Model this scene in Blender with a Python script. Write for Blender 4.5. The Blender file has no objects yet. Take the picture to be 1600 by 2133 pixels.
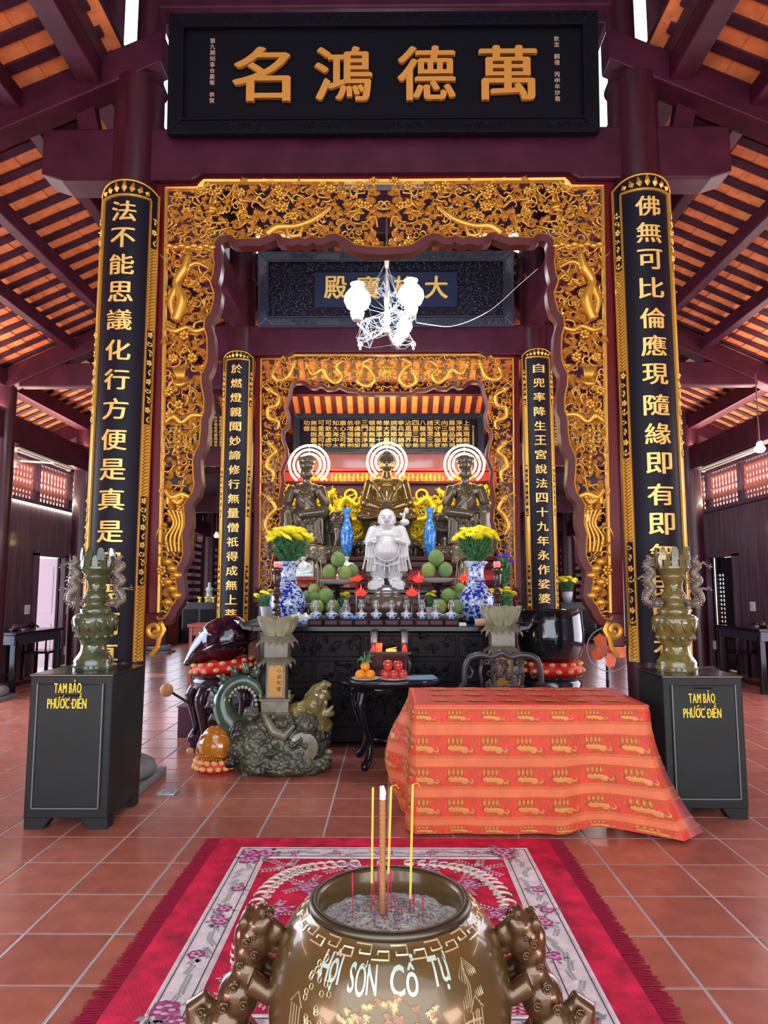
import bpy, bmesh, math, random
from math import sin, cos, pi, radians as R, atan2, hypot
from mathutils import Vector as V, Matrix as M, noise as NZ

SC = bpy.context.scene
COL = SC.collection
rnd = random.Random(7)

# ---------------------------------------------------------------- camera
FPX = 1450.0                                   # focal length in pixels of the 1600x2133 frame
PITCH = math.atan(162 / FPX)
YAW = math.atan(12 * cos(PITCH) / FPX)
H = 1.5
CX = -0.04                                     # the hall's own axis
cam = bpy.data.cameras.new('camera')
cam.sensor_fit = 'VERTICAL'; cam.sensor_height = 36.0
cam.lens = FPX / 2133 * 36.0
cam.clip_start = 0.05; cam.clip_end = 300
camo = bpy.data.objects.new('camera', cam); COL.objects.link(camo)
camo.location = (0, 0, H); camo.rotation_euler = (pi / 2 + PITCH, 0, YAW)
SC.camera = camo

def at(px, py, Y):
    """world point seen at pixel (px,py) on the vertical plane y=Y"""
    u = (px - 800) / FPX; v = (1066.5 - py) / FPX
    fy = cos(PITCH) - v * sin(PITCH); fz = sin(PITCH) + v * cos(PITCH)
    c, s = cos(YAW), sin(YAW)
    dx, dy = u * c - fy * s, u * s + fy * c
    k = Y / dy
    return V((dx * k, Y, H + fz * k))
def X(px, Y, py=1228): return at(px, py, Y).x
def Z(py, Y): return at(806, py, Y).z

# ---------------------------------------------------------------- world, exposure, lights
w = bpy.data.worlds.new('World'); SC.world = w; w.use_nodes = True
bg = w.node_tree.nodes['Background']
bg.inputs[0].default_value = (0.80, 0.90, 1.0, 1); bg.inputs[1].default_value = 2.2
SC.view_settings.view_transform = 'Standard'; SC.view_settings.look = 'None'
SC.view_settings.gamma = 1; SC.view_settings.use_curve_mapping = False
SC.view_settings.exposure = 0.35
SC.cycles.max_bounces = 6; SC.cycles.diffuse_bounces = 4; SC.cycles.glossy_bounces = 3
SC.cycles.transmission_bounces = 6; SC.cycles.transparent_max_bounces = 8
SC.cycles.sample_clamp_indirect = 4.0

def area(name, loc, rot, sx, sy, power, col):
    l = bpy.data.lights.new(name, 'AREA'); l.shape = 'RECTANGLE'; l.size = sx; l.size_y = sy
    l.energy = power; l.color = col
    o = bpy.data.objects.new(name, l); COL.objects.link(o); o.location = loc; o.rotation_euler = rot
    return o
def point(name, loc, power, col, r=0.05, parent=None):
    l = bpy.data.lights.new(name, 'POINT'); l.energy = power; l.color = col; l.shadow_soft_size = r
    o = bpy.data.objects.new(name, l); COL.objects.link(o); o.location = loc
    return o
# daylight through the open front doors behind the camera, and through the side doors
area('daylight_front_doors', (0, -2.6, 1.7), (R(80), 0, 0), 9, 2.8, 150, (0.92, 0.95, 1.0))
area('daylight_side_left', (-6.0, 7.5, 1.9), (0, R(-90), 0), 3.2, 4.5, 270, (0.72, 0.80, 1.0))
area('daylight_side_right', (6.0, 7.5, 1.9), (0, R(90), 0), 3.2, 4.5, 200, (0.85, 0.80, 1.0))
area('daylight_rear_left', (-5.9, 18, 1.9), (0, R(-90), 0), 3.0, 5, 90, (0.8, 0.86, 1.0))
area('daylight_rear_right', (5.9, 18, 1.9), (0, R(90), 0), 3.0, 5, 90, (0.9, 0.86, 1.0))
# added upward fills behind the camera to brighten the roof; sun on the gardens
for q_ in (-1, 1): area('front_roof_fill', (q_ * 4.6, -1.0, 0.3), (R(125), 0, R(-q_ * 8)), 3.2, 1.0, 120, (1.0, 0.76, 0.66))
for q_ in (-1, 1): area('wall_roof_light', (CX + q_ * 6.1, 8.5, 3.1), (R(180), q_ * R(-38), 0), 0.08, 11, 170, (1.0, 0.74, 0.58))  # left one follows the wall light strip, right one is added for the roof
sl = bpy.data.lights.new('sun', 'SUN'); sl.energy = 3.5; sl.angle = R(2); sl.color = (1, .93, .8)
so = bpy.data.objects.new('sun', sl); COL.objects.link(so); so.rotation_euler = (R(-12), R(-50), 0)
# added warm fills hidden on the tie beams to brighten the roof tiles
area('roof_fill_left', (-5.46, 7.5, 4.07), (R(180), R(18), 0), 0.1, 11, 110, (1.0, 0.66, 0.52))
area('roof_fill_right', (5.38, 7.5, 4.07), (R(180), R(-18), 0), 0.1, 11, 110, (1.0, 0.66, 0.56))
# added fill light over the altar so the statues read, no fitting there
area('altar_fill', (CX, 7.4, 4.6), (R(38), 0, 0), 2.2, 0.4, 75, (0.86, 0.95, 1.0))

# ---------------------------------------------------------------- materials
MATS = {}
def mat(name, col, rough=0.5, metal=0.0, bump=0.0, bscale=20, var=0.0, vscale=6, emit=None, es=0, coat=0, trans=0, ior=1.45, alpha=1, spec=0.5, stretch=None):
    if name in MATS: return MATS[name]
    m = bpy.data.materials.new(name); m.use_nodes = True; nt = m.node_tree; N = nt.nodes; L = nt.links
    b = N['Principled BSDF']
    b.inputs['Base Color'].default_value = (*col, 1); b.inputs['Roughness'].default_value = rough
    b.inputs['Metallic'].default_value = metal; b.inputs['Specular IOR Level'].default_value = spec
    b.inputs['Coat Weight'].default_value = coat; b.inputs['Coat Roughness'].default_value = 0.08
    b.inputs['Transmission Weight'].default_value = trans; b.inputs['IOR'].default_value = ior
    b.inputs['Alpha'].default_value = alpha
    if emit: b.inputs['Emission Color'].default_value = (*emit, 1); b.inputs['Emission Strength'].default_value = es
    if bump or var:
        tc = N.new('ShaderNodeTexCoord'); mp = N.new('ShaderNodeMapping'); L.new(tc.outputs['Object'], mp.inputs['Vector'])
        if stretch: mp.inputs['Scale'].default_value = stretch
    if var:
        n = N.new('ShaderNodeTexNoise'); n.inputs['Scale'].default_value = vscale; n.inputs['Detail'].default_value = 4
        L.new(mp.outputs[0], n.inputs['Vector'])
        r = N.new('ShaderNodeValToRGB'); r.color_ramp.elements[0].position = 0.3; r.color_ramp.elements[1].position = 0.7
        r.color_ramp.elements[0].color = (*[c * (1 - var) for c in col], 1)
        r.color_ramp.elements[1].color = (*[min(1, c * (1 + var)) for c in col], 1)
        L.new(n.outputs['Fac'], r.inputs[0]); L.new(r.outputs[0], b.inputs['Base Color'])
    if bump:
        n = N.new('ShaderNodeTexNoise'); n.inputs['Scale'].default_value = bscale; n.inputs['Detail'].default_value = 5
        L.new(mp.outputs[0], n.inputs['Vector'])
        bp = N.new('ShaderNodeBump'); bp.inputs['Strength'].default_value = bump; bp.inputs['Distance'].default_value = 0.01
        L.new(n.outputs['Fac'], bp.inputs['Height']); L.new(bp.outputs[0], b.inputs['Normal'])
    MATS[name] = m; return m

column_m = mat('lacquered column wood', (0.042, 0.006, 0.014), 0.36, coat=0.1, var=0.3, vscale=3, stretch=(6, 6, 0.6))
beam_m = mat('dark red beam wood', (0.050, 0.006, 0.018), 0.48, var=0.3, vscale=4, spec=.3)
rafter_m = mat('rafter wood', (0.055, 0.012, 0.026), 0.55, var=0.3)
plank_m = mat('wall plank wood', (0.105, 0.055, 0.085), 0.42, var=0.35, vscale=5, stretch=(3, 3, 0.3), coat=0.1)
rooftile_m = mat('orange clay roof tile', (0.86, 0.25, 0.085), 0.75, var=0.18, vscale=9)
red_m = mat('red lacquer', (0.10, 0.003, 0.007), 0.35, coat=0.1)
mould_m = mat('maroon moulding', (0.075, 0.003, 0.006), 0.36, spec=.28)
gold_m = mat('gold leaf', (0.72, 0.38, 0.058), 0.36, 0.62, bump=0.25, bscale=60)
gold2_m = mat('deep gold leaf', (0.58, 0.28, 0.045), 0.38, 0.55, bump=0.25, bscale=50)
goldbright_m = mat('bright yellow gold', (0.98, 0.74, 0.03), 0.42, 0.25, bump=0.2, bscale=60)
letter_m = mat('gold letter paint', (0.90, 0.58, 0.16), 0.4, 0.35)
plaqueblack_m = mat('near black plaque', (0.005, 0.004, 0.008), 0.65, spec=.12)
letterorange_m = mat('orange gold letter', (0.66, 0.27, 0.045), 0.42, 0.3)
board_m = mat('black purple board', (0.008, 0.006, 0.014), 0.5, spec=.22)
carvedblack_m = mat('carved blackwood', (0.028, 0.030, 0.050), 0.27, spec=.5)
black_m = mat('black lacquered wood', (0.008, 0.006, 0.009), 0.2, coat=0.15, spec=.35)
blackmatte_m = mat('dark hardwood', (0.008, 0.005, 0.007), 0.5, var=0.3, spec=.18)
brown_m = mat('turned brown wood', (0.05, 0.022, 0.018), 0.25, coat=0.5)
bronze_m = mat('bronze', (0.19, 0.155, 0.10), 0.24, 0.55, bump=0.15, bscale=25)
bronzed_m = mat('dark bronze', (0.14, 0.112, 0.078), 0.25, 0.5, bump=0.15, bscale=25)
bronzeg_m = mat('golden bronze', (0.30, 0.21, 0.09), 0.24, 0.75)
stone_m = mat('grey stone', (0.20, 0.22, 0.24), 0.6, bump=0.3, var=0.2, vscale=10)
porc_m = mat('white porcelain', (0.50, 0.49, 0.48), 0.28, coat=0.3)
white_m = mat('white paint', (0.8, 0.8, 0.82), 0.5)
cream_m = mat('cream painted metal', (0.6, 0.5, 0.42), 0.5)
red2_m = mat('bright red', (0.62, 0.02, 0.02), 0.4)
purplebox_m = mat('maroon box board', (0.06, 0.008, 0.03), 0.5)
glass_m = mat('clear glass', (0.95, 0.97, 1.0), 0.03, trans=0.95, spec=0.6)
leaf_m = mat('chrysanthemum foliage', (0.09, 0.26, 0.10), 0.6, var=0.5, vscale=30)
yellow_m = mat('yellow petals', (0.95, 0.80, 0.015), 0.6, var=0.1)
violet_m = mat('violet petals', (0.16, 0.05, 0.60), 0.6)
flame_m = mat('flame', (1, 0.4, 0.1), 0.5, emit=(1.0, 0.35, 0.08), es=9)
redglow_m = mat('red electric lotus', (0.8, 0.02, 0.02), 0.4, emit=(1.0, 0.035, 0.02), es=1.3)
neon_m = mat('neon tube', (1, 0.95, 0.75), 0.4, emit=(1.0, 0.88, 0.55), es=6.5)
led_m = mat('led strip', (1, 1, 0.8), 0.4, emit=(1.0, 0.97, 0.72), es=7)
shade_m = mat('lit glass shade', (1, 1, 1), 0.3, emit=(0.88, 0.95, 1.0), es=9)
tassel_m = mat('dusty brass', (0.35, 0.25, 0.2), 0.5, 0.4)

# ---------------------------------------------------------------- mesh helpers
class B:
    """collects shapes, then links them as ONE mesh object"""
    def __init__(s): s.v = []; s.f = []
    def add(s, vs, fs, m=None):
        o = len(s.v)
        if m is not None: vs = [m @ V(p) for p in vs]
        s.v += [tuple(p) for p in vs]; s.f += [tuple(i + o for i in f) for f in fs]; return s
    def box(s, c, d, m=None):
        x, y, z = c; a, b, h = d[0] / 2, d[1] / 2, d[2] / 2
        vs = [(x + i * a, y + j * b, z + k * h) for i in (-1, 1) for j in (-1, 1) for k in (-1, 1)]
        return s.add(vs, [(0, 1, 3, 2), (4, 6, 7, 5), (0, 4, 5, 1), (2, 3, 7, 6), (0, 2, 6, 4), (1, 5, 7, 3)], m)
    def frustum(s, z0, z1, a0, b0, a1, b1, c=(0, 0), m=None):
        vs = [(c[0] + i * a, c[1] + j * b, z) for z, a, b in ((z0, a0, b0), (z1, a1, b1)) for i, j in ((-1, -1), (1, -1), (1, 1), (-1, 1))]
        return s.add(vs, [(3, 2, 1, 0), (4, 5, 6, 7), (0, 1, 5, 4), (1, 2, 6, 5), (2, 3, 7, 6), (3, 0, 4, 7)], m)
    def lathe(s, prof, n=24, c=(0, 0, 0), m=None, lob=None, open=False):
        vs = []; fs = []
        for (r, z) in prof:
            for k in range(n):
                a = 2 * pi * k / n; rr = r * (lob(a, z) if lob else 1)
                vs.append((c[0] + rr * cos(a), c[1] + rr * sin(a), c[2] + z))
        for i in range(len(prof) - 1):
            for k in range(n):
                fs.append((i * n + k, i * n + (k + 1) % n, (i + 1) * n + (k + 1) % n, (i + 1) * n + k))
        if prof[0][0] > 1e-5 and not open: fs.append(tuple(reversed(range(n))))
        if prof[-1][0] > 1e-5 and not open: fs.append(tuple((len(prof) - 1) * n + k for k in range(n)))
        return s.add(vs, fs, m)
    def tube(s, path, r, n=6, m=None, closed=False, flat=1.0):
        P = [V(p) for p in path]; L = len(P)
        rr = r if isinstance(r, (list, tuple)) else [r] * L
        vs = []; fs = []; up = None
        for i in range(L):
            t = (P[(i + 1) % L] - P[i - 1]) if closed else (P[min(i + 1, L - 1)] - P[max(i - 1, 0)])
            if t.length < 1e-9: t = V((0, 0, 1))
            t.normalize()
            if up is None:
                up = V((0, 1, 0)) if abs(t.y) < 0.9 else V((1, 0, 0))
            a = (up - t * up.dot(t))
            if a.length < 1e-6: a = t.orthogonal()
            a.normalize(); up = a; b = t.cross(a)
            for k in range(n):
                g = 2 * pi * k / n
                vs.append(P[i] + a * (cos(g) * rr[i] * flat) + b * (sin(g) * rr[i]))
        for i in range(L if closed else L - 1):
            j = (i + 1) % L
            for k in range(n): fs.append((i * n + k, i * n + (k + 1) % n, j * n + (k + 1) % n, j * n + k))
        if not closed:
            fs.append(tuple(reversed(range(n)))); fs.append(tuple((L - 1) * n + k for k in range(n)))
        return s.add(vs, fs, m)
    def ell(s, c, r, n=10, k=7, m=None):
        if not isinstance(r, (list, tuple)): r = (r, r, r)
        vs = [(c[0], c[1], c[2] - r[2])]; fs = []
        for i in range(1, k):
            t = pi * i / k
            for j in range(n):
                a = 2 * pi * j / n; vs.append((c[0] + r[0] * sin(t) * cos(a), c[1] + r[1] * sin(t) * sin(a), c[2] - r[2] * cos(t)))
        vs.append((c[0], c[1], c[2] + r[2])); e = len(vs) - 1
        for j in range(n):
            fs.append((0, 1 + (j + 1) % n, 1 + j)); o = 1 + (k - 2) * n; fs.append((e, o + j, o + (j + 1) % n))
            for i in range(k - 2): o = 1 + i * n; fs.append((o + j, o + (j + 1) % n, o + n + (j + 1) % n, o + n + j))
        return s.add(vs, fs, m)
    def prism(s, poly, y0, y1, m=None):
        """outline in x,z extruded along y"""
        n = len(poly); vs = [(p[0], y0, p[1]) for p in poly] + [(p[0], y1, p[1]) for p in poly]
        fs = [(i, (i + 1) % n, n + (i + 1) % n, n + i) for i in range(n)]
        # concave caps via tessellation
        from mathutils.geometry import tessellate_polygon
        for t in tessellate_polygon([[V((p[0], p[1], 0)) for p in poly]]):
            fs.append((t[0], t[1], t[2])); fs.append((n + t[2], n + t[1], n + t[0]))
        return s.add(vs, fs, m)
    def build(s, name, m, parent=None, smooth=False, loc=None, rz=0, bevel=0, kind=None, sharp=None):
        me = bpy.data.meshes.new(name); me.from_pydata(s.v, [], s.f)
        bm = bmesh.new(); bm.from_mesh(me); bmesh.ops.recalc_face_normals(bm, faces=bm.faces); bm.to_mesh(me); bm.free()
        me.materials.append(m)
        if smooth:
            me.shade_smooth()
            if sharp is not None:
                try: me.set_sharp_from_angle(angle=R(sharp))
                except Exception: pass
        o = bpy.data.objects.new(name, me); COL.objects.link(o)
        if parent is not None: o.parent = parent
        if loc is not None: o.location = loc
        if rz: o.rotation_euler = (0, 0, rz)
        if bevel:
            b = o.modifiers.new('bevel', 'BEVEL'); b.width = bevel; b.segments = 2; b.limit_method = 'ANGLE'
        if kind: o['kind'] = kind
        return o

def tag(o, label=None, cat=None, group=None, kind=None):
    if label: o['label'] = label
    if cat: o['category'] = cat
    if group: o['group'] = group
    if kind: o['kind'] = kind
    return o
def empty(name, loc, label, cat, group=None, rz=0):
    o = bpy.data.objects.new(name, None); COL.objects.link(o); o.location = loc; o.rotation_euler = (0, 0, rz)
    o.empty_display_size = 0.1
    return tag(o, label, cat, group)
def inst(src, name=None, parent=None, loc=None, rot=None, scale=None):
    c = src.copy(); COL.objects.link(c)
    if parent is not None: c.parent = parent
    if loc is not None: c.location = loc
    if rot is not None: c.rotation_euler = rot
    if scale is not None: c.scale = scale
    return c
def copy_tree(o, parent=None, loc=None, rz=None, label=None):
    c = o.copy(); COL.objects.link(c)
    if parent is not None: c.parent = parent
    if loc is not None: c.location = loc
    if rz is not None: c.rotation_euler = (0, 0, rz)
    if label: c['label'] = label
    for ch in list(o.children): copy_tree(ch, c)
    return c
def struct(o): o['kind'] = 'structure'; return o
def TM(loc=(0, 0, 0), rot=(0, 0, 0), sc=(1, 1, 1)):
    from mathutils import Euler
    return M.LocRotScale(V(loc), Euler(rot), V(sc))
def sculpt(b, name, m, parent=None, voxel=0.012, smooth=6, loc=None, rz=0, disp=0, dscale=0.1):
    """fuse overlapping shapes into one continuous skin"""
    me = bpy.data.meshes.new('tmp'); me.from_pydata(b.v, [], b.f)
    bm = bmesh.new(); bm.from_mesh(me); bmesh.ops.recalc_face_normals(bm, faces=bm.faces); bm.to_mesh(me); bm.free()
    t = bpy.data.objects.new('tmp', me); COL.objects.link(t)
    r = t.modifiers.new('r', 'REMESH'); r.mode = 'VOXEL'; r.voxel_size = voxel
    if smooth:
        q = t.modifiers.new('s', 'SMOOTH'); q.iterations = smooth; q.factor = 0.5
    if disp:
        tx = bpy.data.textures.new('clouds', 'CLOUDS'); tx.noise_scale = dscale; tx.noise_depth = 2
        d = t.modifiers.new('d', 'DISPLACE'); d.texture = tx; d.strength = disp; d.texture_coords = 'LOCAL'
    dg = bpy.context.evaluated_depsgraph_get(); dg.update()
    e = t.evaluated_get(dg); nm = bpy.data.meshes.new_from_object(e); nm.name = name
    bpy.data.objects.remove(t); bpy.data.meshes.remove(me)
    nm.materials.clear(); nm.materials.append(m); nm.shade_smooth()
    o = bpy.data.objects.new(name, nm); COL.objects.link(o)
    if parent is not None: o.parent = parent
    if loc is not None: o.location = loc
    if rz: o.rotation_euler = (0, 0, rz)
    return o
def cap(b, p, q, r0, r1, n=8, k=5):
    b.tube([V(p).lerp(V(q), i / k) for i in range(k + 1)], [r0 + (r1 - r0) * i / k for i in range(k + 1)], n)
    b.ell(p, r0, n, 6); b.ell(q, r1, n, 6)

# ---------------------------------------------------------------- lettering
GL = {}
def glyph(ch, bold=0.0):
    """flat front outline mesh of one character, centred, about 1 unit tall -> (verts, faces) with thickness"""
    k = (ch, bold)
    if k in GL: return GL[k]
    cu = bpy.data.curves.new('t', 'FONT'); cu.body = ch; cu.size = 1; cu.extrude = 0.5; cu.offset = bold
    cu.align_x = 'CENTER'; cu.resolution_u = 3
    o = bpy.data.objects.new('t', cu); COL.objects.link(o)
    dg = bpy.context.evaluated_depsgraph_get(); dg.update()
    me = bpy.data.meshes.new_from_object(o.evaluated_get(dg))
    vs = [tuple(v.co) for v in me.vertices]; fs = [tuple(p.vertices) for p in me.polygons]
    bpy.data.objects.remove(o); bpy.data.curves.remove(cu); bpy.data.meshes.remove(me)
    if vs:
        x0, x1 = min(v[0] for v in vs), max(v[0] for v in vs); y0, y1 = min(v[1] for v in vs), max(v[1] for v in vs)
        cx, cy = (x0 + x1) / 2, (y0 + y1) / 2
        vs = [(v[0] - cx, v[1] - cy, v[2]) for v in vs]
        GL[k] = (vs, fs, x1 - x0, y1 - y0)
    else: GL[k] = ([], [], 1, 1)
    return GL[k]
def letter(ch, w, h, depth, bold=0.012):
    """x right, z up, front towards -y"""
    cjk = len(ch) == 1 and ord(ch) > 0x2E80
    vs, fs, gw, gh = glyph(ch, 0 if cjk else bold)
    sx = w / max(gw, 0.5 if len(ch) == 1 and ord(ch) > 0x2E80 else 0.01); sy = h / max(gh, 0.5 if len(ch) == 1 and ord(ch) > 0x2E80 else 0.01)
    b = B()
    for dx, dz in (((0, 0), (bold, 0), (-bold, 0), (0, bold * .7)) if cjk and bold > .005 else ((0, 0),)):
        b.add([((v[0] + dx) * sx, -v[2] * depth + abs(dx + dz * .5) * .02, (v[1] + dz) * sy) for v in vs], fs)
    return b
# ================================================================ SETTING
D1, D2, D3, D4, D5 = 5.6, 9.7, 12.45, 16.9, 21.2
CXW = 6.33                                     # side walls at +-CXW
def proj(p):
    d = V(p) - V((0, 0, H)); c, s = cos(YAW), sin(YAW)
    x, y = d.x * c + d.y * s, -d.x * s + d.y * c
    f = y * cos(PITCH) + d.z * sin(PITCH); u = -y * sin(PITCH) + d.z * cos(PITCH)
    return (800 + FPX * x / f, 1066.5 - FPX * u / f) if f > 0.05 else (9e9, 9e9)

# ---- floor: grout slab with laid terracotta tiles
b = B(); b.box((0, 11, -0.0535), (16, 33, 0.1)); floor = struct(b.build('floor', mat('grey grout', (0.50, 0.47, 0.50), 0.7)))
tile_mats = [mat('terracotta tile %d' % i, c, 0.24, var=0.16, vscale=7, bump=0.12, bscale=9, coat=0.12) for i, c in
             enumerate([(0.43, 0.135, 0.090), (0.40, 0.125, 0.086), (0.46, 0.155, 0.105)])]
G = 0.4; g2 = (G - 0.015) / 2
tiles = []
for j in range(-14, 54):
    y = 4.63 + G * j
    for i in range(-16, 16):
        x = -0.01 + G * (i + 0.5)
        if abs(x) > CXW - 0.1 or y > 25.5: continue
        q = proj((x, y, 0)); tiles.append((y, x, -150 < q[0] < 1750 and q[1] < 2250 and y > 2.2))
tm = []
for m in tile_mats:
    t = B(); t.frustum(-0.012, -0.001, g2, g2, g2, g2); t.frustum(-0.001, 0.0, g2, g2, g2 - 0.003, g2 - 0.003)
    o = t.build('floor_tile', m, floor); tm.append(o)
seen = sorted([t for t in tiles if t[2]])[:290]; rest = [t for t in tiles if t not in set(seen)]
for k, (y, x, _) in enumerate(seen):
    m = k % 3 if k < 3 else rnd.randrange(3)
    o = tm[m] if k < 3 else inst(tm[m], parent=floor)
    o.location = (x, y, rnd.uniform(0, 0.0006))
bb = B()
for y, x, _ in rest: bb.frustum(-0.012, 0.0, g2, g2, g2, g2, c=(x, y))
bb.build('far_floor_tiles', tile_mats[0], floor, kind='stuff')

# ---- roof
RB = 7.14; RS = 0.46
def zside(x): return RB - RS * abs(x - CX)
def zback(y): return 11.17 - RS * y
roof = bpy.data.objects.new('ceiling', None); COL.objects.link(roof); struct(roof)
b = B()
TW = 0.21; TS = 0.27
def sheet(b, pts, th=0.05):
    n = len(pts); b.add(list(pts) + [(p[0], p[1], p[2] + th) for p in pts], [tuple(range(n)), tuple(range(2 * n - 1, n - 1, -1))] + [(i, (i + 1) % n, n + (i + 1) % n, n + i) for i in range(n)])
for s in (-1, 1):
    for j in range(int(18 / TS)):
        y0 = -2.0 + TS * j; ym = y0 + TS / 2
        xs = max(2.35, ym - 8.76) if ym < 9.8 else ym - 8.76
        if xs > 6.6: continue
        n = 22
        for k in range(n):
            x0 = 6.9 - (k + 1) * 0.21; x1 = x0 + 0.225
            if x1 < xs: break
            x0c = max(x0, xs - 0.1); dz = 0.012
            j1 = rnd.uniform(-0.003, 0.003)
            P = [(CX + s * x1, y0 + 0.004, zside(CX + x1) + 0.075 + dz + j1), (CX + s * x0c, y0 + 0.004, zside(CX + x0c) + 0.075 + j1),
                 (CX + s * x0c, y0 + TS - 0.004, zside(CX + x0c) + 0.075 + j1), (CX + s * x1, y0 + TS - 0.004, zside(CX + x1) + 0.075 + dz + j1)]
            sheet(b, P, 0.014)
for i in range(-31, 31):
    xc = CX + TW * (i + 0.5)
    ys = max(9.9, abs(xc - CX) + 8.76)
    for k in range(26):
        y1 = 15.4 - k * 0.21; y0 = y1 - 0.225
        if y1 < ys: break
        y0 = max(y0, ys - 0.1)
        sheet(b, [(xc - TW / 2 + .004, y0, zback(y0) + 0.075), (xc + TW / 2 - .004, y0, zback(y0) + 0.075), (xc + TW / 2 - .004, y1, zback(y1) + 0.087), (xc - TW / 2 + .004, y1, zback(y1) + 0.087)], 0.014)
b.build('roof_tiles', rooftile_m, roof, kind='stuff')
# weatherproof deck above the tiles
b = B()
for s in (-1, 1):
    sheet(b, [(CX + s * 2.3, -3, zside(CX + 2.3) + .14), (CX + s * 7.2, -3, zside(CX + 7.2) + .14), (CX + s * 7.2, 16, zside(CX + 7.2) + .14), (CX + s * 2.3, 9.86, zside(CX + 2.3) + .14)], 0.06)
    sheet(b, [(CX + s * 1.05, 9.8, zside(CX + 1.05) + .13), (CX + s * 2.35, 9.8, zside(CX + 2.35) + .13), (CX + s * 7.2, 16, zside(CX + 7.2) + .13)], 0.06)
sheet(b, [(CX - 1.1, 9.85, zback(9.85) + .14), (CX + 1.1, 9.85, zback(9.85) + .14), (CX + 6.8, 15.5, zback(15.5) + .14), (CX - 6.8, 15.5, zback(15.5) + .14)], 0.06)
b.box((CX, 21, 4.25), (13.2, 11.4, 0.08))                     # flat ceiling of the rear hall
sheet(b, [(-2.4, -3, 8.6), (0, -3, 9.5), (0, 10.2, 9.5), (-2.4, 10.2, 8.6)], .06); sheet(b, [(2.4, -3, 8.6), (0, -3, 9.5), (0, 10.2, 9.5), (2.4, 10.2, 8.6)], .06)
for s in (-1, 1):                                            # boarded clerestory with gaps to the sky
    for y0, y1 in ((-3, 5.85), (7.6, 11.0)): b.box((CX + s * 2.42, (y0 + y1) / 2, 7.3), (0.05, y1 - y0, 2.7))
    b.box((CX + s * 2.42, 6.7, 8.1), (0.05, 1.8, .9))
b.box((CX, 9.78, 7.95), (4.8, .05, 2.4))
b.build('roof_deck', rafter_m, roof)
# rafters (running down the side slopes)
SL = math.sqrt(1 + RS * RS); nraf = 0
for s in (-1, 1):
    for j in range(int(18 / TS)):
        y = -2.0 + TS * j; xs = max(2.35, y - 8.76) if y < 9.8 else y - 8.76
        if xs > 6.4 or y < 2.5: continue
        b = B(); P = [(CX + s * x, y, zside(CX + x) + 0.0625) for x in (xs, 6.9)]
        d = 0.050
        vs = []
        for (x, yy, z) in P:
            for a, c in ((-d, -0.0135), (d, -0.0135), (d, 0.0125), (-d, 0.0125)): vs.append((x, yy + a, z + c))
        b.add(vs, [(0, 1, 5, 4), (1, 2, 6, 5), (2, 3, 7, 6), (3, 0, 4, 7), (0, 3, 2, 1), (4, 5, 6, 7)]); b.build('rafter', rafter_m, roof); nraf += 1
for i in range(-30, 31):
    x = CX + TW * i; y0 = max(9.9, abs(x - CX) + 8.76)
    if y0 > 15.2: continue
    b = B(); vs = []
    for y in (y0, 15.4):
        for a, c in ((-.048, .03), (.048, .03), (.048, .07), (-.048, .07)): vs.append((x + a, y, zback(y) + c))
    b.add(vs, [(0, 1, 5, 4), (1, 2, 6, 5), (2, 3, 7, 6), (3, 0, 4, 7), (0, 3, 2, 1), (4, 5, 6, 7)]); b.build('rafter', rafter_m, roof); nraf += 1
# purlins along the sides
def sbeam(name, p0, p1, wd, hh, m=beam_m, par=roof):
    """box beam between two points (centre line of its top face)"""
    p0, p1 = V(p0), V(p1); d = (p1 - p0); L = d.length; d.normalize()
    sd = V((d.y, -d.x, 0)); sd.normalize(); vs = []
    for p in (p0, p1):
        for a, c in ((-wd / 2, 0), (wd / 2, 0), (wd / 2, -hh), (-wd / 2, -hh)): vs.append(p + sd * a + V((0, 0, c)))
    b = B(); b.add(vs, [(0, 1, 5, 4), (1, 2, 6, 5), (2, 3, 7, 6), (3, 0, 4, 7), (0, 3, 2, 1), (4, 5, 6, 7)])
    return b.build(name, m, par, bevel=0.012)
for s in (-1, 1):
    for x, wd, hh in ((2.5, .2, .22), (3.13, .13, .17), (3.86, .13, .17), (4.52, .13, .17), (5.50, .2, .24), (6.2, .13, .15)):
        z = zside(CX + x) + 0.0
        sbeam('purlin', (CX + s * x, -2, z), (CX + s * x, min(x + 8.76, 14.9), z), wd, hh)
for y, hh in ((10.9, .15), (11.9, .15), (12.75, .18), (14.1, .18), (15.2, .15)):
    sbeam('purlin', (CX - (y - 8.76), y, zback(y)), (CX + (y - 8.76), y, zback(y)), .13, hh)
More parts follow.
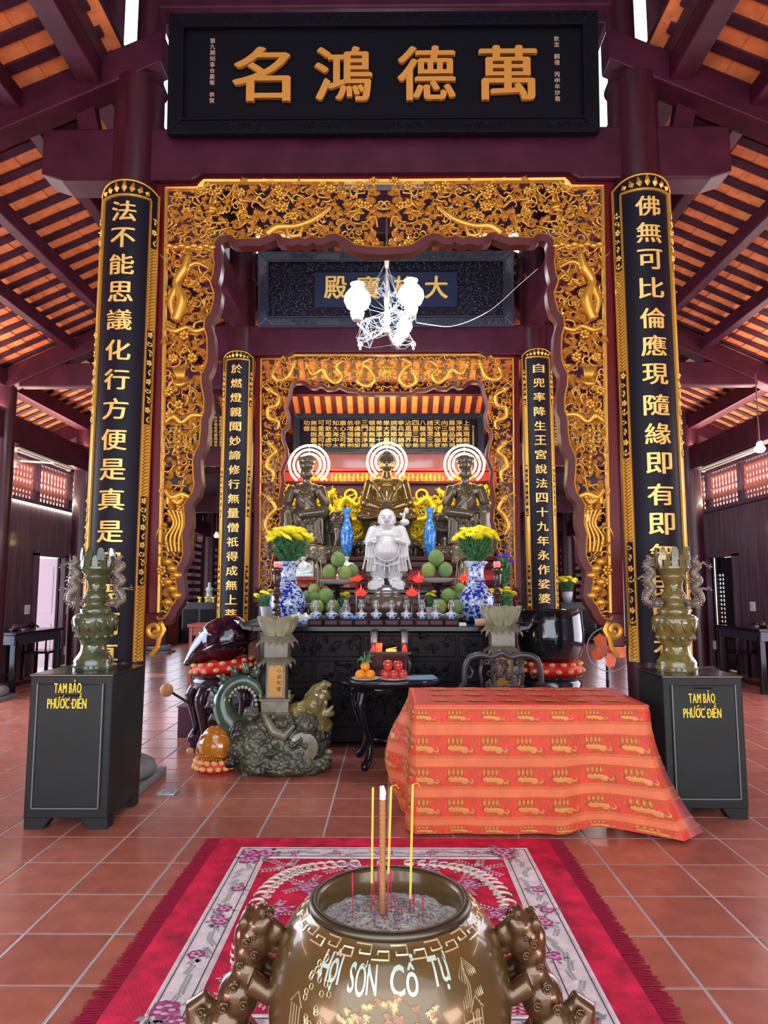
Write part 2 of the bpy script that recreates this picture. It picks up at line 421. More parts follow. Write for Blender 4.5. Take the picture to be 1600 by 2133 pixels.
for s in (-1, 1):                                            # hip beams
    sbeam('hip_beam', (CX + s * 1.0, 9.76, zback(9.76) + .02), (CX + s * 6.6, 15.36, zback(15.36) + .02), .14, .26)
    for y in (1.4, D1 - 0.05, D2):                            # sloping principal beams of each frame
        sbeam('principal_beam', (CX + s * 1.9, y, zside(CX + 1.9) - 0.0), (CX + s * 6.3, y, zside(CX + 6.3)), .22, .30)
    sbeam('principal_beam', (CX + s * 3.7, D3, zside(CX + 3.7)), (CX + s * 6.3, D3, zside(CX + 6.3)), .2, .3)
    # curved knee boards beside the column heads, open sky in the clerestory gap behind
    for dy in (0,):
        pl = []
        for k in range(9):
            t = k / 8; pl.append((CX + s * (2.62 + 0.16 * sin(t * pi * .9) - .10 * t), 5.35 + 1.35 * t))
        for k in range(9):
            t = 1 - k / 8; pl.append((CX + s * (2.62 + 0.16 * sin(t * pi * .9) - .10 * t - .17), 5.35 + 1.35 * t))
        bb = B(); bb.prism(pl, D1 + 0.0, D1 + 0.12); bb.build('knee_board', beam_m, roof)
    # tie beams low along the side columns
    for a, c in ((D2, D3), (D1 - 4, D1), (D1, D2), (D3, D4), (D4, D5)):
        sbeam('tie_beam', (CX + s * 5.48, a, 4.02 if a < 12 else 3.5), (CX + s * 5.48, c, 4.02 if a < 12 else 3.5), .18, .40)
for y, zt in ((D4, 3.6), (D5, 3.5)): sbeam('cross_beam', (-5.5, y, zt + .2), (5.4, y, zt + .2), .2, .42)

# ---- side walls of boards, clerestory with turned balusters, doors
WIN = [(8.75, 9.9), (10.05, 11.15), (11.3, 12.25), (12.42, 13.55), (13.7, 14.85), (21.4, 22.6), (22.75, 24.0)]
wn = 0
baluster = B()
prof = [(.022, 0), (.022, .05), (.036, .07), (.036, .09), (.018, .11), (.03, .16), (.036, .21), (.024, .27), (.016, .31), (.034, .34), (.034, .36), (.018, .39), (.028, .46), (.02, .54), (.03, .57), (.03, .60), (.018, .62), (.018, .66)]
baluster.lathe(prof, 8)
bal_m = mat('turned baluster wood', (0.42, 0.13, 0.10), 0.5)
for s, side in ((-1, 'left'), (1, 'right')):
    xw = CX + s * CXW
    door = (12.5, 13.5) if s < 0 else (12.75, 13.75)
    b = B(); 
    for y0, y1, z0, z1 in ((-3, door[0], 0, 3.02), (door[1], 26, 0, 3.02), (door[0], door[1], 2.12, 3.02), (-3, 8.7, 3.02, 4.3), (14.9, 21.3, 3.02, 4.3), (24.1, 26, 3.02, 4.3), (8.7, 14.9, 3.86, 4.3), (21.3, 24.1, 3.8, 4.3)):
        b.box((xw + s * 0.05, (y0 + y1) / 2, (z0 + z1) / 2), (0.06, y1 - y0, z1 - z0))
    wall = struct(b.build('wall_' + side, plank_m))
    pk = None
    y = 6.0; k = 0
    while y < 25.5:
        wd = 0.2
        z0, z1 = (2.18, 3.0) if door[0] - .1 < y + wd / 2 < door[1] + .1 else (0.0, 3.0)
        q = B(); q.box((xw + s * 0.01, y + wd / 2, (z0 + z1) / 2), (0.022, wd - 0.006, z1 - z0))
        q.build('plank', plank_m, wall, bevel=0.003); y += wd
    # door casing
    c = B()
    for yy in (door[0] - .04, door[1] + .04): c.box((xw - s * .01, yy, 1.08), (.12, .08, 2.16))
    c.box((xw - s * .01, sum(door) / 2, 2.15), (.12, door[1] - door[0] + .16, .08))
    dn = struct(c.build('door_%d' % (1 if s < 0 else 2), plank_m, bevel=.004))
    if s < 0:
        # pale door leaf folded outward, with three gilt hinges
        l = B(); l.box((xw - .28, door[1] - .02, 1.06), (.42, .04, 2.08)); l.box((xw - .28, door[1] - .045, 1.5), (.30, .01, .9)); l.box((xw - .28, door[1] - .045, .5), (.30, .01, .7))
        l.build('door_leaf', mat('lit pale door', (0.80, 0.58, 0.68), 0.5), dn, bevel=.004)  # leaf colour lightened so it reads as lit from outside
        for zz in (.85, 1.55, 1.95):
            hh = B(); hh.box((xw - .50, door[1] - .03, zz), (.07, .06, .1)); hh.build('hinge', mat('brass hinge', (0.9, 0.6, 0.15), .3, .6), dn)
    else:
        # black sheet stands for the unlit room past the open door, with pierced lattice
        l = B(); l.box((xw + .12, door[0] + .28, 1.06), (.04, .78, 2.1)); l.build('door_leaf', black_m, dn, bevel=.004)
        l = B()
        for yy in (.68, .80, .92, 1.0): l.box((xw + .12, door[0] + yy, 1.06), (.03, .035, 2.1))
        for k in range(13): l.box((xw + .12, door[0] + .84, 1.06 + .08 * k - .2), (.03, .34, .035))
        l.box((xw + .12, door[0] + .84, .4), (.03, .34, .9)); l.box((xw + .12, door[0] + .84, 1.98), (.03, .34, .3))
        l.build('lattice', black_m, dn)
    # clerestory windows
    for (a, c) in WIN:
        wn += 1
        f = B()
        f.box((xw, (a + c) / 2, 3.05), (.12, c - a + .15, .07)); f.box((xw, (a + c) / 2, 3.80), (.12, c - a + .15, .09))
        for yy in (a - .04, c + .04): f.box((xw, yy, 3.42), (.10, .08, .8))
        wf = struct(f.build('window_%d' % wn, plank_m, bevel=.004))
        n = 9; b0 = None
        for k in range(n):
            yy = a + (c - a) * (k + .5) / n
            if b0 is None: b0 = baluster.build('baluster', bal_m, wf, smooth=True, loc=(xw, yy, 3.09))
            else: inst(b0, parent=wf, loc=(xw, yy, 3.09))
    # lamp strip under the sill
    if s < 0:
        q = B(); q.box((xw + .045, 11.4, 3.0), (.03, 6.0, .025)); tag(q.build('light_strip', led_m), 'glowing white light strip under the high windows of the left wall', 'light strip')
    # bright open ground outside, seen through doors and balusters
    o = B(); o.box((xw + s * 4.6, 12, -0.08), (9, 40, .05)); 
    struct(o.build('trim_%d' % (10 + (s > 0)), mat('pale courtyard paving', (0.55, 0.45, 0.40), .8)))
    o = B(); o.box((xw + s * 6, 12, .45), (.2, 40, 1.0)); struct(o.build('wall_outer_' + side, mat('sunlit garden wall', (0.75, 0.42, 0.30), .8)))
b = B()
b.box((0, 25.9, 2.1), (12.9, .1, 4.3)); wb = struct(b.build('wall_back', plank_m))
q = B()
for k in range(58):
    q.box((-6.3 + .22 * k, 25.83, 2.1), (.212, .02, 4.2))
q.build('planks', plank_m, wb, kind='stuff')

# ---- columns
cn = {}
def column(x, y, r, top, label, base=0.2):
    e = empty('wooden_column', (x, y, 0), label, 'column'); e['kind'] = 'thing'
    b = B(); b.lathe([(r * .97, .17), (r, .8), (r * 1.02, top * .4), (r, top * .7), (r * .95, top)], 40); b.build('shaft', column_m, e, smooth=True, sharp=50)
    b = B(); b.lathe([(r + .05, .055), (r + .095, .07), (r + .115, .11), (r + .10, .155), (r + .05, .185), (r + .015, .19)], 40); b.build('stone_drum', stone_m, e, smooth=True, sharp=50)
    b = B(); b.box((0, 0, .028), (2 * r + .22, 2 * r + .22, .056)); b.build('stone_plinth', stone_m, e, bevel=.008)
    return e
XL, XR = -2.165, 2.095
c_ = column(XL, D1, .215, 5.85, 'tall dark red front column on the left, behind the left donation box')
b = B(); b.lathe([(.12, 5.8), (.115, 8.6)], 28, c=(.075, 0, 0)); b.lathe([(.19, 5.8), (.15, 5.9)], 28, c=(.04, 0, 0)); b.build('upper_post', column_m, c_, smooth=True, sharp=50)
c_ = column(XR, D1, .215, 5.85, 'tall dark red front column on the right, behind the right donation box')
b = B(); b.lathe([(.12, 5.8), (.115, 8.6)], 28, c=(-.075, 0, 0)); b.lathe([(.19, 5.8), (.15, 5.9)], 28, c=(-.04, 0, 0)); b.build('upper_post', column_m, c_, smooth=True, sharp=50)
column(XL + .02, D2, .2, 7.2, 'dark red inner column on the left, behind the big black wooden fish')
column(XR - .01, D2, .2, 7.2, 'dark red inner column on the right, behind the black bowl bell')
column(-2.13, D3, .19, 5.2, 'dark red column behind the left bronze elephant rider')
column(2.06, D3, .19, 5.2, 'dark red column behind the right bronze lion rider')
for y, la in ((D2, 'at the far left edge of the photo'), (D3, 'where the left light strip ends'), (D4, 'seen through the lower left of the big carved arch'), (D5, 'between the sutra shelf and the left inner couplet board')):
    column(CX - 5.50, y, .18 if y < 15 else .2, 4.45 if y < 14 else 3.9, 'dark red side aisle column ' + la)
for y, la in ((D1, 'just beyond the right edge, nearest of the right aisle'), (D3, 'beside the right ceramic incense jar'), (D4, 'behind the orange floor fan'), (D5, 'between the right inner couplet board and the right sutra shelf')):
    column(CX + 5.46, y, .18 if y < 15 else .2, 4.45 if y < 14 else 3.9, 'dark red side aisle column ' + la)

# ---- lintels of the frames
def lintel(n, y, z0, z1, x0, x1, th, label=None, notch=.06):
    # straight top, stepped lower edge
    st = .42
    pl = [(x0, z0 + .06), (x0 + .18, z0 - .0), (x0 + .9, z0 - 0.0), (x0 + 1.28, z0), (x0 + 1.36, z0 + notch), (x1 - 1.36, z0 + notch), (x1 - 1.28, z0), (x1 - .18, z0), (x1, z0 + .06), (x1, z1), (x0, z1)]
    b = B(); b.prism(pl, y - th / 2, y + th / 2); return struct(b.build('trim_%d' % n, beam_m, bevel=.02))
lintel(1, D1, Z(392, D1), Z(285, D1), -2.93, 2.86, .26)
b = B(); b.box((CX, D1 + .02, Z(12, D1)), (4.1, .2, .16)); struct(b.build('trim_2', beam_m, bevel=.02))
lintel(3, D2, Z(745, D2), Z(683, D2), -2.7, 2.62, .24, notch=.04)
b = B(); b.box((CX, D3, (Z(986, D3) + Z(945, D3)) / 2), (4.2, .22, Z(945, D3) - Z(986, D3))); struct(b.build('trim_4', mat('pinkish red beam', (.20, .05, .055), .35, coat=.2), bevel=.015))
for s, n in ((-1, 5), (1, 6)):                               # longitudinal beams from front to inner columns
    b = B(); b.box((CX + s * 2.1, (D1 + D2) / 2, 5.42), (.24, D2 - D1 + .2, .42)); struct(b.build('trim_%d' % n, beam_m, bevel=.02))
    # lower tie with curved belly between inner column and aisle
    for y, nn in ((D3, 7), (D2, 12)):
        b = B(); b.box((CX + s * 3.7, y, 3.9 if y == D3 else 4.55), (3.1, .16, .34)); struct(b.build('trim_%d' % (nn + (s > 0)), beam_m, bevel=.015))
# ================================================================ CARVED AND LETTERED WORK
def inside(poly, x, y):
    c = False; n = len(poly); j = n - 1
    for i in range(n):
        xi, yi = poly[i]; xj, yj = poly[j]
        if (yi > y) != (yj > y) and x < (xj - xi) * (y - yi) / (yj - yi) + xi: c = not c
        j = i
    return c
def curl(b, x, z, y, r, a0, turns=1.3, th=.008, s=1, n=5, seg=12, tail=1.2):
    P = []; rr = []
    for k in range(seg + 1):
        t = k / seg; a = a0 + s * turns * 2 * pi * t; q = r * (1 - .8 * t) * (tail if t < .01 else 1)
        P.append((x + q * cos(a), y - .012 * sin(pi * t), z + q * sin(a))); rr.append(th * (1.1 - .6 * t))
    b.tube(P, rr, n)
def sbranch(b, pts, r, n=6, seg=8):
    """smooth tube through pts (Catmull-Rom)"""
    Q = [V(p) for p in pts]; P = []; rr = []
    RR = r if isinstance(r, (list, tuple)) else [r] * len(Q)
    for i in range(len(Q) - 1):
        p0, p1, p2, p3 = Q[max(i - 1, 0)], Q[i], Q[i + 1], Q[min(i + 2, len(Q) - 1)]
        for k in range(seg):
            t = k / seg
            P.append(.5 * ((2 * p1) + (p2 - p0) * t + (2 * p0 - 5 * p1 + 4 * p2 - p3) * t * t + (3 * p1 - p0 - 3 * p2 + p3) * t ** 3)); rr.append(RR[i] * (1 - t) + RR[i + 1] * t)
    P.append(Q[-1]); rr.append(RR[-1]); b.tube(P, rr, n); return P, rr
def leaf(b, x, z, y, L, W, a, lift=.015):
    c, s = cos(a), sin(a); f = lambda u, v, w: (x + u * c - v * s, y - w, z + u * s + v * c)
    vs = [f(0, 0, 0), f(L * .35, W * .5, 0), f(L, 0, 0), f(L * .35, -W * .5, 0), f(L * .45, 0, lift), f(L * .4, 0, -.006)]
    b.add(vs, [(0, 1, 4), (1, 2, 4), (2, 3, 4), (3, 0, 4), (1, 0, 5), (2, 1, 5), (3, 2, 5), (0, 3, 5)])
def maple(b, x, z, y, r, a):
    for k in range(5): leaf(b, x, z, y, r * (1.0 if k == 2 else .8), r * .5, a + (k - 2) * .62)
def blossom(b, x, z, y, r, n=6, a=0):
    for k in range(n):
        g = a + 2 * pi * k / n; b.ell((x + r * .62 * cos(g), y, z + r * .62 * sin(g)), (r * .40, .010, r * .40), 6, 4)
    b.ell((x, y - .012, z), (r * .3, .014, r * .3), 6, 4)
def fan(b, x, z, y, r, a, n=7):
    for k in range(n): leaf(b, x, z, y - .002 * k, r, r * .28, a + (k - (n - 1) / 2) * .3, .01)
def field(bf, bl, reg, y, sp, rng, k=1.0, flowers=None):
    """fill region (test function on x,z within bbox) with vines, leaves, clouds"""
    test, (x0, x1, z0, z1) = reg
    nx = int((x1 - x0) / sp) + 1; nz = int((z1 - z0) / sp) + 1
    for i in range(nx):
        for j in range(nz):
            x = x0 + (i + rng.uniform(.1, .9)) * sp; z = z0 + (j + rng.uniform(.1, .9)) * sp
            if not test(x, z): continue
            q = rng.random(); yy = y + rng.uniform(-.035, .02); a = rng.uniform(0, 2 * pi)
            if q < .34: curl(bf, x, z, yy, .045 * k * rng.uniform(.7, 1.3), a, rng.uniform(.7, 1.2), .0075 * k, rng.choice((-1, 1)), 5, 9, 1.5)
            elif q < .62:
                for _ in range(3): leaf(bl, x, z, yy, .062 * k * rng.uniform(.8, 1.3), .03 * k, a + rng.uniform(-.9, .9))
            elif q < .76: maple(bl, x, z, yy, .055 * k, a)
            elif q < .84: fan(bl, x, z, yy, .06 * k, a)
            elif q < .90 and flowers is not None: flowers.append((x, z, yy, .04 * k))
            else:
                P = [(x + .09 * k * (t - .5) * cos(a) + .025 * k * sin(6 * t) * -sin(a), yy, z + .09 * k * (t - .5) * sin(a) + .025 * k * sin(6 * t) * cos(a)) for t in (0, .25, .5, .75, 1)]
                bf.tube(P, .007 * k, 5)
def ribbon(b, path, w, y0, y1, side=1, closed=False):
    """band of width w on one side of a path in x,z, between y0 and y1"""
    n = len(path); off = []
    for i in range(n):
        p, q = path[max(i - 1, 0)], path[min(i + 1, n - 1)]
        dx, dz = q[0] - p[0], q[1] - p[1]; L = hypot(dx, dz) or 1
        off.append((path[i][0] - side * dz / L * w, path[i][1] + side * dx / L * w))
    vs = [];
    for i in range(n):
        a, c = path[i], off[i]; vs += [(a[0], y0, a[1]), (c[0], y0 + .01, c[1]), (c[0], y1, c[1]), (a[0], y1, a[1])]
    fs = [(0, 1, 2, 3), tuple(4 * (n - 1) + k for k in (3, 2, 1, 0))]
    for i in range(n - 1):
        for k in range(4): fs.append((4 * i + k, 4 * i + (k + 1) % 4, 4 * i + 4 + (k + 1) % 4, 4 * i + 4 + k))
    b.add(vs, fs)
def dragon(b, pts, r, rng, claws=True, head=True):
    """serpent body with spine fins, whiskered head and claws, lying in the x,z plane"""
    n = len(pts); rr = [r * (.35 + .65 * sin(pi * min(1, (i + .6) / n * 1.05)) ** .6) for i in range(n)]
    P, RR = sbranch(b, pts, rr, 8, 6)
    for i in range(1, len(P) - 1):
        t = (P[i + 1] - P[i - 1]).normalized(); nrm = V((-t.z, 0, t.x))
        q = P[i] + nrm * RR[i] * .9; leaf(b, q.x, q.z, q.y - .005, RR[i] * .9, RR[i] * .6, atan2(nrm.z, nrm.x) + .5, .006)
        if i % 2 == 0: b.ell((P[i].x, P[i].y - RR[i] * .75, P[i].z), RR[i] * .4, 5, 4)
    if claws:
        for f in (.25, .5, .75):
            i = int(len(P) * f); s = rng.choice((-1, 1)); t = (P[i + 1] - P[i - 1]).normalized(); nr = V((-t.z, 0, t.x)) * s
            q = P[i] + nr * r * 2.4; b.tube([P[i], P[i] + nr * r * 1.2 + t * r, q], [r * .5, r * .4, r * .3], 5)
            for a in (-.7, 0, .7): leaf(b, q.x, q.z, q.y, r * 1.4, r * .35, atan2(nr.z, nr.x) + a, .006)
    if head:
        p = P[0]; d = (P[0] - P[2]).normalized(); a = atan2(d.z, d.x)
        b.ell((p.x, p.y - r * .5, p.z), (r * 1.15, r * 1.1, r * 1.1), 8, 6); q = p + d * r * 1.3
        b.ell((q.x, q.y - r * .4, q.z + r * .2), (r * .8, r * .7, r * .45), 7, 5); b.ell((q.x, q.y - r * .3, q.z - r * .45), (r * .65, r * .5, r * .3), 7, 5)
        for s in (-1, 1): b.ell((p.x + d.x * r * .5 + s * r * .4 * -d.z, p.y - r * 1.5, p.z + s * r * .4 * d.x + r * .4), r * .25, 6, 4)
        for k in range(7): leaf(b, p.x, p.z, p.y - .01, r * 2.6, r * .6, a + pi + (k - 3) * .38, .01)
        for s in (-1, 1): curl(b, q.x, q.z + s * r * .6, q.y - r * .4, r * 1.0, a + s, .9, r * .12, s)

def arch(name, label, Y, outer_px, inner_px, ymid, th, scale, mould_w, gm, sp, kind):
    """openwork arch: outer_px / inner_px are the left halves of its outlines, top centre first"""
    e = empty(name, (0, 0, 0), label, 'carved arch')
    cx = at(ymid, 700, Y).x
    tow = lambda L: [(at(x, y, Y).x, at(x, y, Y).z) for x, y in L]
    inn = tow(inner_px); out = tow(outer_px)
    mir = lambda L: [(2 * cx - x, z) for x, z in L]
    full_in = inn[::-1] + mir(inn)[1:]; full_out = out[::-1] + mir(out)[1:]
    poly = out + inn[::-1]                                    # left half region
    xs = [p[0] for p in poly]; zs = [p[1] for p in poly]
    m = sp * .3
    def test(x, z):
        return inside(poly, x, z) and inside(poly, x + m, z) and inside(poly, x - m, z) and inside(poly, x, z + m) and inside(poly, x, z - m)
    bb = (min(xs), cx, min(zs), max(zs))
    # mouldings
    b = B(); ribbon(b, full_in, mould_w, Y - th, Y + th * .6, -1); b.build('inner_moulding', mould_m, e, smooth=True, sharp=50)
    b = B(); ribbon(b, full_in, .014 * scale, Y - th - .008, Y - th * .3, 1); b.build('inner_gilt_edge', gm, e, smooth=True, sharp=40)
    b = B(); ribbon(b, full_out, .016 * scale, Y - th * .8, Y, -1); b.build('outer_gilt_edge', gm, e, smooth=True, sharp=40)
    b = B(); ribbon(b, full_out, .10 * scale, Y - th * .6, Y + th * .6, 1); b.build('outer_frame', red_m, e)
    for s in (1, -1):                                         # foot scrolls
        f = B(); x, z = inn[-1]; x = x - .01 * scale; z -= .10 * scale
        P = []
        for k in range(26):
            t = k / 25; a = pi * .5 + s * 0 - t * 3.2 * pi; q = .075 * scale * (1 - .8 * t); P.append((x + q * cos(a), Y - th, z + q * sin(a)))
        f.tube([(x - .02 * scale, Y - th, z - .2 * scale), (x + .03 * scale, Y - th, z - .13 * scale)] + [(x + .075 * scale * cos(a), Y - th, z + .075 * scale * sin(a)) for a in (-1.0, 0, 1)] + P[2:], .02 * scale, 6)
        g_ = B(); g_.box((x - .02 * scale, Y - th * .4, z), (.12 * scale, th * 1.2, .26 * scale))
        if s < 0: g_.v = [(2 * cx - p[0], p[1], p[2]) for p in g_.v]
        g_.build('foot_block', mould_m, e, bevel=.01)
        if s < 0: f.v = [(2 * cx - p[0], p[1], p[2]) for p in f.v]
        f.build('foot_scroll', mould_m if kind == 'dragon' else gm, e, smooth=True, sharp=50)
    return e, test, bb, cx

def mirror(b, cx):
    o = len(b.v); b.v += [(2 * cx - x, y, z) for x, y, z in b.v]; b.f += [tuple(reversed([i + o for i in f])) for f in b.f[:]]

OUT1 = [(800, 381), (428, 381), (420, 388), (414, 396), (348, 397), (346, 520), (343, 700), (340, 900), (336, 1100), (332, 1284)]
IN1 = [(800, 525), (764, 523), (740, 519), (719, 504), (701, 496), (684, 498), (674, 505), (662, 505), (654, 500), (638, 507), (623, 503), (608, 507), (590, 504), (584, 496), (572, 495), (557, 501), (542, 507), (521, 506), (506, 507), (494, 507), (485, 499), (476, 498), (461, 502), (452, 513), (450, 528), (450, 546), (452, 556), (449, 579), (444, 594), (446, 602), (452, 618), (450, 636), (444, 657), (433, 670), (431, 687), (437, 708), (438, 735), (437, 759), (431, 776), (425, 786), (426, 810), (431, 834), (431, 862), (425, 877), (424, 903), (421, 930), (412, 948), (408, 962), (409, 989), (411, 1010), (407, 1029), (396, 1042), (389, 1055), (391, 1077), (391, 1096), (385, 1114), (387, 1130), (388, 1155), (383, 1171), (375, 1183), (372, 1199), (375, 1224), (377, 1241), (372, 1253), (363, 1264), (358, 1277), (349, 1288), (336, 1291), (332, 1284)]
OUT2 = [(806, 740), (596, 740), (590, 744), (586, 748), (544, 749), (543, 900), (542, 1100), (540, 1228)]
IN2 = [(806, 820), (754, 820), (745, 813), (726, 812), (708, 804), (698, 809), (684, 810), (675, 803), (665, 802), (658, 807), (649, 806), (640, 798), (628, 795), (614, 797), (606, 806), (604, 821), (598, 840), (595, 853), (601, 870), (598, 888), (589, 900), (588, 916), (595, 937), (597, 955), (591, 970), (586, 984), (588, 1003), (584, 1027), (581, 1046), (585, 1066), (586, 1085), (582, 1100), (576, 1120), (580, 1140), (570, 1160), (566, 1182), (569, 1206), (565, 1220), (556, 1231), (545, 1234), (540, 1228)]
rg = random.Random(3)
e, test, bb, cx = arch('carved_arch', 'large openwork gilt arch of flowers and trees between the front columns', D1 - .04, OUT1, IN1, 800, .07, 1.0, .055, gold_m, .075, 'flora')
bf, bl, fl = B(), B(), []
field(bf, bl, (test, bb), D1 - .07, .062, rg, 1.0, fl); field(bf, bl, (test, bb), D1 - .02, .075, rg, 1.1, fl)
for x in (bf, bl): mirror(x, cx)
bf.build('vine_scrolls', gold_m, e, smooth=True, kind='stuff'); bl.build('carved_leaves', gold2_m, e, kind='stuff')
fo = B(); blossom(fo, 0, 0, 0, 1.0 * .042); 
f0 = None
for x, z, y, r in fl[:110]:
    for s in (1, -1):
        xx = x if s > 0 else 2 * cx - x
        if f0 is None: f0 = fo.build('carved_blossom', gold_m, e, smooth=True, loc=(xx, y - .02, z))
        else: inst(f0, parent=e, loc=(xx, y - .02, z), rot=(0, rg.uniform(0, 3), 0))
Y = D1 - .1
W = lambda px, py: (at(px, py, Y).x, Y, at(px, py, Y).z)
for s in (1, -1):                                            # big carved trees, rockwork and birds
    def mk(name, fn):
        b = B(); fn(b)
        if s < 0: b.v = [(2 * cx - p[0], p[1], p[2]) for p in b.v]
        b.build(name, gold_m, e, smooth=True)
    mk('gnarled_trunk', lambda b: (sbranch(b, [W(366, 668), W(380, 625), W(368, 590), W(385, 560), W(393, 532)], [.04, .05, .035, .04, .025]), sbranch(b, [W(368, 600), W(356, 628), W(362, 660)], [.03, .03, .02]), sbranch(b, [W(386, 560), W(410, 548), W(436, 560)], [.02, .016, .008])))
    mk('trailing_bough', lambda b: (sbranch(b, [W(556, 488), W(578, 474), W(612, 472), W(645, 462), W(668, 448), W(690, 430)], [.035, .035, .022, .024, .02, .01]), sbranch(b, [W(596, 474), W(604, 490), W(622, 490), W(630, 474)], .016)))
    mk('rock_ledge', lambda b: sbranch(b, [W(346, 684), W(366, 690), W(390, 682), W(408, 690), W(428, 684)], [.016, .024, .018, .022, .014]))
    mk('cloud_ledge', lambda b: [b.ell(W(352 + 13 * k, 512 + 3 * (k % 2)), (.035, .02, .02), 8, 5) for k in range(8)])
    mk('bamboo_stem', lambda b: [b.tube([W(372 + 2 * sin(k), 990 - 11 * k), W(372 + 2 * sin(k + 1), 981 - 11 * k)], .014, 6) for k in range(9)])
    mk('lotus_seed_basket', lambda b: ([b.tube([W(372 + 4 * k, 766), W(377 + 2 * k, 790)], .009, 5) for k in range(-3, 4)], b.tube([W(358, 795), W(366, 801), W(378, 802), W(392, 795)], [.006, .02, .02, .006], 6)))
    mk('rock_swell', lambda b: sbranch(b, [W(344, 880), W(362, 868), W(378, 880), W(400, 866), W(424, 866)], [.014, .028, .02, .028, .012]))
    mk('rock_swell', lambda b: (sbranch(b, [W(344, 1020), W(358, 1036), W(378, 1030), W(396, 1036)], [.02, .03, .03, .014]), sbranch(b, [W(350, 1050), W(352, 1035), W(372, 1048), W(384, 1030)], .02)))
    mk('swirling_stems', lambda b: [sbranch(b, [W(352 + 7 * k, 1150), W(346 + 9 * k, 1120), W(362 + 6 * k, 1090), W(350 + 9 * k, 1062)], .011) for k in range(4)])
    mk('tumbled_rocks', lambda b: [b.ell(W(350 + 9 * (k % 3), 1170 + 14 * k), (.045, .035, .03), 8, 6) for k in range(7)])
    mk('bird', lambda b: (b.ell(W(440 + 0, 440), (.03, .02, .018), 8, 5), [leaf(b, W(440, 440)[0], W(440, 440)[2], Y, .08, .03, .5 + .35 * k, .01) for k in range(5)], leaf(b, W(440, 440)[0], W(440, 440)[2], Y, .07, .02, 3.3)))
e, test, bb, cx = arch('carved_arch', 'smaller openwork gilt dragon arch framing the altar statues', D2 - .04, OUT2, IN2, 806, .06, .8, .04, gold_m, .06, 'dragon')
bf, bl, fl = B(), B(), []
field(bf, bl, (test, bb), D2 - .05, .062, rg, .95, None)
for x in (bf, bl): mirror(x, cx)
bf.build('cloud_scrolls', gold_m, e, smooth=True, kind='stuff'); bl.build('flame_carving', gold2_m, e, kind='stuff')
Y = D2 - .12
W = lambda px, py: (at(px, py, Y).x, Y + rg.uniform(-.015, .015), at(px, py, Y).z)
DR = [[(752, 775), (745, 795), (765, 805), (780, 790), (770, 768), (755, 757), (775, 747)],
      [(640, 762), (652, 780), (672, 770), (682, 785), (700, 798), (712, 782), (700, 764), (716, 752)],
      [(612, 760), (600, 785), (580, 792), (568, 780), (575, 765)],
      [(560, 812), (580, 825), (576, 845), (558, 850), (560, 870), (580, 878), (578, 895)],
      [(562, 925), (575, 940), (560, 955), (556, 972), (570, 985), (566, 1005)],
      [(562, 1040), (574, 1058), (560, 1075), (553, 1095), (562, 1115)]]
for s in (1, -1):
    for d in DR:
        b = B(); dragon(b, [W(*p) for p in d], .030, rg)
        if s < 0: b.v = [(2 * cx - p[0], p[1], p[2]) for p in b.v]
        b.build('carved_dragon', gold_m, e, smooth=True)
b = B(); c0 = W(806, 775); b.ell(c0, (.09, .05, .07), 10, 7)
for k in range(14): leaf(b, c0[0], c0[2], c0[1] - .01, .17, .04, k * pi / 7, .02)
for sx in (-1, 1): b.ell((c0[0] + sx * .035, c0[1] - .05, c0[2] + .02), .018, 6, 5); curl(b, c0[0] + sx * .08, c0[2] - .02, c0[1] - .03, .05, 0, 1.2, .01, sx)
b.ell((c0[0], c0[1] - .05, c0[2] - .02), (.03, .03, .02), 8, 5); b.build('dragon_face', gold_m, e, smooth=True)

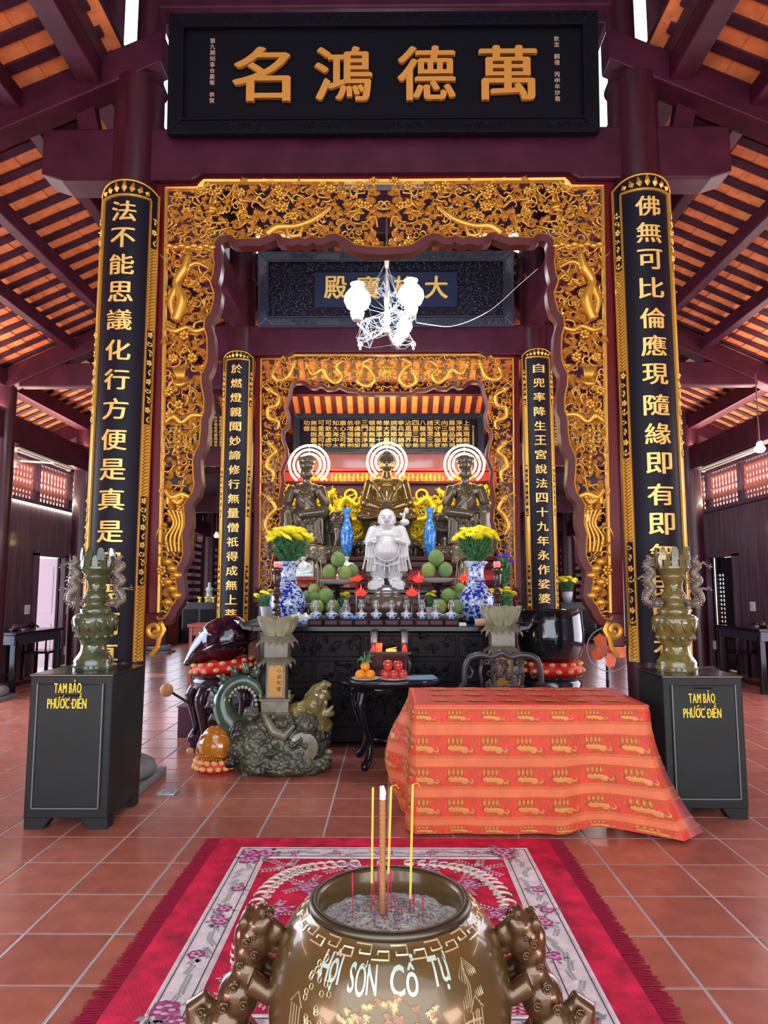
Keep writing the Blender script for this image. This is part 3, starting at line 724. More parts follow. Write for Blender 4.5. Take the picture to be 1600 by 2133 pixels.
# ---- column couplet boards: bowed panels carrying raised characters
def couplet(cx_, yc, z0, z1, R_, text, ys_px, chh, label, half=1.12):
    e = empty('couplet_board', (cx_, yc, 0), label, 'couplet board')
    ww = R_ * half * 2
    def bend(u, w, z):                                        # u along the arc, w outwards
        a = u / R_; return ((R_ + w) * sin(a), -(R_ + w) * cos(a), z)
    def strip(u0, u1, w0, w1, za, zb, n=8, arc=None):
        b = B(); vs = []; fs = []
        for i in range(n + 1):
            u = u0 + (u1 - u0) * i / n
            zt = zb - (0 if arc is None else arc * abs(u) ** 2.6 / (ww / 2) ** 2.6)
            vs += [bend(u, w0, za), bend(u, w1, za), bend(u, w1, zt), bend(u, w0, zt)]
        for i in range(n):
            for k in range(4): fs.append((4 * i + k, 4 * i + (k + 1) % 4, 4 * i + 4 + (k + 1) % 4, 4 * i + 4 + k))
        fs += [(0, 1, 2, 3), tuple(4 * n + k for k in (3, 2, 1, 0))]; b.add(vs, fs); return b
    hw = ww / 2; bw = hw * .26; pz = z1 - R_ * .62
    strip(-hw, hw, 0, .02, z0, z1, 20, arc=R_ * .32).build('panel', board_m, e, smooth=True, sharp=40)
    for s in (-1, 1):
        a, c = sorted((s * hw, s * (hw - bw)))
        for u in (a, c): strip(u - .006, u + .006, .02, .036, z0, pz if abs(u) < hw - .01 else z1 - R_ * .30, 1).build('gilt_bead', gold_m, e)
        L = z1 - z0
        segs = [(.80, .93, 0), (.585, .80, 1), (.49, .585, 0), (.405, .49, 0), (.235, .405, 1), (.15, .235, 0), (.07, .15, 0), (-.02, .07, 1)] if L > 3.9 else [(.86, .93, 0), (.68, .86, 1), (.58, .68, 0), (.48, .58, 0), (.33, .48, 1), (.24, .33, 0), (.15, .24, 0), (0, .15, 1)]
        for f0, f1, solid in segs:
            za, zb = z0 + max(f0, 0) * L, z0 + f1 * L
            if solid: strip(a + .008, c - .008, .02, .027, za, zb, 3).build('fretwork_panel', fret_m, e)
            else:
                q = B(); n = int((zb - za) / .07); um = (a + c) / 2
                for k in range(n):
                    z = za + (k + .5) * (zb - za) / n; x, y, _ = bend(um, .03, z)
                    t = B(); 
                    if k % 3 == 1: blossom(t, 0, 0, 0, .026, 5)
                    else: curl(t, 0, 0, 0, .026, k, 1.0, .005, 1 if k % 2 else -1, 4, 7)
                    leaf(t, 0, .0, -.004, .035, .016, 1.2 + (k % 2) * 1.4); leaf(t, 0, .0, -.004, .035, .016, -1.5 + (k % 2))
                    q.add(t.v, t.f, TM((x, y, z), (0, 0, um / R_)))
                q.build('floral_inset', letter_m, e, smooth=True, kind='stuff')
    # crown ornament
    q = B()
    for k in range(-3, 4):
        h = .10 * R_ / .235 * (1 - abs(k) * .22) + .02; t = B(); u = k * hw * .2
        leaf(t, 0, 0, 0, h, .05 * R_ / .235, pi / 2 - k * .16, .02); x, y, _ = bend(u, .03, 0); q.add(t.v, t.f, TM((x, y, pz + .03), (0, 0, u / R_)))
    q.build('crown_ornament', gold_m, e)
    strip(-hw + bw, hw - bw, .02, .034, pz, pz + .018, 10).build('gilt_bead', gold_m, e)
    for za in (0,):
        top = B(); P = [bend(-hw + (2 * hw) * i / 24, .03, z1 - .01 - R_ * .32 * abs(-1 + i / 12) ** 2.6) for i in range(25)]; top.tube(P, .009, 5); top.build('gilt_rim', gold_m, e, smooth=True)
    for ch, py in zip(text, ys_px):
        z = at(px_of[label], py, yc - R_).z
        q = letter(ch, chh * 1.02, chh * .95, .012, .018); bm = bmesh.new(); vv = [bm.verts.new(p) for p in q.v]
        for f in q.f:
            try: bm.faces.new([vv[i] for i in f])
            except ValueError: pass
        for k in range(-4, 5): bmesh.ops.bisect_plane(bm, geom=bm.verts[:] + bm.edges[:] + bm.faces[:], plane_co=(k * chh / 9, 0, 0), plane_no=(1, 0, 0))
        bm.verts.index_update(); nb = B(); nb.add([bend(v.co.x, .024 - v.co.y, v.co.z + z) for v in bm.verts], [tuple(v.index for v in f.verts) for f in bm.faces]); bm.free()
        nb.build('character', letter_m, e)
    return e
# fretted gold strip: a flat print-like relief of angular lattice
def fret_material():
    m = mat('gilt fretwork', (0.80, 0.50, 0.09), .4, .55); nt = m.node_tree; N, L = nt.nodes, nt.links; b = N['Principled BSDF']
    tc = N.new('ShaderNodeTexCoord'); mp = N.new('ShaderNodeMapping'); mp.inputs['Rotation'].default_value = (0, R(45), 0); mp.inputs['Scale'].default_value = (1, 0, 1)
    br = N.new('ShaderNodeTexBrick'); br.inputs['Scale'].default_value = 13; br.inputs['Mortar Size'].default_value = .04
    mp2 = N.new('ShaderNodeMapping'); mp2.inputs['Rotation'].default_value = (R(90), 0, 0)
    L.new(tc.outputs['Object'], mp.inputs['Vector']); L.new(mp.outputs[0], mp2.inputs['Vector']); L.new(mp2.outputs[0], br.inputs['Vector'])
    br.inputs['Color1'].default_value = (.86, .55, .10, 1); br.inputs['Color2'].default_value = (.76, .46, .08, 1); br.inputs['Mortar'].default_value = (.20, .10, .02, 1)
    L.new(br.outputs['Color'], b.inputs['Base Color']); return m
fret_m = fret_material()
px_of = {}
T1 = '法不能思議化行方便是真是假假而真'; Y1 = [452, 508, 553, 610, 668, 731, 792, 853, 917, 979, 1041, 1108, 1172, 1238, 1300, 1362]
T2 = '佛無可比倫應現隨緣即有即無即即有'; Y2 = [432, 487, 543, 602, 665, 722, 781, 845, 905, 966, 1031, 1092, 1156, 1222, 1288, 1352]
T3 = '於燃燈親聞妙諦修行無量僧祇得成無上菩'; Y3 = [769 + 30.0 * k for k in range(18)]
T4 = '自兜率降生王宮說法四十九年永作娑婆'; Y4 = [768 + 29.9 * k for k in range(17)]
Y1 = [442, 498] + Y1[2:]
for lab, px in (('left front couplet board reading down from 法 to 真, gilt side strips', 262), ('right front couplet board starting with 佛無可, gilt side strips', 1345), ('left inner couplet board starting with 於燃燈, above the black wooden fish', 495), ('right inner couplet board starting with 自兜率, above the black bowl bell', 1112)): px_of[lab] = px
LB = list(px_of)
couplet(XL, D1, .95, Z(364, D1 - .3), .235, T1, Y1, .175, LB[0])
couplet(XR, D1, .95, Z(357, D1 - .3), .235, T2, Y2, .175, LB[1])
couplet(XL + .02, D2, .9, Z(731, D2 - .2), .215, T3, Y3, .135, LB[2], 1.0)
couplet(XR - .01, D2, .9, Z(728, D2 - .2), .215, T4, Y4, .135, LB[3], 1.0)

# ---- hanging plaques
def plaque(name, label, x0, x1, z0, z1, y, tilt, chars, chx, chh, cm, fm, fr, cpy=0.5, carved=False, side=None, depth=.03):
    W_, H_ = x1 - x0, z1 - z0
    e = empty(name, ((x0 + x1) / 2, y, z0), label, 'plaque'); e.rotation_euler = (tilt, 0, 0)
    hw = W_ / 2
    b = B(); b.box((0, .03, H_ / 2), (W_ - .02, .03, H_ - .02)); b.build('back_board', plaqueblack_m if cm is letterorange_m else board_m, e)
    b = B()
    for s in (-1, 1):
        b.prism([(s * hw, 0), (s * (hw - fr), fr), (s * (hw - fr), H_ - fr), (s * hw, H_)], -.04, .02)
    b.prism([(-hw, 0), (hw, 0), (hw - fr, fr), (-hw + fr, fr)], -.04, .02); b.prism([(-hw, H_), (hw, H_), (hw - fr, H_ - fr), (-hw + fr, H_ - fr)], -.04, .02)
    b.build('frame', fm, e, bevel=.006)
    b = B()
    for s in (-1, 1):
        b.box((s * (hw - fr - .012), -.045, H_ / 2), (.018, .02, H_ - 2 * fr)); b.box((0, -.045, H_ / 2 + s * (H_ / 2 - fr - .012)), (W_ - 2 * fr, .02, .018))
    b.build('inner_bead', fm, e, bevel=.004)
    # diagonal hatching cut into the frame
    q = B()
    for s in (-1, 1):
        n = int(W_ / .028)
        for k in range(n):
            x = -hw + fr + k * .028
            if (k // 12) % 2 == 0 and x < hw - fr: q.tube([(x, -.043, H_ / 2 + s * (H_ / 2 - fr * .85)), (x + fr * .6, -.043, H_ / 2 + s * (H_ / 2 - fr * .25))], .004, 4)
            elif x < hw - fr and k % 2: curl(q, x, H_ / 2 + s * (H_ / 2 - fr * .5), -.043, fr * .28, k, .9, .004, 1, 4, 6)
        for k in range(int(H_ / .035)):
            z = fr + k * .035
            if z < H_ - fr: q.tube([(s * (hw - fr * .85), -.043, z), (s * (hw - fr * .25), -.043, z + fr * .5)], .004, 4)
    q.build('frame_carving', fm, e, kind='stuff')
    if carved:
        q = B(); rr = random.Random(5)
        reg = lambda x, z: abs(x) > W_ * .285 or z > H_ - fr - .12 or z < fr + .1
        field(q, q, (reg, (-hw + fr + .03, hw - fr - .03, fr + .03, H_ - fr - .03)), -.0, .05, rr, .8); q.build('pierced_carving', fm, e, smooth=True, kind='stuff')
        b = B(); b.box((0, .0, H_ * .5), (W_ * .56, .03, H_ * .46)); b.build('name_panel', mat('deep blue black panel', (.008, .014, .05), .35), e, bevel=.004)
    for ch, x in zip(chars, chx):
        q = letter(ch, chh, chh, depth, .022); q.build('character', cm, e, loc=(x, -.02 if not carved else -.03, H_ * cpy))
    if side:
        for x, txt in side:
            for k, ch in enumerate(txt):
                if ch != ' ': letter(ch, .042, .042, .006, .01).build('small_character', mat('worn gold ink', (.45, .30, .22), .5), e, loc=(x, .01, H_ * .80 - k * .052))
    return e
yp = 5.38
z0, z1 = Z(282, yp), Z(42, yp)
pxx = lambda px, py, y, x0, x1: at(px, py, y).x - (x0 + x1) / 2
x0, x1 = X(355, yp, 160), X(1243, yp, 160)
plaque('name_plaque', 'large black plaque with four orange gold characters 名鴻德萬 under the roof', x0, x1, z0, z1, yp, R(3), '名鴻德萬', [pxx(p, 170, yp, x0, x1) for p in (547, 716, 888, 1056)], .46, letterorange_m, plaqueblack_m, .11, .49,
       side=[(pxx(443, 170, yp, x0, x1), '第九期知事合慶衛 恭賀'), (pxx(1160, 170, yp, x0, x1), '欽定 嗣德 丙申年妙龍')])
x0, x1 = X(540, D2 - .2, 600), X(1068, D2 - .2, 600)
plaque('name_plaque', 'smaller carved black plaque behind the chandelier with characters 殿寶雄大', x0, x1, Z(682, D2 - .2), Z(532, D2 - .2), D2 - .2, R(6), '殿寶雄大', [pxx(p, 600, D2 - .2, x0, x1) for p in (700, 768, 843, 908)], .31, letter_m, carvedblack_m, .13, .52, carved=True)
# long inscription board above the statues
yb = D3 - .16
x0, x1 = X(612, yb, 900), X(1008, yb, 900); z0, z1 = Z(945, yb), Z(862, yb)
e = plaque('inscription_board', 'long blue black inscription board of many gold columns above the statues', x0, x1, z0, z1, yb, 0, '', [], .1, letter_m, carvedblack_m, .09)
ROWS = ['功德', '無能說盡佛', '可量風可計', '可飲盡虛空', '知大海中水', '塵心念可數', '依增福慧剎', '非虞檀信皈', '三門清淨絕', '頓超無難事', '希勝進十地', '樂大眾重薩', '調雨順民安', '寧兵革銷風', '沾恩國界安', '四恩三有盡', '八難俱離苦', '諸聖眾三途', '天守護伽藍', '向三寶眾龍', '展諸品咒迴', '淨眾諷誦祕', '上來現前清']
for i, col in enumerate(ROWS):
    for j, ch in enumerate(col):
        p = at(638.5 + i * 15.15, 880.5 + j * 11.9, yb)
        letter(ch, .112, .088, .008, .012).build('character', letter_m, e, loc=(p.x - (x0 + x1) / 2, .008, p.z - z0))
for k in range(10): 
    for px, n in ((986, 0), (622, 4)):
        if k >= n: p = at(px, 888 + k * 4.2, yb); letter('丙子年孟秋恭錄迴向偈'[k], .03, .03, .004, .02).build('small_character', letter_m, e, loc=(p.x - (x0 + x1) / 2, .01, p.z - z0))
SUT = ['不垢不淨不增不減是', '故空中無色無受想行', '識無眼耳鼻舌身意無', '色聲香味觸法無眼界', '乃至無意識界無無明', '亦無無明盡乃至無老', '死亦無老死盡無苦集']
for px0, px1, lab in ((345, 482, 'left small black board of gold sutra text behind the arch'), (1140, 1282, 'right small black board of gold sutra text behind the arch')):
    x0, x1 = X(px0, yb, 900), X(px1, yb, 900); z0, z1 = Z(936, yb), Z(862, yb)
    e = plaque('inscription_board', lab, x0, x1, z0, z1, yb, 0, '', [], .1, letter_m, carvedblack_m, .03)
    for i in range(12):
        for j in range(9):
            p = at(px0 + 8 + i * (px1 - px0 - 14) / 11.5, 869 + j * 7.4, yb)
            letter(SUT[(i * 3) % 7][j], .062, .056, .005, .01).build('character', letter_m, e, loc=(p.x - (x0 + x1) / 2, .008, p.z - z0))
# ================================================================ ALTAR
def px2m(Y): return (Y + .3) / FPX
# rear altar, middle tier, front altar table
zA = Z(1160, 10.3)
e = empty('altar_tier', (CX, 10.3, 0), 'tall red lacquered rear altar carrying the three bronze statues', 'altar')
b = B(); b.box((0, 1.0, zA / 2 - .03), (3.5, 1.9, zA - .06)); b.build('body', red_m, e, bevel=.01)
b = B(); b.box((0, .98, zA - .03), (3.66, 2.05, .06)); b.box((0, .0, zA - .14), (3.6, .16, .05)); b.box((0, .0, zA - .40), (3.6, .16, .05)); b.build('cornice', mould_m, e, bevel=.008)
for k in range(6): b = B(); b.box((-1.5 + .6 * k, .04, zA - .27), (.5, .03, .16)); b.build('panel', red2_m if k % 2 else red_m, e, bevel=.01)
zM = 1.50
e = empty('altar_tier', (CX, 8.45, 0), 'dark middle altar tier behind the row of oil lamps', 'altar')
b = B(); b.box((0, .7, zM / 2 - .02), (3.0, 1.5, zM - .05)); b.build('body', mat('dark maroon lacquer', (.05, .006, .012), .3, coat=.3), e, bevel=.01)
b = B(); b.box((0, .68, zM - .02), (3.14, 1.64, .045)); b.build('top', black_m, e, bevel=.008)
for k in range(4): b = B(); b.box((0, -.06, zM - .10 - .07 * k), (3.0, .04, .012)); b.build('fillet', mould_m, e)
YT = 6.8; zT = Z(1304, YT)
e = empty('altar_table', (CX, YT, 0), 'long black carved front altar table bearing lamps, vases and fruit', 'table')
b = B(); b.box((.0, .62, zT - .025), (2.56, 1.36, .05)); b.prism([(-1.28, zT - .05), (-1.38, zT - .03), (-1.42, zT + .03), (-1.39, zT + .04), (-1.36, zT), (-1.28, zT)], -.04, 1.3); b.prism([(1.28, zT - .05), (1.38, zT - .03), (1.42, zT + .03), (1.39, zT + .04), (1.36, zT), (1.28, zT)], -.04, 1.3); b.build('top', black_m, e, bevel=.006)
b = B(); b.box((0, .62, zT / 2), (2.34, 1.2, zT - .12)); b.build('body', blackmatte_m, e, bevel=.01)
for s in (-1, 1):
    for yy in (.02, 1.22): b = B(); b.box((s * 1.17, yy, zT / 2 - .02), (.10, .10, zT - .05)); b.build('leg', black_m, e, bevel=.012)
for r_, (za, zb) in enumerate(((.86, 1.06), (.62, .82), (.20, .56))):
    for k in range(5):
        x = -.92 + .46 * k
        f = B(); f.box((x, .005, (za + zb) / 2), (.43, .03, zb - za)); p = f.build('panel', blackmatte_m, e, bevel=.008)
        q = B(); rr = random.Random(k + 9 * r_); field(q, q, (lambda a, c: True, (x - .17, x + .17, za + .04, zb - .04)), -.015, .075, rr, .9); q.build('carving', blackmatte_m, p, smooth=True, kind='stuff')

# wooden back wall and gilt key frieze
b = B(); b.box((CX, D3 - .02, (zA + Z(985, D3)) / 2), (3.8, .06, Z(985, D3) - zA)); struct(b.build('wall_altar', mat('orange lit brown boards', (.38, .15, .06), .45, var=.2, stretch=(4, 1, .4))))  # no emission; the halos' orange light is put into the wood colour
Yf = D3 - .16; zf0, zf1 = Z(1005, Yf), Z(985, Yf)
e = empty('key_frieze', (CX, Yf, zf0), 'red rail with gilt key fret and small dragons behind the statue shoulders', 'frieze')
b = B(); b.box((0, 0, (zf1 - zf0) / 2), (3.9, .05, zf1 - zf0 + .03)); b.box((0, -.02, -.05), (3.9, .1, .05)); b.box((0, -.02, zf1 - zf0 + .05), (3.9, .1, .05)); b.build('rail', mat('vermilion rail', (.42, .03, .02), .35), e, bevel=.008)
hh = zf1 - zf0
for s in (-1, 1):
    q = B()
    for k in range(11):
        x = s * (.18 + .078 * k); q.tube([(x - .03, -.035, .02), (x - .03, -.035, hh - .02), (x + .03, -.035, hh - .02), (x + .03, -.035, hh * .45), (x, -.035, hh * .45)] if k % 2 else [(x - .03, -.035, hh - .02), (x - .03, -.035, .02), (x + .03, -.035, .02), (x + .03, -.035, hh * .55), (x, -.035, hh * .55)], .011, 4)
    q.build('key_fret', goldbright_m, e)
    q = B(); dragon(q, [(s * (1.10 + .09 * k), -.03, hh / 2 + (.035 if k % 2 else -.035)) for k in range(6)], .022, rg, True); q.build('gilt_dragon', goldbright_m, e)
# yellow gold dragon screen
Ys = D3 - .35; sz0, sz1 = Z(1142, Ys), Z(1006, Ys); sx0, sx1 = X(588, Ys, 1080), X(1022, Ys, 1080)
e = empty('dragon_screen', ((sx0 + sx1) / 2, Ys, sz0), 'bright yellow gold pierced dragon screen between the bronze statues', 'screen')
hw = (sx1 - sx0) / 2; hh = sz1 - sz0
b = B(); b.box((0, .06, hh / 2), (2 * hw, .03, hh)); b.build('backing', mat('dark maroon backing', (.07, .008, .012), .5), e)
b = B(); b.box((0, 0, .0), (2 * hw, .12, .06)); b.box((0, 0, hh), (2 * hw, .12, .05)); b.build('frame', mould_m, e, bevel=.008)
q, q2 = B(), B(); rr = random.Random(11)
field(q, q2, (lambda x, z: z < hh * (.62 + .38 * abs(x) / hw), (-hw + .05, hw - .05, .05, hh - .06)), -.02, .045, rr, 1.15)
q.build('wave_scrolls', goldbright_m, e, smooth=True, kind='stuff'); q2.build('flame_leaves', goldbright_m, e, kind='stuff')
for s in (-1, 1):
    for pts in ([(.42, .72), (.52, .62), (.70, .72), (.82, .56), (.66, .42), (.48, .40), (.38, .25), (.52, .14)], [(.95, .80), (1.06, .66), (.92, .52), (1.1, .38), (1.25, .5), (1.3, .3)]):
        q = B(); dragon(q, [(s * x, -.06, z * hh / .95) for x, z in pts], .045, rr); q.build('gilt_dragon', goldbright_m, e, smooth=True)
    q = B(); q.tube([(s * .62 + .10 * cos(a / 16 * 2 * pi), -.06, hh * .80 + .10 * sin(a / 16 * 2 * pi)) for a in range(16)], .022, 6, closed=True); q.build('gilt_ring', goldbright_m, e, smooth=True)

# ---- statues -----------------------------------------------------------
def face(b, c, r, s=1):
    """nose, lips, brow and eyelids on a head of radii r centred at c, looking to -y"""
    x, y, z = c; rx, ry, rz = r
    b.tube([(x, y - ry * .93, z + rz * .22), (x, y - ry * 1.12, z - rz * .12), (x, y - ry * .98, z - rz * .2)], [rx * .10, rx * .19, rx * .1], 6)
    b.ell((x, y - ry * .86, z - rz * .42), (rx * .30, ry * .18, rz * .09), 8, 5); b.ell((x, y - ry * .80, z - rz * .56), (rx * .22, ry * .17, rz * .09), 8, 5)
    for k in (-1, 1):
        b.ell((x + k * rx * .38, y - ry * .80, z + rz * .06), (rx * .24, ry * .16, rz * .09), 8, 5)
        b.tube([(x + k * rx * .12, y - ry * .93, z + rz * .22), (x + k * rx * .4, y - ry * .92, z + rz * .30), (x + k * rx * .66, y - ry * .72, z + rz * .2)], rx * .05, 5)
        b.ell((x + k * rx * .98, y, z - rz * .1), (rx * .12, ry * .22, rz * .46), 6, 6)
def facemarks(e, c, r, m, smile=.2):
    x, y, z = c; rx, ry, rz = r; q = B()
    def on(u, v): k = max(.05, 1 - u * u - v * v); return (x + rx * u, y - ry * math.sqrt(k) * 1.05, z + rz * v)
    for k in (-1, 1):
        q.tube([on(k * .16, .07), on(k * .36, .02), on(k * .58, .08)], rx * .035, 4); q.tube([on(k * .12, .24), on(k * .38, .36), on(k * .66, .24)], rx * .03, 4)
    q.tube([on(-.34, -.42 + smile * .22), on(-.17, -.44), on(0, -.46), on(.17, -.44), on(.34, -.42 + smile * .22)], rx * .045, 4); q.tube([on(-.12, -.2), on(0, -.24), on(.12, -.2)], rx * .03, 4)
    q.build('face_lines', m, e, smooth=True)
line_m = mat('dark modelled line', (.03, .022, .02), .5); gline_m = mat('grey modelled line', (.14, .13, .14), .5)
def hand(b, c, d, u, s):
    """palm and five curled fingers; d forward, u across"""
    c, d, u = V(c), V(d).normalized(), V(u).normalized(); nrm = d.cross(u)
    b.ell(c, (s * .5, s * .5, s * .35), 8, 6)
    for k in range(4):
        o = c + u * (k - 1.5) * s * .26 + d * s * .4; L = s * (.62, .74, .70, .52)[k]
        b.tube([o - d * s * .2, o + d * L * .5, o + d * L * .85 - nrm * L * .25], [s * .15, s * .14, s * .10], 6)
    b.tube([c + u * -s * .45, c - u * s * .62 + d * s * .25, c - u * s * .55 + d * s * .5], [s * .16, s * .15, s * .1], 6)
def folds(b, pts_list, r):
    for P in pts_list: b.tube(P, r, 5)
def seated_buddha(e, s, m, voxel):
    b = B(); S = lambda *p: tuple(c * s for c in p)
    b.ell(S(0, 4, 14), S(50, 30, 14), 16, 8); cap(b, S(0, 0, 14), S(0, 0, 58), 29 * s, 26 * s, 12); b.ell(S(0, 2, 74), S(39, 19, 20), 14, 8); cap(b, S(0, 0, 85), S(0, -2, 104), 12 * s, 9 * s)
    for k in (-1, 1):
        cap(b, S(k * 34, 2, 76), S(k * 43, -2, 40), 13 * s, 13 * s); cap(b, S(k * 43, -2, 40), S(k * 12, -28, 26), 12 * s, 8 * s)
        cap(b, S(k * 18, 0, 10), S(k * 50, -14, 11), 17 * s, 13 * s); cap(b, S(k * 50, -14, 11), S(-k * 8, -34, 9), 12 * s, 8 * s)
        folds(b, [[S(k * (30 - 4 * j), -15 - j, 86 - 5 * j), S(k * (24 - 4 * j), -24, 66 - 4 * j), S(k * (12 - 2 * j), -27, 46 - 2 * j)] for j in range(3)], 1.6 * s)
        folds(b, [[S(k * 52, -22 + 2 * j, 6 + 5 * j), S(k * 34, -31, 3 + 6 * j), S(k * 12, -38, 7 + 4 * j)] for j in range(3)], 1.6 * s)
        folds(b, [[S(k * 46, -10, 58 - 9 * j), S(k * 50, -8, 44 - 5 * j), S(k * 38, -20, 34 - 4 * j)] for j in range(2)], 1.5 * s)
        hand(b, S(k * 7, -32, 24), (-k, -.2, 0), (0, -1, 0), 9 * s)
    b.ell(S(0, -3, 119), S(14, 15, 18), 14, 10); face(b, S(0, -3, 118), S(14, 15, 17))
    body = sculpt(b, 'body', m, e, voxel, 2); facemarks(e, S(0, -4, 118), S(14, 15, 17), line_m)
    h = B(); h.ell(S(0, 0, 127), S(15.5, 16, 13), 14, 8); h.ell(S(0, 1, 141), S(8.5, 9, 7), 10, 7)
    for i in range(5):
        zz = 126 + 4 * i; rr = 15.8 * math.sqrt(max(.05, 1 - ((zz - 127) / 13.5) ** 2)) if zz < 139 else 8
        for j in range(14): a = pi + j * pi / 13; h.ell(S(rr * cos(a), rr * 1.02 * sin(a), zz), 1.9 * s, 6, 4)
    h.build('hair_curls', bronzed_m, e, smooth=True)
    return body
def lotus(e, s, r, h, m, n=14, name='lotus_base'):
    b = B(); b.lathe([(r * .8, 0), (r * .95, h * .1), (r * .75, h * .3), (r * .62, h * .5), (r * .8, h * .7), (r, h)], 28); b.build(name, m, e, smooth=True, sharp=50)
    for row, (z, rr, up) in enumerate(((h * .55, r * .78, 1), (h * .45, r * .8, -1))):
        q = B()
        for k in range(n):
            a = 2 * pi * (k + .5 * row) / n; q.ell((rr * cos(a), rr * sin(a), z + up * h * .18), (r * .17, r * .17, h * .30), 7, 5)
        q.build('petals', m, e, smooth=True)
def halo(x, y, z, rs, label):
    e = empty('neon_halo', (x, y, z), label, 'halo', 'neon halos behind the three statues')
    for r, tt in zip(rs, (.018, .018, .017)):
        b = B(); n = 40; P = [(r * cos(a), 0, r * sin(a)) for a in [R(-52) + R(284) * k / n for k in range(n + 1)]]; b.tube(P, tt, 8); b.build('neon_ring', neon_m, e, smooth=True)
    b = B()
    for a in (90, 30, 150): b.box((0, 0, 0), (.014, .01, .1), TM((rs[1] * cos(R(a)), 0.01, rs[1] * sin(R(a))), (0, R(90 - a), 0)))
    b.build('ring_clip', tassel_m, e)
    point('halo_glow', (x, y - .25, z + .05), 7, (1.0, .80, .42), .3)
    point('halo_back_glow', (x, y + .25, z), 6, (1.0, .62, .25), .2)
YB = 11.5; sB = px2m(YB)
xB, zB = X(806, YB), Z(1087, YB)
e = empty('central_buddha', (xB, YB, zA), 'large bronze Buddha seated in meditation under the central neon halo', 'statue', 'bronze figures on the rear altar')
sub = bpy.data.objects.new('figure', None); COL.objects.link(sub); sub.parent = e; sub.location = (0, 0, zB - zA)
seated_buddha(sub, sB, bronzeg_m, .012)
b = B(); b.lathe([(.48, 0), (.50, .06), (.42, .14), (.40, zB - zA - .12), (.46, zB - zA - .02)], 28); b.build('pedestal', bronzed_m, e, smooth=True, sharp=50)
for k in range(7):                                           # crouching lions around the throne
    a = pi + k * pi / 6; q = B(); q.ell((0, 0, 0), (.10, .10, .12), 8, 6); q.ell((.0, -.09, -.01), (.065, .05, .05), 8, 5)
    for s in (-1, 1): q.ell((s * .06, -.05, .07), .028, 6, 4); q.ell((s * .035, -.10, .035), .015, 6, 4); q.tube([(s * .07, -.02, -.08), (s * .08, -.08, -.2)], .035, 6)
    q.build('throne_lion', bronzed_m, e, smooth=True, loc=(.44 * cos(a), .40 * sin(a), .26), rz=a + pi / 2)
b = B(); b.lathe([(.53, 0), (.55, .05), (.48, .09)], 28); b.build('foot_ring', bronze_m, e, smooth=True)
halo(X(806, YB + .22), YB + .22, Z(962, YB + .22), (.335, .262, .19), 'glowing three-ring neon halo behind the central Buddha head')

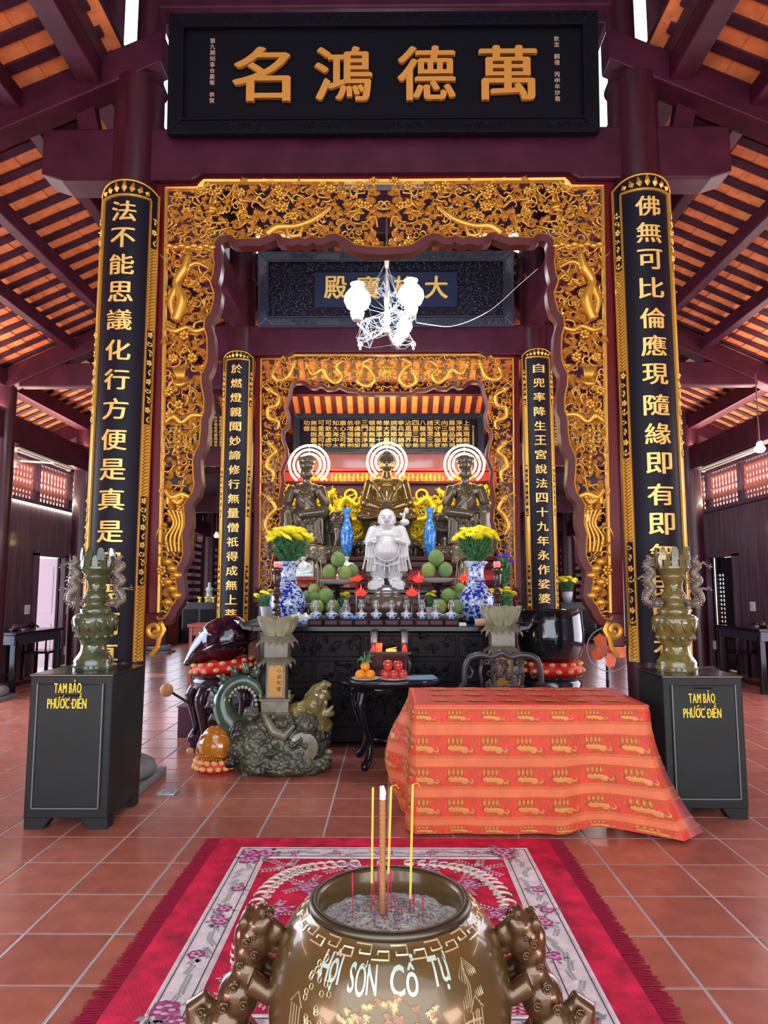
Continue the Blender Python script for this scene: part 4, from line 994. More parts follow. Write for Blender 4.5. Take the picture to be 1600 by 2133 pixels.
def bodhisattva(e, s, m, flip):
    b = B(); k = flip; S = lambda *p: (p[0] * s * k, p[1] * s, p[2] * s)
    cap(b, S(0, 0, 95), S(0, 0, 125), 24 * s, 22 * s, 12); b.ell(S(0, 2, 140), (32 * s, 17 * s, 17 * s), 14, 8); cap(b, S(0, 0, 150), S(0, -2, 166), 9 * s, 8 * s)
    b.ell(S(0, 0, 92), (42 * s, 26 * s, 15 * s), 14, 8)
    cap(b, S(-22, -8, 92), S(-36, -28, 90), 16 * s, 15 * s); cap(b, S(-36, -28, 88), S(-34, -24, 30), 15 * s, 17 * s)       # hanging leg under robe
    cap(b, S(22, -8, 92), S(38, -26, 92), 16 * s, 13 * s); cap(b, S(38, -26, 92), S(-4, -38, 86), 12 * s, 8 * s)            # folded leg
    b.frustum(28 * s, 88 * s, 36 * s, 16 * s, 34 * s, 20 * s, c=(4 * s * k, -12 * s))
    folds(b, [[S(-30 + 18 * j, -32, 84), S(-14 + 13 * j, -36, 66 - 6 * (j % 2)), S(2 + 12 * j, -33, 84)] for j in range(3)], 2 * s)
    folds(b, [[S(-26 + 14 * j, -31, 78), S(-28 + 15 * j, -34, 50), S(-30 + 17 * j, -33, 26)] for j in range(5)], 2.2 * s)
    cap(b, S(-30, 0, 140), S(-40, -4, 108), 11 * s, 10 * s); cap(b, S(-40, -4, 108), S(-26, -30, 100), 10 * s, 6 * s)
    cap(b, S(30, 0, 140), S(39, -6, 112), 11 * s, 10 * s); cap(b, S(39, -6, 112), S(26, -24, 132), 9 * s, 6 * s)
    b.frustum(86 * s, 112 * s, 8 * s, 5 * s, 6 * s, 5 * s, c=(40 * s * k, -4 * s)); b.frustum(80 * s, 112 * s, 10 * s, 6 * s, 7 * s, 5 * s, c=(-42 * s * k, -4 * s))
    hand(b, S(-24, -33, 100), (1, -.3, 0), (0, 0, 1), 8 * s); hand(b, S(25, -27, 138), (0, 0, 1), (1, 0, 0), 8 * s)
    for j in range(3): folds(b, [[S(-24 + 8 * j, -16, 148 - 3 * j), S(-6 + 5 * j, -23, 122), S(12 + 4 * j, -20, 104)]], 1.5 * s)
    b.ell(S(0, -3, 176), (12.5 * s, 14 * s, 16.5 * s), 14, 10); face(b, S(0, -3, 175), (12.5 * s, 14 * s, 16 * s))
    b.ell(S(0, -2, 165), (7 * s, 8 * s, 8 * s), 8, 6)
    sculpt(b, 'body', m, e, .011, 2); facemarks(e, S(0, -4, 175), (12.5 * s, 14 * s, 16 * s), line_m)
    h = B(); h.lathe([(13 * s, 184 * s), (14.5 * s, 190 * s), (14 * s, 196 * s), (19 * s, 203 * s), (17 * s, 208 * s), (8 * s, 207 * s)], 20, c=(0, 0, 0))
    for j in range(11):
        a = pi + j * pi / 10; h.ell((17 * s * cos(a), 17 * s * sin(a), 204 * s), 3.6 * s, 6, 5); curl(h, 13 * s * cos(a), 195 * s, 15 * s * sin(a) - 2 * s, 3.6 * s, j, 1, 1.1 * s, 1, 4, 7)
    h.build('crown', bronzed_m, e, smooth=True)
    n = B(); n.tube([S(-14, -14, 152), S(-8, -21, 136), S(0, -24, 130), S(8, -21, 136), S(14, -14, 152)], 1.5 * s, 5)
    for z_ in (126, 118): n.ell(S(0, -24, z_), 2.2 * s, 6, 4)
    n.build('necklace', bronzeg_m, e, smooth=True)
YS = 11.35; sS = px2m(YS)
for flip, pxc, who in ((1, 636, 'left'), (-1, 972, 'right')):
    x0 = X(pxc, YS); zb = Z(1162, YS)
    e = empty('seated_bodhisattva', (x0, YS, zb - .0), 'bronze crowned figure on the %s riding %s' % (who, 'an elephant' if flip > 0 else 'a lion with open jaws'), 'statue', 'bronze figures on the rear altar')
    e.location.z = zA
    sub = bpy.data.objects.new('rider', None); COL.objects.link(sub); sub.parent = e; sub.location = (0, 0, .02)
    s = sS; bodhisattva(sub, s, bronzed_m, flip)
    # plinth with lotus panels
    b = B(); b.frustum(0, .04, .57, .36, .55, .35); b.frustum(.04, .17, .50, .31, .52, .32); b.frustum(.17, .21, .56, .35, .54, .33); b.v = [(v[0] + flip * .20, v[1], v[2]) for v in b.v]
    b.build('plinth', bronze_m, e, bevel=.008)
    q = B()
    for k in range(8): q.ell((flip * .20 - .45 + .13 * k, -.33, .105), (.055, .03, .05), 8, 6)
    q.build('lotus_panel', bronze_m, e, smooth=True)
    b = B(); F = lambda *p: (flip * p[0] * s, p[1] * s, p[2] * s)
    if flip > 0:
        b.ell(F(10, 22, 64), (46 * s, 30 * s, 30 * s), 14, 9); b.ell(F(66, -8, 76), (22 * s, 20 * s, 25 * s), 12, 9)
        for k in (-1, 1): b.ell(F(66 + 22 * k, 0, 70), (7 * s, 14 * s, 22 * s), 10, 8); b.ell(F(66 + 9 * k, -24, 82), (7 * s, 6 * s, 9 * s), 8, 6); b.tube([F(66 + 9 * k, -24, 62), F(66 + 14 * k, -38, 50), F(66 + 15 * k, -46, 52)], [4 * s, 3 * s, 1.5 * s], 6)
        P, rr = [F(66, -20, 78), F(67, -32, 62), F(68, -36, 42), F(64, -34, 28), F(58, -36, 22), F(54, -42, 25)], [12 * s, 10 * s, 8 * s, 6 * s, 5 * s, 3.5 * s]; sbranch(b, P, rr, 8, 4)
        for lx in (-28, 38): cap(b, F(lx + 10, 4, 50), F(lx + 12, 0, 24), 12 * s, 11 * s)
        for j in range(5): b.tube([F(54, -35 + j * .2, 72 - 9 * j), F(66, -43, 70 - 9 * j), F(78, -35, 72 - 9 * j)], 1.2 * s, 4) if j < 3 else None
        sculpt(b, 'elephant', bronzed_m, e, .012, 2)
    else:
        b.ell(F(10, 22, 64), (46 * s, 28 * s, 28 * s), 14, 9); b.ell(F(50, -4, 78), (25 * s, 22 * s, 18 * s), 12, 9); b.ell(F(50, -24, 84), (17 * s, 15 * s, 9 * s), 10, 7); b.ell(F(50, -20, 58), (15 * s, 14 * s, 6 * s), 10, 6)
        cap(b, F(50, -4, 70), F(48, 4, 50), 18 * s, 18 * s)
        for k in (-1, 1):
            b.ell(F(50 + 12 * k, -20, 92), (5 * s, 5 * s, 5 * s), 8, 5); b.ell(F(50 + 21 * k, -2, 92), (6 * s, 6 * s, 9 * s), 6, 6); b.tube([F(50 + 11 * k, -34, 80), F(50 + 11 * k, -35, 72)], [2.4 * s, .8 * s], 5)
            b.tube([F(50 + 15 * k, -16, 82), F(50 + 17 * k, -18, 66), F(50 + 12 * k, -26, 58)], 5 * s, 6)
        b.ell(F(50, -38, 88), (6 * s, 4 * s, 4 * s), 8, 5)
        for j in range(9): a = R(200 + 17 * j * 1.4); b.ell(F(50 + 26 * cos(a), 2, 74 + 22 * sin(a)), 7 * s, 7, 5)
        for lx in (-26, 34): cap(b, F(lx + 8, 0, 50), F(lx + 10, -10, 24), 11 * s, 9 * s)
        sculpt(b, 'lion', bronzed_m, e, .012, 2)
    ph = 960 if flip > 0 else 960
    pxh = 641 if flip > 0 else 971
    halo(X(pxh, YS + .3), YS + .3, Z(968, YS + .3), (.335, .262, .19), 'glowing three-ring neon halo behind the %s crowned figure' % who)

# lower seated Buddha in front of the throne, only head and knees show round the white monk
YL = 10.0
e = empty('small_buddha', (X(806, YL), YL + .38, zA), 'dark bronze Buddha whose head shows above the white laughing monk', 'statue', 'bronze figures on the rear altar')
e.location = (X(806, 10.6), 10.58, zA)
sub = bpy.data.objects.new('figure', None); COL.objects.link(sub); sub.parent = e; sub.location = (0, 0, .05)
seated_buddha(sub, .0056, bronzed_m, .012); lotus(e, 1, .36, .07, bronze_m)

# robed kneeling attendants
def attendant(x, y, z, s, label, flip):
    e = empty('monk_statue', (x, y, z), label, 'statue', 'attendant monk figures')
    b = B(); b.frustum(0, 40 * s, 26 * s, 22 * s, 22 * s, 18 * s); b.ell((0, 0, 12 * s), (34 * s, 28 * s, 13 * s), 12, 8); cap(b, (0, 0, 30 * s), (0, 0, 74 * s), 22 * s, 17 * s, 12); b.ell((0, 0, 82 * s), (24 * s, 14 * s, 12 * s), 12, 8)
    for k in (-1, 1):
        cap(b, (k * 21 * s, 0, 82 * s), (k * 25 * s, -6 * s, 56 * s), 9 * s, 9 * s); cap(b, (k * 25 * s, -6 * s, 56 * s), (k * 4 * s, -22 * s, 66 * s), 8 * s, 5 * s); hand(b, (k * 3 * s, -24 * s, 70 * s), (0, 0, 1), (0, -k, 0), 7 * s)
        folds(b, [[(k * (6 + 7 * j) * s, -17 * s, 74 * s), (k * (8 + 8 * j) * s, -20 * s, 40 * s), (k * (8 + 10 * j) * s, -24 * s, 8 * s)] for j in range(3)], 2 * s)
    b.ell((0, -2 * s, 107 * s), (13 * s, 14 * s, 16 * s), 12, 9); face(b, (0, -2 * s, 106 * s), (13 * s, 14 * s, 16 * s)); cap(b, (0, 0, 88 * s), (0, 0, 96 * s), 8 * s, 8 * s)
    sculpt(b, 'body', bronze_m, e, .009, 2); b = B(); b.lathe([(36 * s, -.0), (38 * s, 4 * s), (34 * s, 8 * s)], 24); b.build('base', bronzed_m, e, smooth=True)
attendant(X(647, 9.3), 9.3, zM, px2m(9.3) * .98, 'bronze attendant monk behind the left vase of chrysanthemums', 1)
attendant(X(975, 9.3), 9.3, zM, px2m(9.3) * 1.0, 'bronze attendant monk behind the right vase of chrysanthemums', -1)

# white laughing monk
YW = 8.75; s = px2m(YW)
e = empty('laughing_monk_statue', (X(806, YW), YW, zM - .04), 'white glazed laughing monk with big belly, staff and bead necklace', 'statue')
b = B(); S = lambda *p: tuple(c * s for c in p)
b.frustum(0, 24 * s, 35 * s, 26 * s, 33 * s, 24 * s)
for k in (-1, 1): cap(b, S(k * 15, 0, 22), S(k * 14, 0, 70), 15 * s, 16 * s); b.ell(S(k * 14, -14, 26), S(9, 12, 6), 10, 6); b.ell(S(k * 17, 0, 36), S(16, 14, 7), 10, 6)
b.ell(S(0, -6, 88), S(26, 25, 30), 16, 10); b.ell(S(0, 0, 112), S(28, 20, 20), 14, 8); b.ell(S(0, 2, 124), S(32, 16, 14), 14, 8)
b.ell(S(0, -8, 116), S(24, 15, 12), 12, 8)
cap(b, S(-28, 0, 124), S(-36, -8, 102), 11 * s, 10 * s); cap(b, S(-36, -8, 102), S(-25, -24, 106), 9 * s, 6 * s); hand(b, S(-25, -27, 106), (0, -.4, -1), (1, 0, 0), 9 * s)
cap(b, S(28, 0, 124), S(38, -6, 100), 12 * s, 10 * s); cap(b, S(38, -6, 100), S(22, -26, 104), 9 * s, 6 * s); hand(b, S(20, -28, 104), (-.8, -.3, .3), (0, 0, 1), 9 * s)
for k in (-1, 1):
    b.frustum(42 * s, 104 * s, 9 * s, 8 * s, 8 * s, 7 * s, c=(k * 31 * s, -6 * s))
    folds(b, [[S(k * (22 + 6 * j), -12 - 2 * (j % 2), 100), S(k * (24 + 6 * j), -18, 72), S(k * (24 + 8 * j), -13, 42 + 4 * (j % 2))] for j in range(4)], 2.4 * s)
    folds(b, [[S(k * (4 + 9 * j), -15, 60), S(k * (5 + 9 * j), -19, 46), S(k * (6 + 10 * j), -16, 34)] for j in range(3)], 2 * s)
folds(b, [[S(-26, -14, 60), S(-12, -26, 56), S(0, -29, 53), S(12, -26, 56), S(26, -14, 60)]], 2.6 * s)
cap(b, S(0, -2, 132), S(0, -4, 138), 12 * s, 12 * s); b.ell(S(0, -6, 149), S(17.5, 17, 20), 16, 10); face(b, S(0, -6, 148), S(17, 17, 18)); b.ell(S(0, -12, 139), S(13, 11, 8), 10, 6)
sculpt(b, 'body', porc_m, e, .0075, 2); facemarks(e, S(0, -8, 148), S(17, 18, 18), gline_m, .5)
b = B(); P = [S(26 * sin(a), -34 + 8 * abs(sin(a)), 92 - 30 * cos(a)) for a in [R(-110 + 220 * k / 40) for k in range(41)]]
for p in P: b.ell(p, 1.6 * s, 6, 4)
b.build('bead_necklace', porc_m, e, smooth=True)
b = B(); b.tube([S(34, -6, 98), S(31, 0, 130), S(36, 6, 164)], [2 * s, 2.6 * s, 3 * s], 6); b.ell(S(36, 0, 142), S(10, 8, 7), 10, 6); b.ell(S(40, 6, 166), S(5, 5, 7), 8, 5); b.tube([S(34, 4, 156), S(26, 4, 160)], 3 * s, 6); b.build('staff_and_gourd', porc_m, e, smooth=True)
b = B(); 
for k in range(9): b.ell(S(-33 + 5 * (k % 3), -12 - 3 * (k % 2), 6 + 5 * (k // 3)), 6 * s, 7, 5)
b.build('rock', mat('beige glaze', (.55, .45, .34), .3), e, smooth=True)
# two small white seated figures on round stands
for px, py, Y_, hgt, lab in ((632, 1222, 8.7, 46, 'small white porcelain Buddha on a red drum stand beside the left vase'), (722, 1216, 9.0, 50, 'small white porcelain figure peeping over the left pomelo dish')):
    x, s = X(px, Y_), px2m(Y_) * .42
    e = empty('porcelain_buddha', (x, Y_, zM), lab, 'figurine', 'small porcelain figures')
    st = Z(1203, Y_) - zM
    b = B(); b.lathe([(.12, 0), (.16, .03), (.15, st * .6), (.17, st * .8), (.16, st)], 20); b.build('drum_stand', mat('red brown glaze', (.28, .05, .03), .3, coat=.4), e, smooth=True, sharp=50)
    sub = bpy.data.objects.new('figure', None); COL.objects.link(sub); sub.parent = e; sub.location = (0, 0, st)
    seated_buddha(sub, s * .8, mat('celadon white', (.58, .66, .60), .2, coat=.5), .008)

# ---- vases, flowers, fruit, lamps on the front table -------------------
def blue_white(name, blue, white, sc, thr):
    m = mat(name, white, .1, coat=.8); nt = m.node_tree; N, L = nt.nodes, nt.links; p = N['Principled BSDF']
    tc = N.new('ShaderNodeTexCoord'); n = N.new('ShaderNodeTexNoise'); n.inputs['Scale'].default_value = sc; n.inputs['Detail'].default_value = 3; n.inputs['Distortion'].default_value = 1.6
    v = N.new('ShaderNodeTexVoronoi'); v.inputs['Scale'].default_value = sc * 1.6
    ad = N.new('ShaderNodeMath'); ad.operation = 'MULTIPLY_ADD'; ad.inputs[1].default_value = .35
    L.new(tc.outputs['Object'], n.inputs['Vector']); L.new(tc.outputs['Object'], v.inputs['Vector']); L.new(v.outputs['Distance'], ad.inputs[0]); L.new(n.outputs['Fac'], ad.inputs[2])
    r = N.new('ShaderNodeValToRGB'); r.color_ramp.interpolation = 'LINEAR'; e0, e1 = r.color_ramp.elements; e0.position = thr; e0.color = (*blue, 1); e1.position = thr + .035; e1.color = (*white, 1)
    L.new(ad.outputs[0], r.inputs[0]); L.new(r.outputs[0], p.inputs['Base Color']); return m
bw_m = blue_white('blue and white porcelain', (.010, .035, .36), (.48, .58, .70), 16, .66)
bwn_m = blue_white('lightly painted porcelain', (.03, .09, .5), (.62, .72, .84), 22, .58)
bluev_m = blue_white('bright blue glaze', (.03, .22, .75), (.16, .48, .85), 14, .7)
def mum(b, c, r, up=(0, 0, 1), n=16):
    for ring, (rr, zz, k) in enumerate(((1.0, -.05, n), (.7, .22, n - 4), (.35, .36, 8))):
        for j in range(k):
            a = 2 * pi * (j + .5 * ring) / k
            p = V(c); q = p + V((rr * r * cos(a), rr * r * sin(a), zz * r)); m_ = p.lerp(q, .6) + V((0, 0, r * .22))
            sd = V((-sin(a), cos(a), 0)) * r * .13
            o = [p, m_ + sd, q, m_ - sd, m_ - V((0, 0, r * .1))]
            b.add(o, [(0, 1, 2, 3), (0, 4, 1), (1, 4, 2), (2, 4, 3), (3, 4, 0)])
def bouquet(x, y, z, px_w, hgt, n, label, m, hr, group=None, rng=None, pot=None):
    rng = rng or random.Random(int(x * 100)); e = empty('flower_bouquet', (x, y, z), label, 'flowers', group)
    f = B(); w_ = px_w / 2
    for k in range(int(n * 9)):
        a = rng.uniform(0, 2 * pi); q = math.sqrt(rng.random()); X_, Y_ = w_ * .9 * q * cos(a), w_ * .7 * q * sin(a); zt = hgt * rng.uniform(.4, .96)
        f.tube([(X_ * .15, Y_ * .15, 0), (X_ * .5, Y_ * .5, zt * .55), (X_, Y_, zt)], .0035, 4)
        for j in range(5):
            t = rng.uniform(.25, 1); g = rng.uniform(0, 2 * pi); L = rng.uniform(.03, .055) * (hgt / .4 + .4)
            p = V((X_ * t, Y_ * t, zt * t)); dv = V((cos(g), sin(g), rng.uniform(-.2, .7))).normalized() * L; sd = dv.cross(V((0, 0, 1))).normalized() * L * .28
            f.add([p, p + dv * .5 + sd, p + dv, p + dv * .5 - sd, p + dv * .45 + V((0, 0, .006))], [(0, 1, 4), (1, 2, 4), (2, 3, 4), (3, 0, 4), (0, 3, 2, 1)])
    f.build('foliage', leaf_m, e, kind='stuff')
    h0 = B(); mum(h0, (0, 0, 0), hr); h0.ell((0, 0, hr * .12), (hr * .75, hr * .75, hr * .26), 10, 5); src = None
    for k in range(n):
        a = k * 2.4; q = math.sqrt((k + .5) / n); X_, Y_ = w_ * q * cos(a), w_ * .75 * q * sin(a); zt = hgt * (1.04 - .30 * q * q) + rng.uniform(-.01, .02)
        if src is None: src = h0.build('flower_head', m, e, loc=(X_, Y_, zt)); o = src
        else: o = inst(src, parent=e, loc=(X_, Y_, zt))
        o.rotation_euler = (Y_ / w_ * -.7, X_ / w_ * .7, rng.uniform(0, 3))
    return e
YV = 7.45
for px, la in ((600, 'left'), (992, 'right')):
    x = X(px, YV); s = px2m(YV); e = empty('porcelain_vase', (x, YV, zT), 'big blue and white bottle vase on the %s of the altar table' % la, 'vase', 'blue and white bottle vases')
    bs = B(); bs.lathe([(19 * s, 0), (20 * s, 2 * s), (24 * s, 8 * s), (34 * s, 26 * s), (36.5 * s, 38 * s), (34 * s, 52 * s), (26 * s, 66 * s), (19 * s, 76 * s), (17 * s, 84 * s)], 36); bs.build('body', bw_m, e, smooth=True)
    bs = B(); bs.lathe([(17 * s, 84 * s), (15.5 * s, 94 * s), (16 * s, 106 * s), (20 * s, 115 * s), (25 * s, 119 * s), (25 * s, 121 * s), (20 * s, 118 * s), (13 * s, 106 * s), (0, 100 * s)], 36); bs.build('neck', bwn_m, e, smooth=True)
    bs = B(); bs.lathe([(26 * s, -.0), (27 * s, 2 * s), (22 * s, 5 * s)], 30); bs.build('foot_stand', black_m, e, smooth=True)
    bouquet(x, YV, zT + 112 * s, 84 * s, 72 * s, 38, 'round bunch of yellow chrysanthemums in the %s blue and white vase' % la, yellow_m, .075, 'chrysanthemum bouquets')
for px, py, Y_, w_, h_, n, m, la, zz in ((556, 1276, 7.95, .24, .22, 5, yellow_m, 'small yellow bunch left of the left big vase', zT), (717, 1278, 7.75, .16, .2, 4, yellow_m, 'small yellow bunch beside the left lower pomelos', zT), (900, 1276, 7.75, .16, .2, 4, yellow_m, 'small yellow bunch beside the right lower pomelos', zT),
                                    (1018, 1276, 7.98, .18, .25, 4, yellow_m, 'small yellow bunch right behind the right big vase', zT), (1050, 1276, 7.95, .24, .25, 6, yellow_m, 'yellow bunch at the far right end of the altar', zT), (1052, 1200, 8.9, .22, .45, 7, violet_m, 'violet orchids rising at the right end of the altar', zM)):
    st = (Z(1268 if m is yellow_m else 1200, Y_) - zz) if m is yellow_m else .1
    if m is yellow_m:
        e = empty('flower_pot', (X(px, Y_), Y_, zT), 'white pot of the ' + la, 'pot'); b = B(); b.lathe([(.05, 0), (.06, .05), (.075, .16), (.065, .16), (.06, .1), (0, .1)], 18); b.build('pot', porc_m, e, smooth=True, sharp=50)
        if Y_ > 8.2: b = B(); b.box((0, 0, -.3), (.3, .3, .6)); 
    bouquet(X(px, Y_), Y_, zz + (.1 if m is yellow_m else .0), w_, h_, n, la, m, .05)
for px, la in ((722, 'left'), (896, 'right')):
    Y_ = 11.0; s = px2m(Y_); e = empty('porcelain_vase', (X(px, Y_), Y_, zA), 'slim bright blue vase standing on the rear altar %s of the central Buddha' % la, 'vase', 'slim blue vases')
    b = B(); H_ = Z(1058, Y_) - zA; b.lathe([(8 * s, 0), (12.5 * s, H_ * .3), (13.5 * s, H_ * .5), (9 * s, H_ * .68), (5.5 * s, H_ * .76), (6 * s, H_ * .92), (11 * s, H_), (9 * s, H_), (5 * s, H_ * .9), (0, H_ * .8)], 28); b.build('body', bluev_m, e, smooth=True)
# pomelos
pom_m = [mat('pomelo green %d' % i, c, .42, var=.25, vscale=6, bump=.3, bscale=140) for i, c in enumerate([(.13, .22, .05), (.19, .26, .055), (.11, .20, .06)])]
bm_ = B(); bm_.lathe([(0, -.98), (.35, -.93), (.72, -.68), (.95, -.25), (.98, .1), (.86, .5), (.6, .8), (.3, .97), (.08, 1.02), (0, .99)], 24); PS = []
for m in pom_m: PS.append(None)
pomn = [0]
def pomelo(px, py, Y_, rpx, label):
    i = pomn[0] % 3; pomn[0] += 1; s = rpx * px2m(Y_)
    e = empty('pomelo', (X(px, Y_), Y_, Z(py + rpx, Y_)), label, 'pomelo', 'green pomelos on the altar')
    if PS[i] is None: PS[i] = bm_.build('rind', pom_m[i], e, smooth=True); o = PS[i]
    else: o = inst(PS[i], parent=e)
    o.location = (0, 0, s * .98); o.scale = (s, s, s * rnd.uniform(.95, 1.06)); o.rotation_euler = (0, 0, rnd.uniform(0, 6))
    q = B(); q.lathe([(.09 * s, 0), (.05 * s, .06 * s), (0, .07 * s)], 8); q.build('stem_end', mat('dry stem', (.2, .15, .06), .7), e, loc=(0, 0, s * 1.97))
YP = 7.75; YQ = 7.3
for px, py, r, l in ((686, 1191, 14.5, 'left pomelo on the left raised dish'), (718, 1193, 14.5, 'middle pomelo at the front of the left raised dish'), (734, 1189, 13, 'yellowish pomelo at the right of the left raised dish')): pomelo(px, py, YP + (.12 if px == 734 else 0), r, l)
pomelo(704, 1166, YP + .02, 15, 'pomelo crowning the left raised dish')
for px, py, r, l in ((893, 1188, 15, 'left pomelo on the right raised dish'), (928, 1187, 15, 'right pomelo on the right raised dish')): pomelo(px, py, YP, r, l)
pomelo(909, 1163, YP + .03, 16.5, 'large pomelo crowning the right raised dish')
for px, py, r, Y_, l in ((661, 1264, 15, YQ, 'front left pomelo of the left lower dish'), (693, 1265, 15, YQ, 'front right pomelo of the left lower dish'), (679, 1241, 15.5, YQ + .05, 'top pomelo of the left lower dish'), (655, 1230, 13, YQ + .45, 'top pomelo on the small plate behind the left vase'), (640, 1243, 12, YQ + .45, 'left pomelo on the small plate behind the left vase'), (654, 1245, 12, YQ + .30, 'right pomelo on the small plate behind the left vase'),
                       (917, 1264, 14, YQ, 'front left pomelo of the right lower dish'), (950, 1265, 14, YQ, 'front right pomelo of the right lower dish'), (934, 1241, 15, YQ + .05, 'top pomelo of the right lower dish'), (958, 1227, 12, YQ + .45, 'top pomelo on the small plate by the right vase'), (950, 1242, 12, YQ + .45, 'lower pomelo on the small plate by the right vase')): pomelo(px, py, Y_, r, l)
def dish(px, py, Y_, rpx, label, stem=True, zbase=None, m=porc_m):
    s = px2m(Y_); r = rpx * s; z = Z(py, Y_); zb = zT if zbase is None else zbase
    e = empty('footed_dish' if stem else 'plate', (X(px, Y_), Y_, zb), label, 'dish')
    h = z - zb; b = B(); b.lathe([(r * .45, h - .055), (r * .8, h - .03), (r, h), (r * .96, h), (r * .7, h - .018), (0, h - .022)], 32); b.build('bowl', m, e, smooth=True, sharp=60)
    if h > .08:
        b = B(); b.lathe([(.13, 0), (.14, .02), (.05, .05), (.028, .12), (.035, h * .5), (.028, h * .8), (.08, h - .05), (.1, h - .05)], 20); b.build('stem', black_m, e, smooth=True, sharp=60)
    return e
dish(703, 1207, YP, 39, 'tall footed dish holding the left pile of pomelos'); dish(911, 1204, YP, 37, 'tall footed dish holding the right pile of pomelos')
dish(677, 1280, YQ, 32, 'white plate under the left lower pomelos'); dish(934, 1280, YQ, 34, 'white plate under the right lower pomelos')
dish(648, 1257, YQ + .42, 24, 'small footed plate behind the left big vase'); dish(952, 1257, YQ + .42, 20, 'small footed plate beside the right big vase')
# ten porcelain oil lamps on wooden blocks
ORDN = ['leftmost', 'second from left', 'third from left', 'fourth from left', 'fifth from left', 'fifth from right', 'fourth from right', 'third from right', 'second from right', 'rightmost']
YO = 6.92; s = px2m(YO)
lamp0 = block0 = None
for k, px in enumerate((659, 691, 721.5, 753, 784, 816, 846.5, 879, 907.5, 939)):
    la = '%s of ten porcelain oil lamps in a row' % ORDN[k]; bl_ = 'dark wooden block under the %s oil lamp' % ORDN[k]
    x = X(px, YO); zl = zT + 12.5 * s
    if lamp0 is None:
        block0 = empty('lamp_block', (x, YO, zT), bl_, 'block', 'wooden blocks under oil lamps'); b = B(); b.box((0, 0, 6 * s), (29 * s, .12, 12 * s)); b.build('block', blackmatte_m, block0, bevel=.004); b = B(); b.box((0, -.061, 6 * s), (22 * s, .004, 7 * s)); b.build('inset', mould_m, block0)
        lamp0 = empty('oil_lamp', (x, YO, zl), la, 'lamp', 'porcelain oil lamps in a row')
        b = B(); b.lathe([(5 * s, 0), (6 * s, 1 * s), (5 * s, 2 * s), (10 * s, 6 * s), (11 * s, 9 * s), (12 * s, 10 * s)], 20); b.build('cup', bwn_m, lamp0, smooth=True, sharp=60)
        b = B(); b.lathe([(12.5 * s, 10 * s), (11 * s, 11.5 * s), (4 * s, 14 * s), (3 * s, 17 * s), (0, 17 * s)], 20); b.build('lid', porc_m, lamp0, smooth=True, sharp=60)
        b = B(); b.lathe([(3 * s, 17 * s), (6.5 * s, 22 * s), (7.5 * s, 26 * s), (5.5 * s, 31 * s), (4 * s, 35 * s), (6.5 * s, 40 * s), (6 * s, 40 * s), (3.6 * s, 35 * s), (5 * s, 31 * s), (7 * s, 26 * s), (6 * s, 22 * s), (2.6 * s, 17 * s)], 16); b.build('glass_chimney', glass_m, lamp0, smooth=True)
        b = B(); b.lathe([(2 * s, 16 * s), (2.2 * s, 20 * s), (.8 * s, 22 * s), (.6 * s, 25 * s), (0, 26 * s)], 8); b.build('burner', porc_m, lamp0, smooth=True)
    else:
        copy_tree(block0, loc=(x, YO, zT), label=bl_); copy_tree(lamp0, loc=(x, YO, zl), label=la)
# turned candlesticks
for px, la in ((577, 'left'), (1036, 'right')):
    Y_ = 6.88; s = px2m(Y_); H_ = Z(1182, Y_) - zT
    e = empty('candlestick', (X(px, Y_), Y_, zT), 'tall turned dark wood candlestick at the %s end of the altar table' % la, 'candlestick', 'turned wooden candlesticks')
    pr = [(26, 0), (27, .02), (20, .05), (22, .08), (12, .15), (7, .2), (6, .24), (10, .27), (6, .3), (5, .38), (9, .41), (5, .44), (6, .5), (11, .54), (11, .56), (6, .6), (5, .66), (9, .69), (6, .71), (7, .74), (9, .8), (9, .88), (7, .9), (11, .93), (12, .97), (9, 1.0)]
    b = B(); b.lathe([(r * s * .92, t * H_) for r, t in pr], 24); b.build('turned_shaft', brown_m, e, smooth=True, sharp=50)
    b = B(); b.tube([(-.2, 0, H_ * .52), (.2, 0, H_ * .52)], .004, 6); b.build('cross_wire', tassel_m, e)
    b = B()
    for k in range(7): leaf(b, 0, 0, 0, .06, .025, R(30 + 20 * k), .01)
    b.build('red_lotus_light', redglow_m, e, loc=(0, 0, H_))
    b = B(); b.lathe([(.03, 0), (.035, .06), (.03, .06), (.026, .01), (0, .01)], 14); b.build('glass_cup', glass_m, e, loc=(0, 0, H_))
# bronze censer
Y_ = 7.3; s = px2m(Y_)
e = empty('bronze_censer', (X(806, Y_), Y_, zT), 'squat bronze censer with lion knob before the white laughing monk', 'censer')
b = B(); b.lathe([(18 * s, 8 * s), (26 * s, 14 * s), (33 * s, 28 * s), (34 * s, 40 * s), (30 * s, 50 * s), (25 * s, 54 * s), (27 * s, 57 * s), (27 * s, 59 * s)], 32); b.build('bowl', bronzed_m, e, smooth=True)
b = B(); b.lathe([(26 * s, 59 * s), (25 * s, 63 * s), (18 * s, 70 * s), (10 * s, 74 * s), (0, 76 * s)], 32); b.build('lid', mat('bright grey bronze', (.3, .3, .32), .25, .8), e, smooth=True)
b = B(); b.ell((0, 0, 80 * s), (6 * s, 5 * s, 5 * s), 10, 7); b.ell((-2 * s, -4 * s, 86 * s), (4 * s, 4 * s, 4 * s), 8, 6); b.ell((3 * s, -5 * s, 77 * s), (3 * s, 4 * s, 3 * s), 8, 5); b.box((0, 0, 75 * s), (20 * s, 14 * s, 3 * s)); b.build('lion_knob', black_m, e, smooth=True, sharp=40)
for k in (-1, 1): b = B(); b.tube([(k * 30 * s, 0, 46 * s), (k * 40 * s, 0, 52 * s), (k * 44 * s, 0, 44 * s), (k * 36 * s, 0, 34 * s)], 3 * s, 6); b.build('handle', bronzed_m, e, smooth=True)
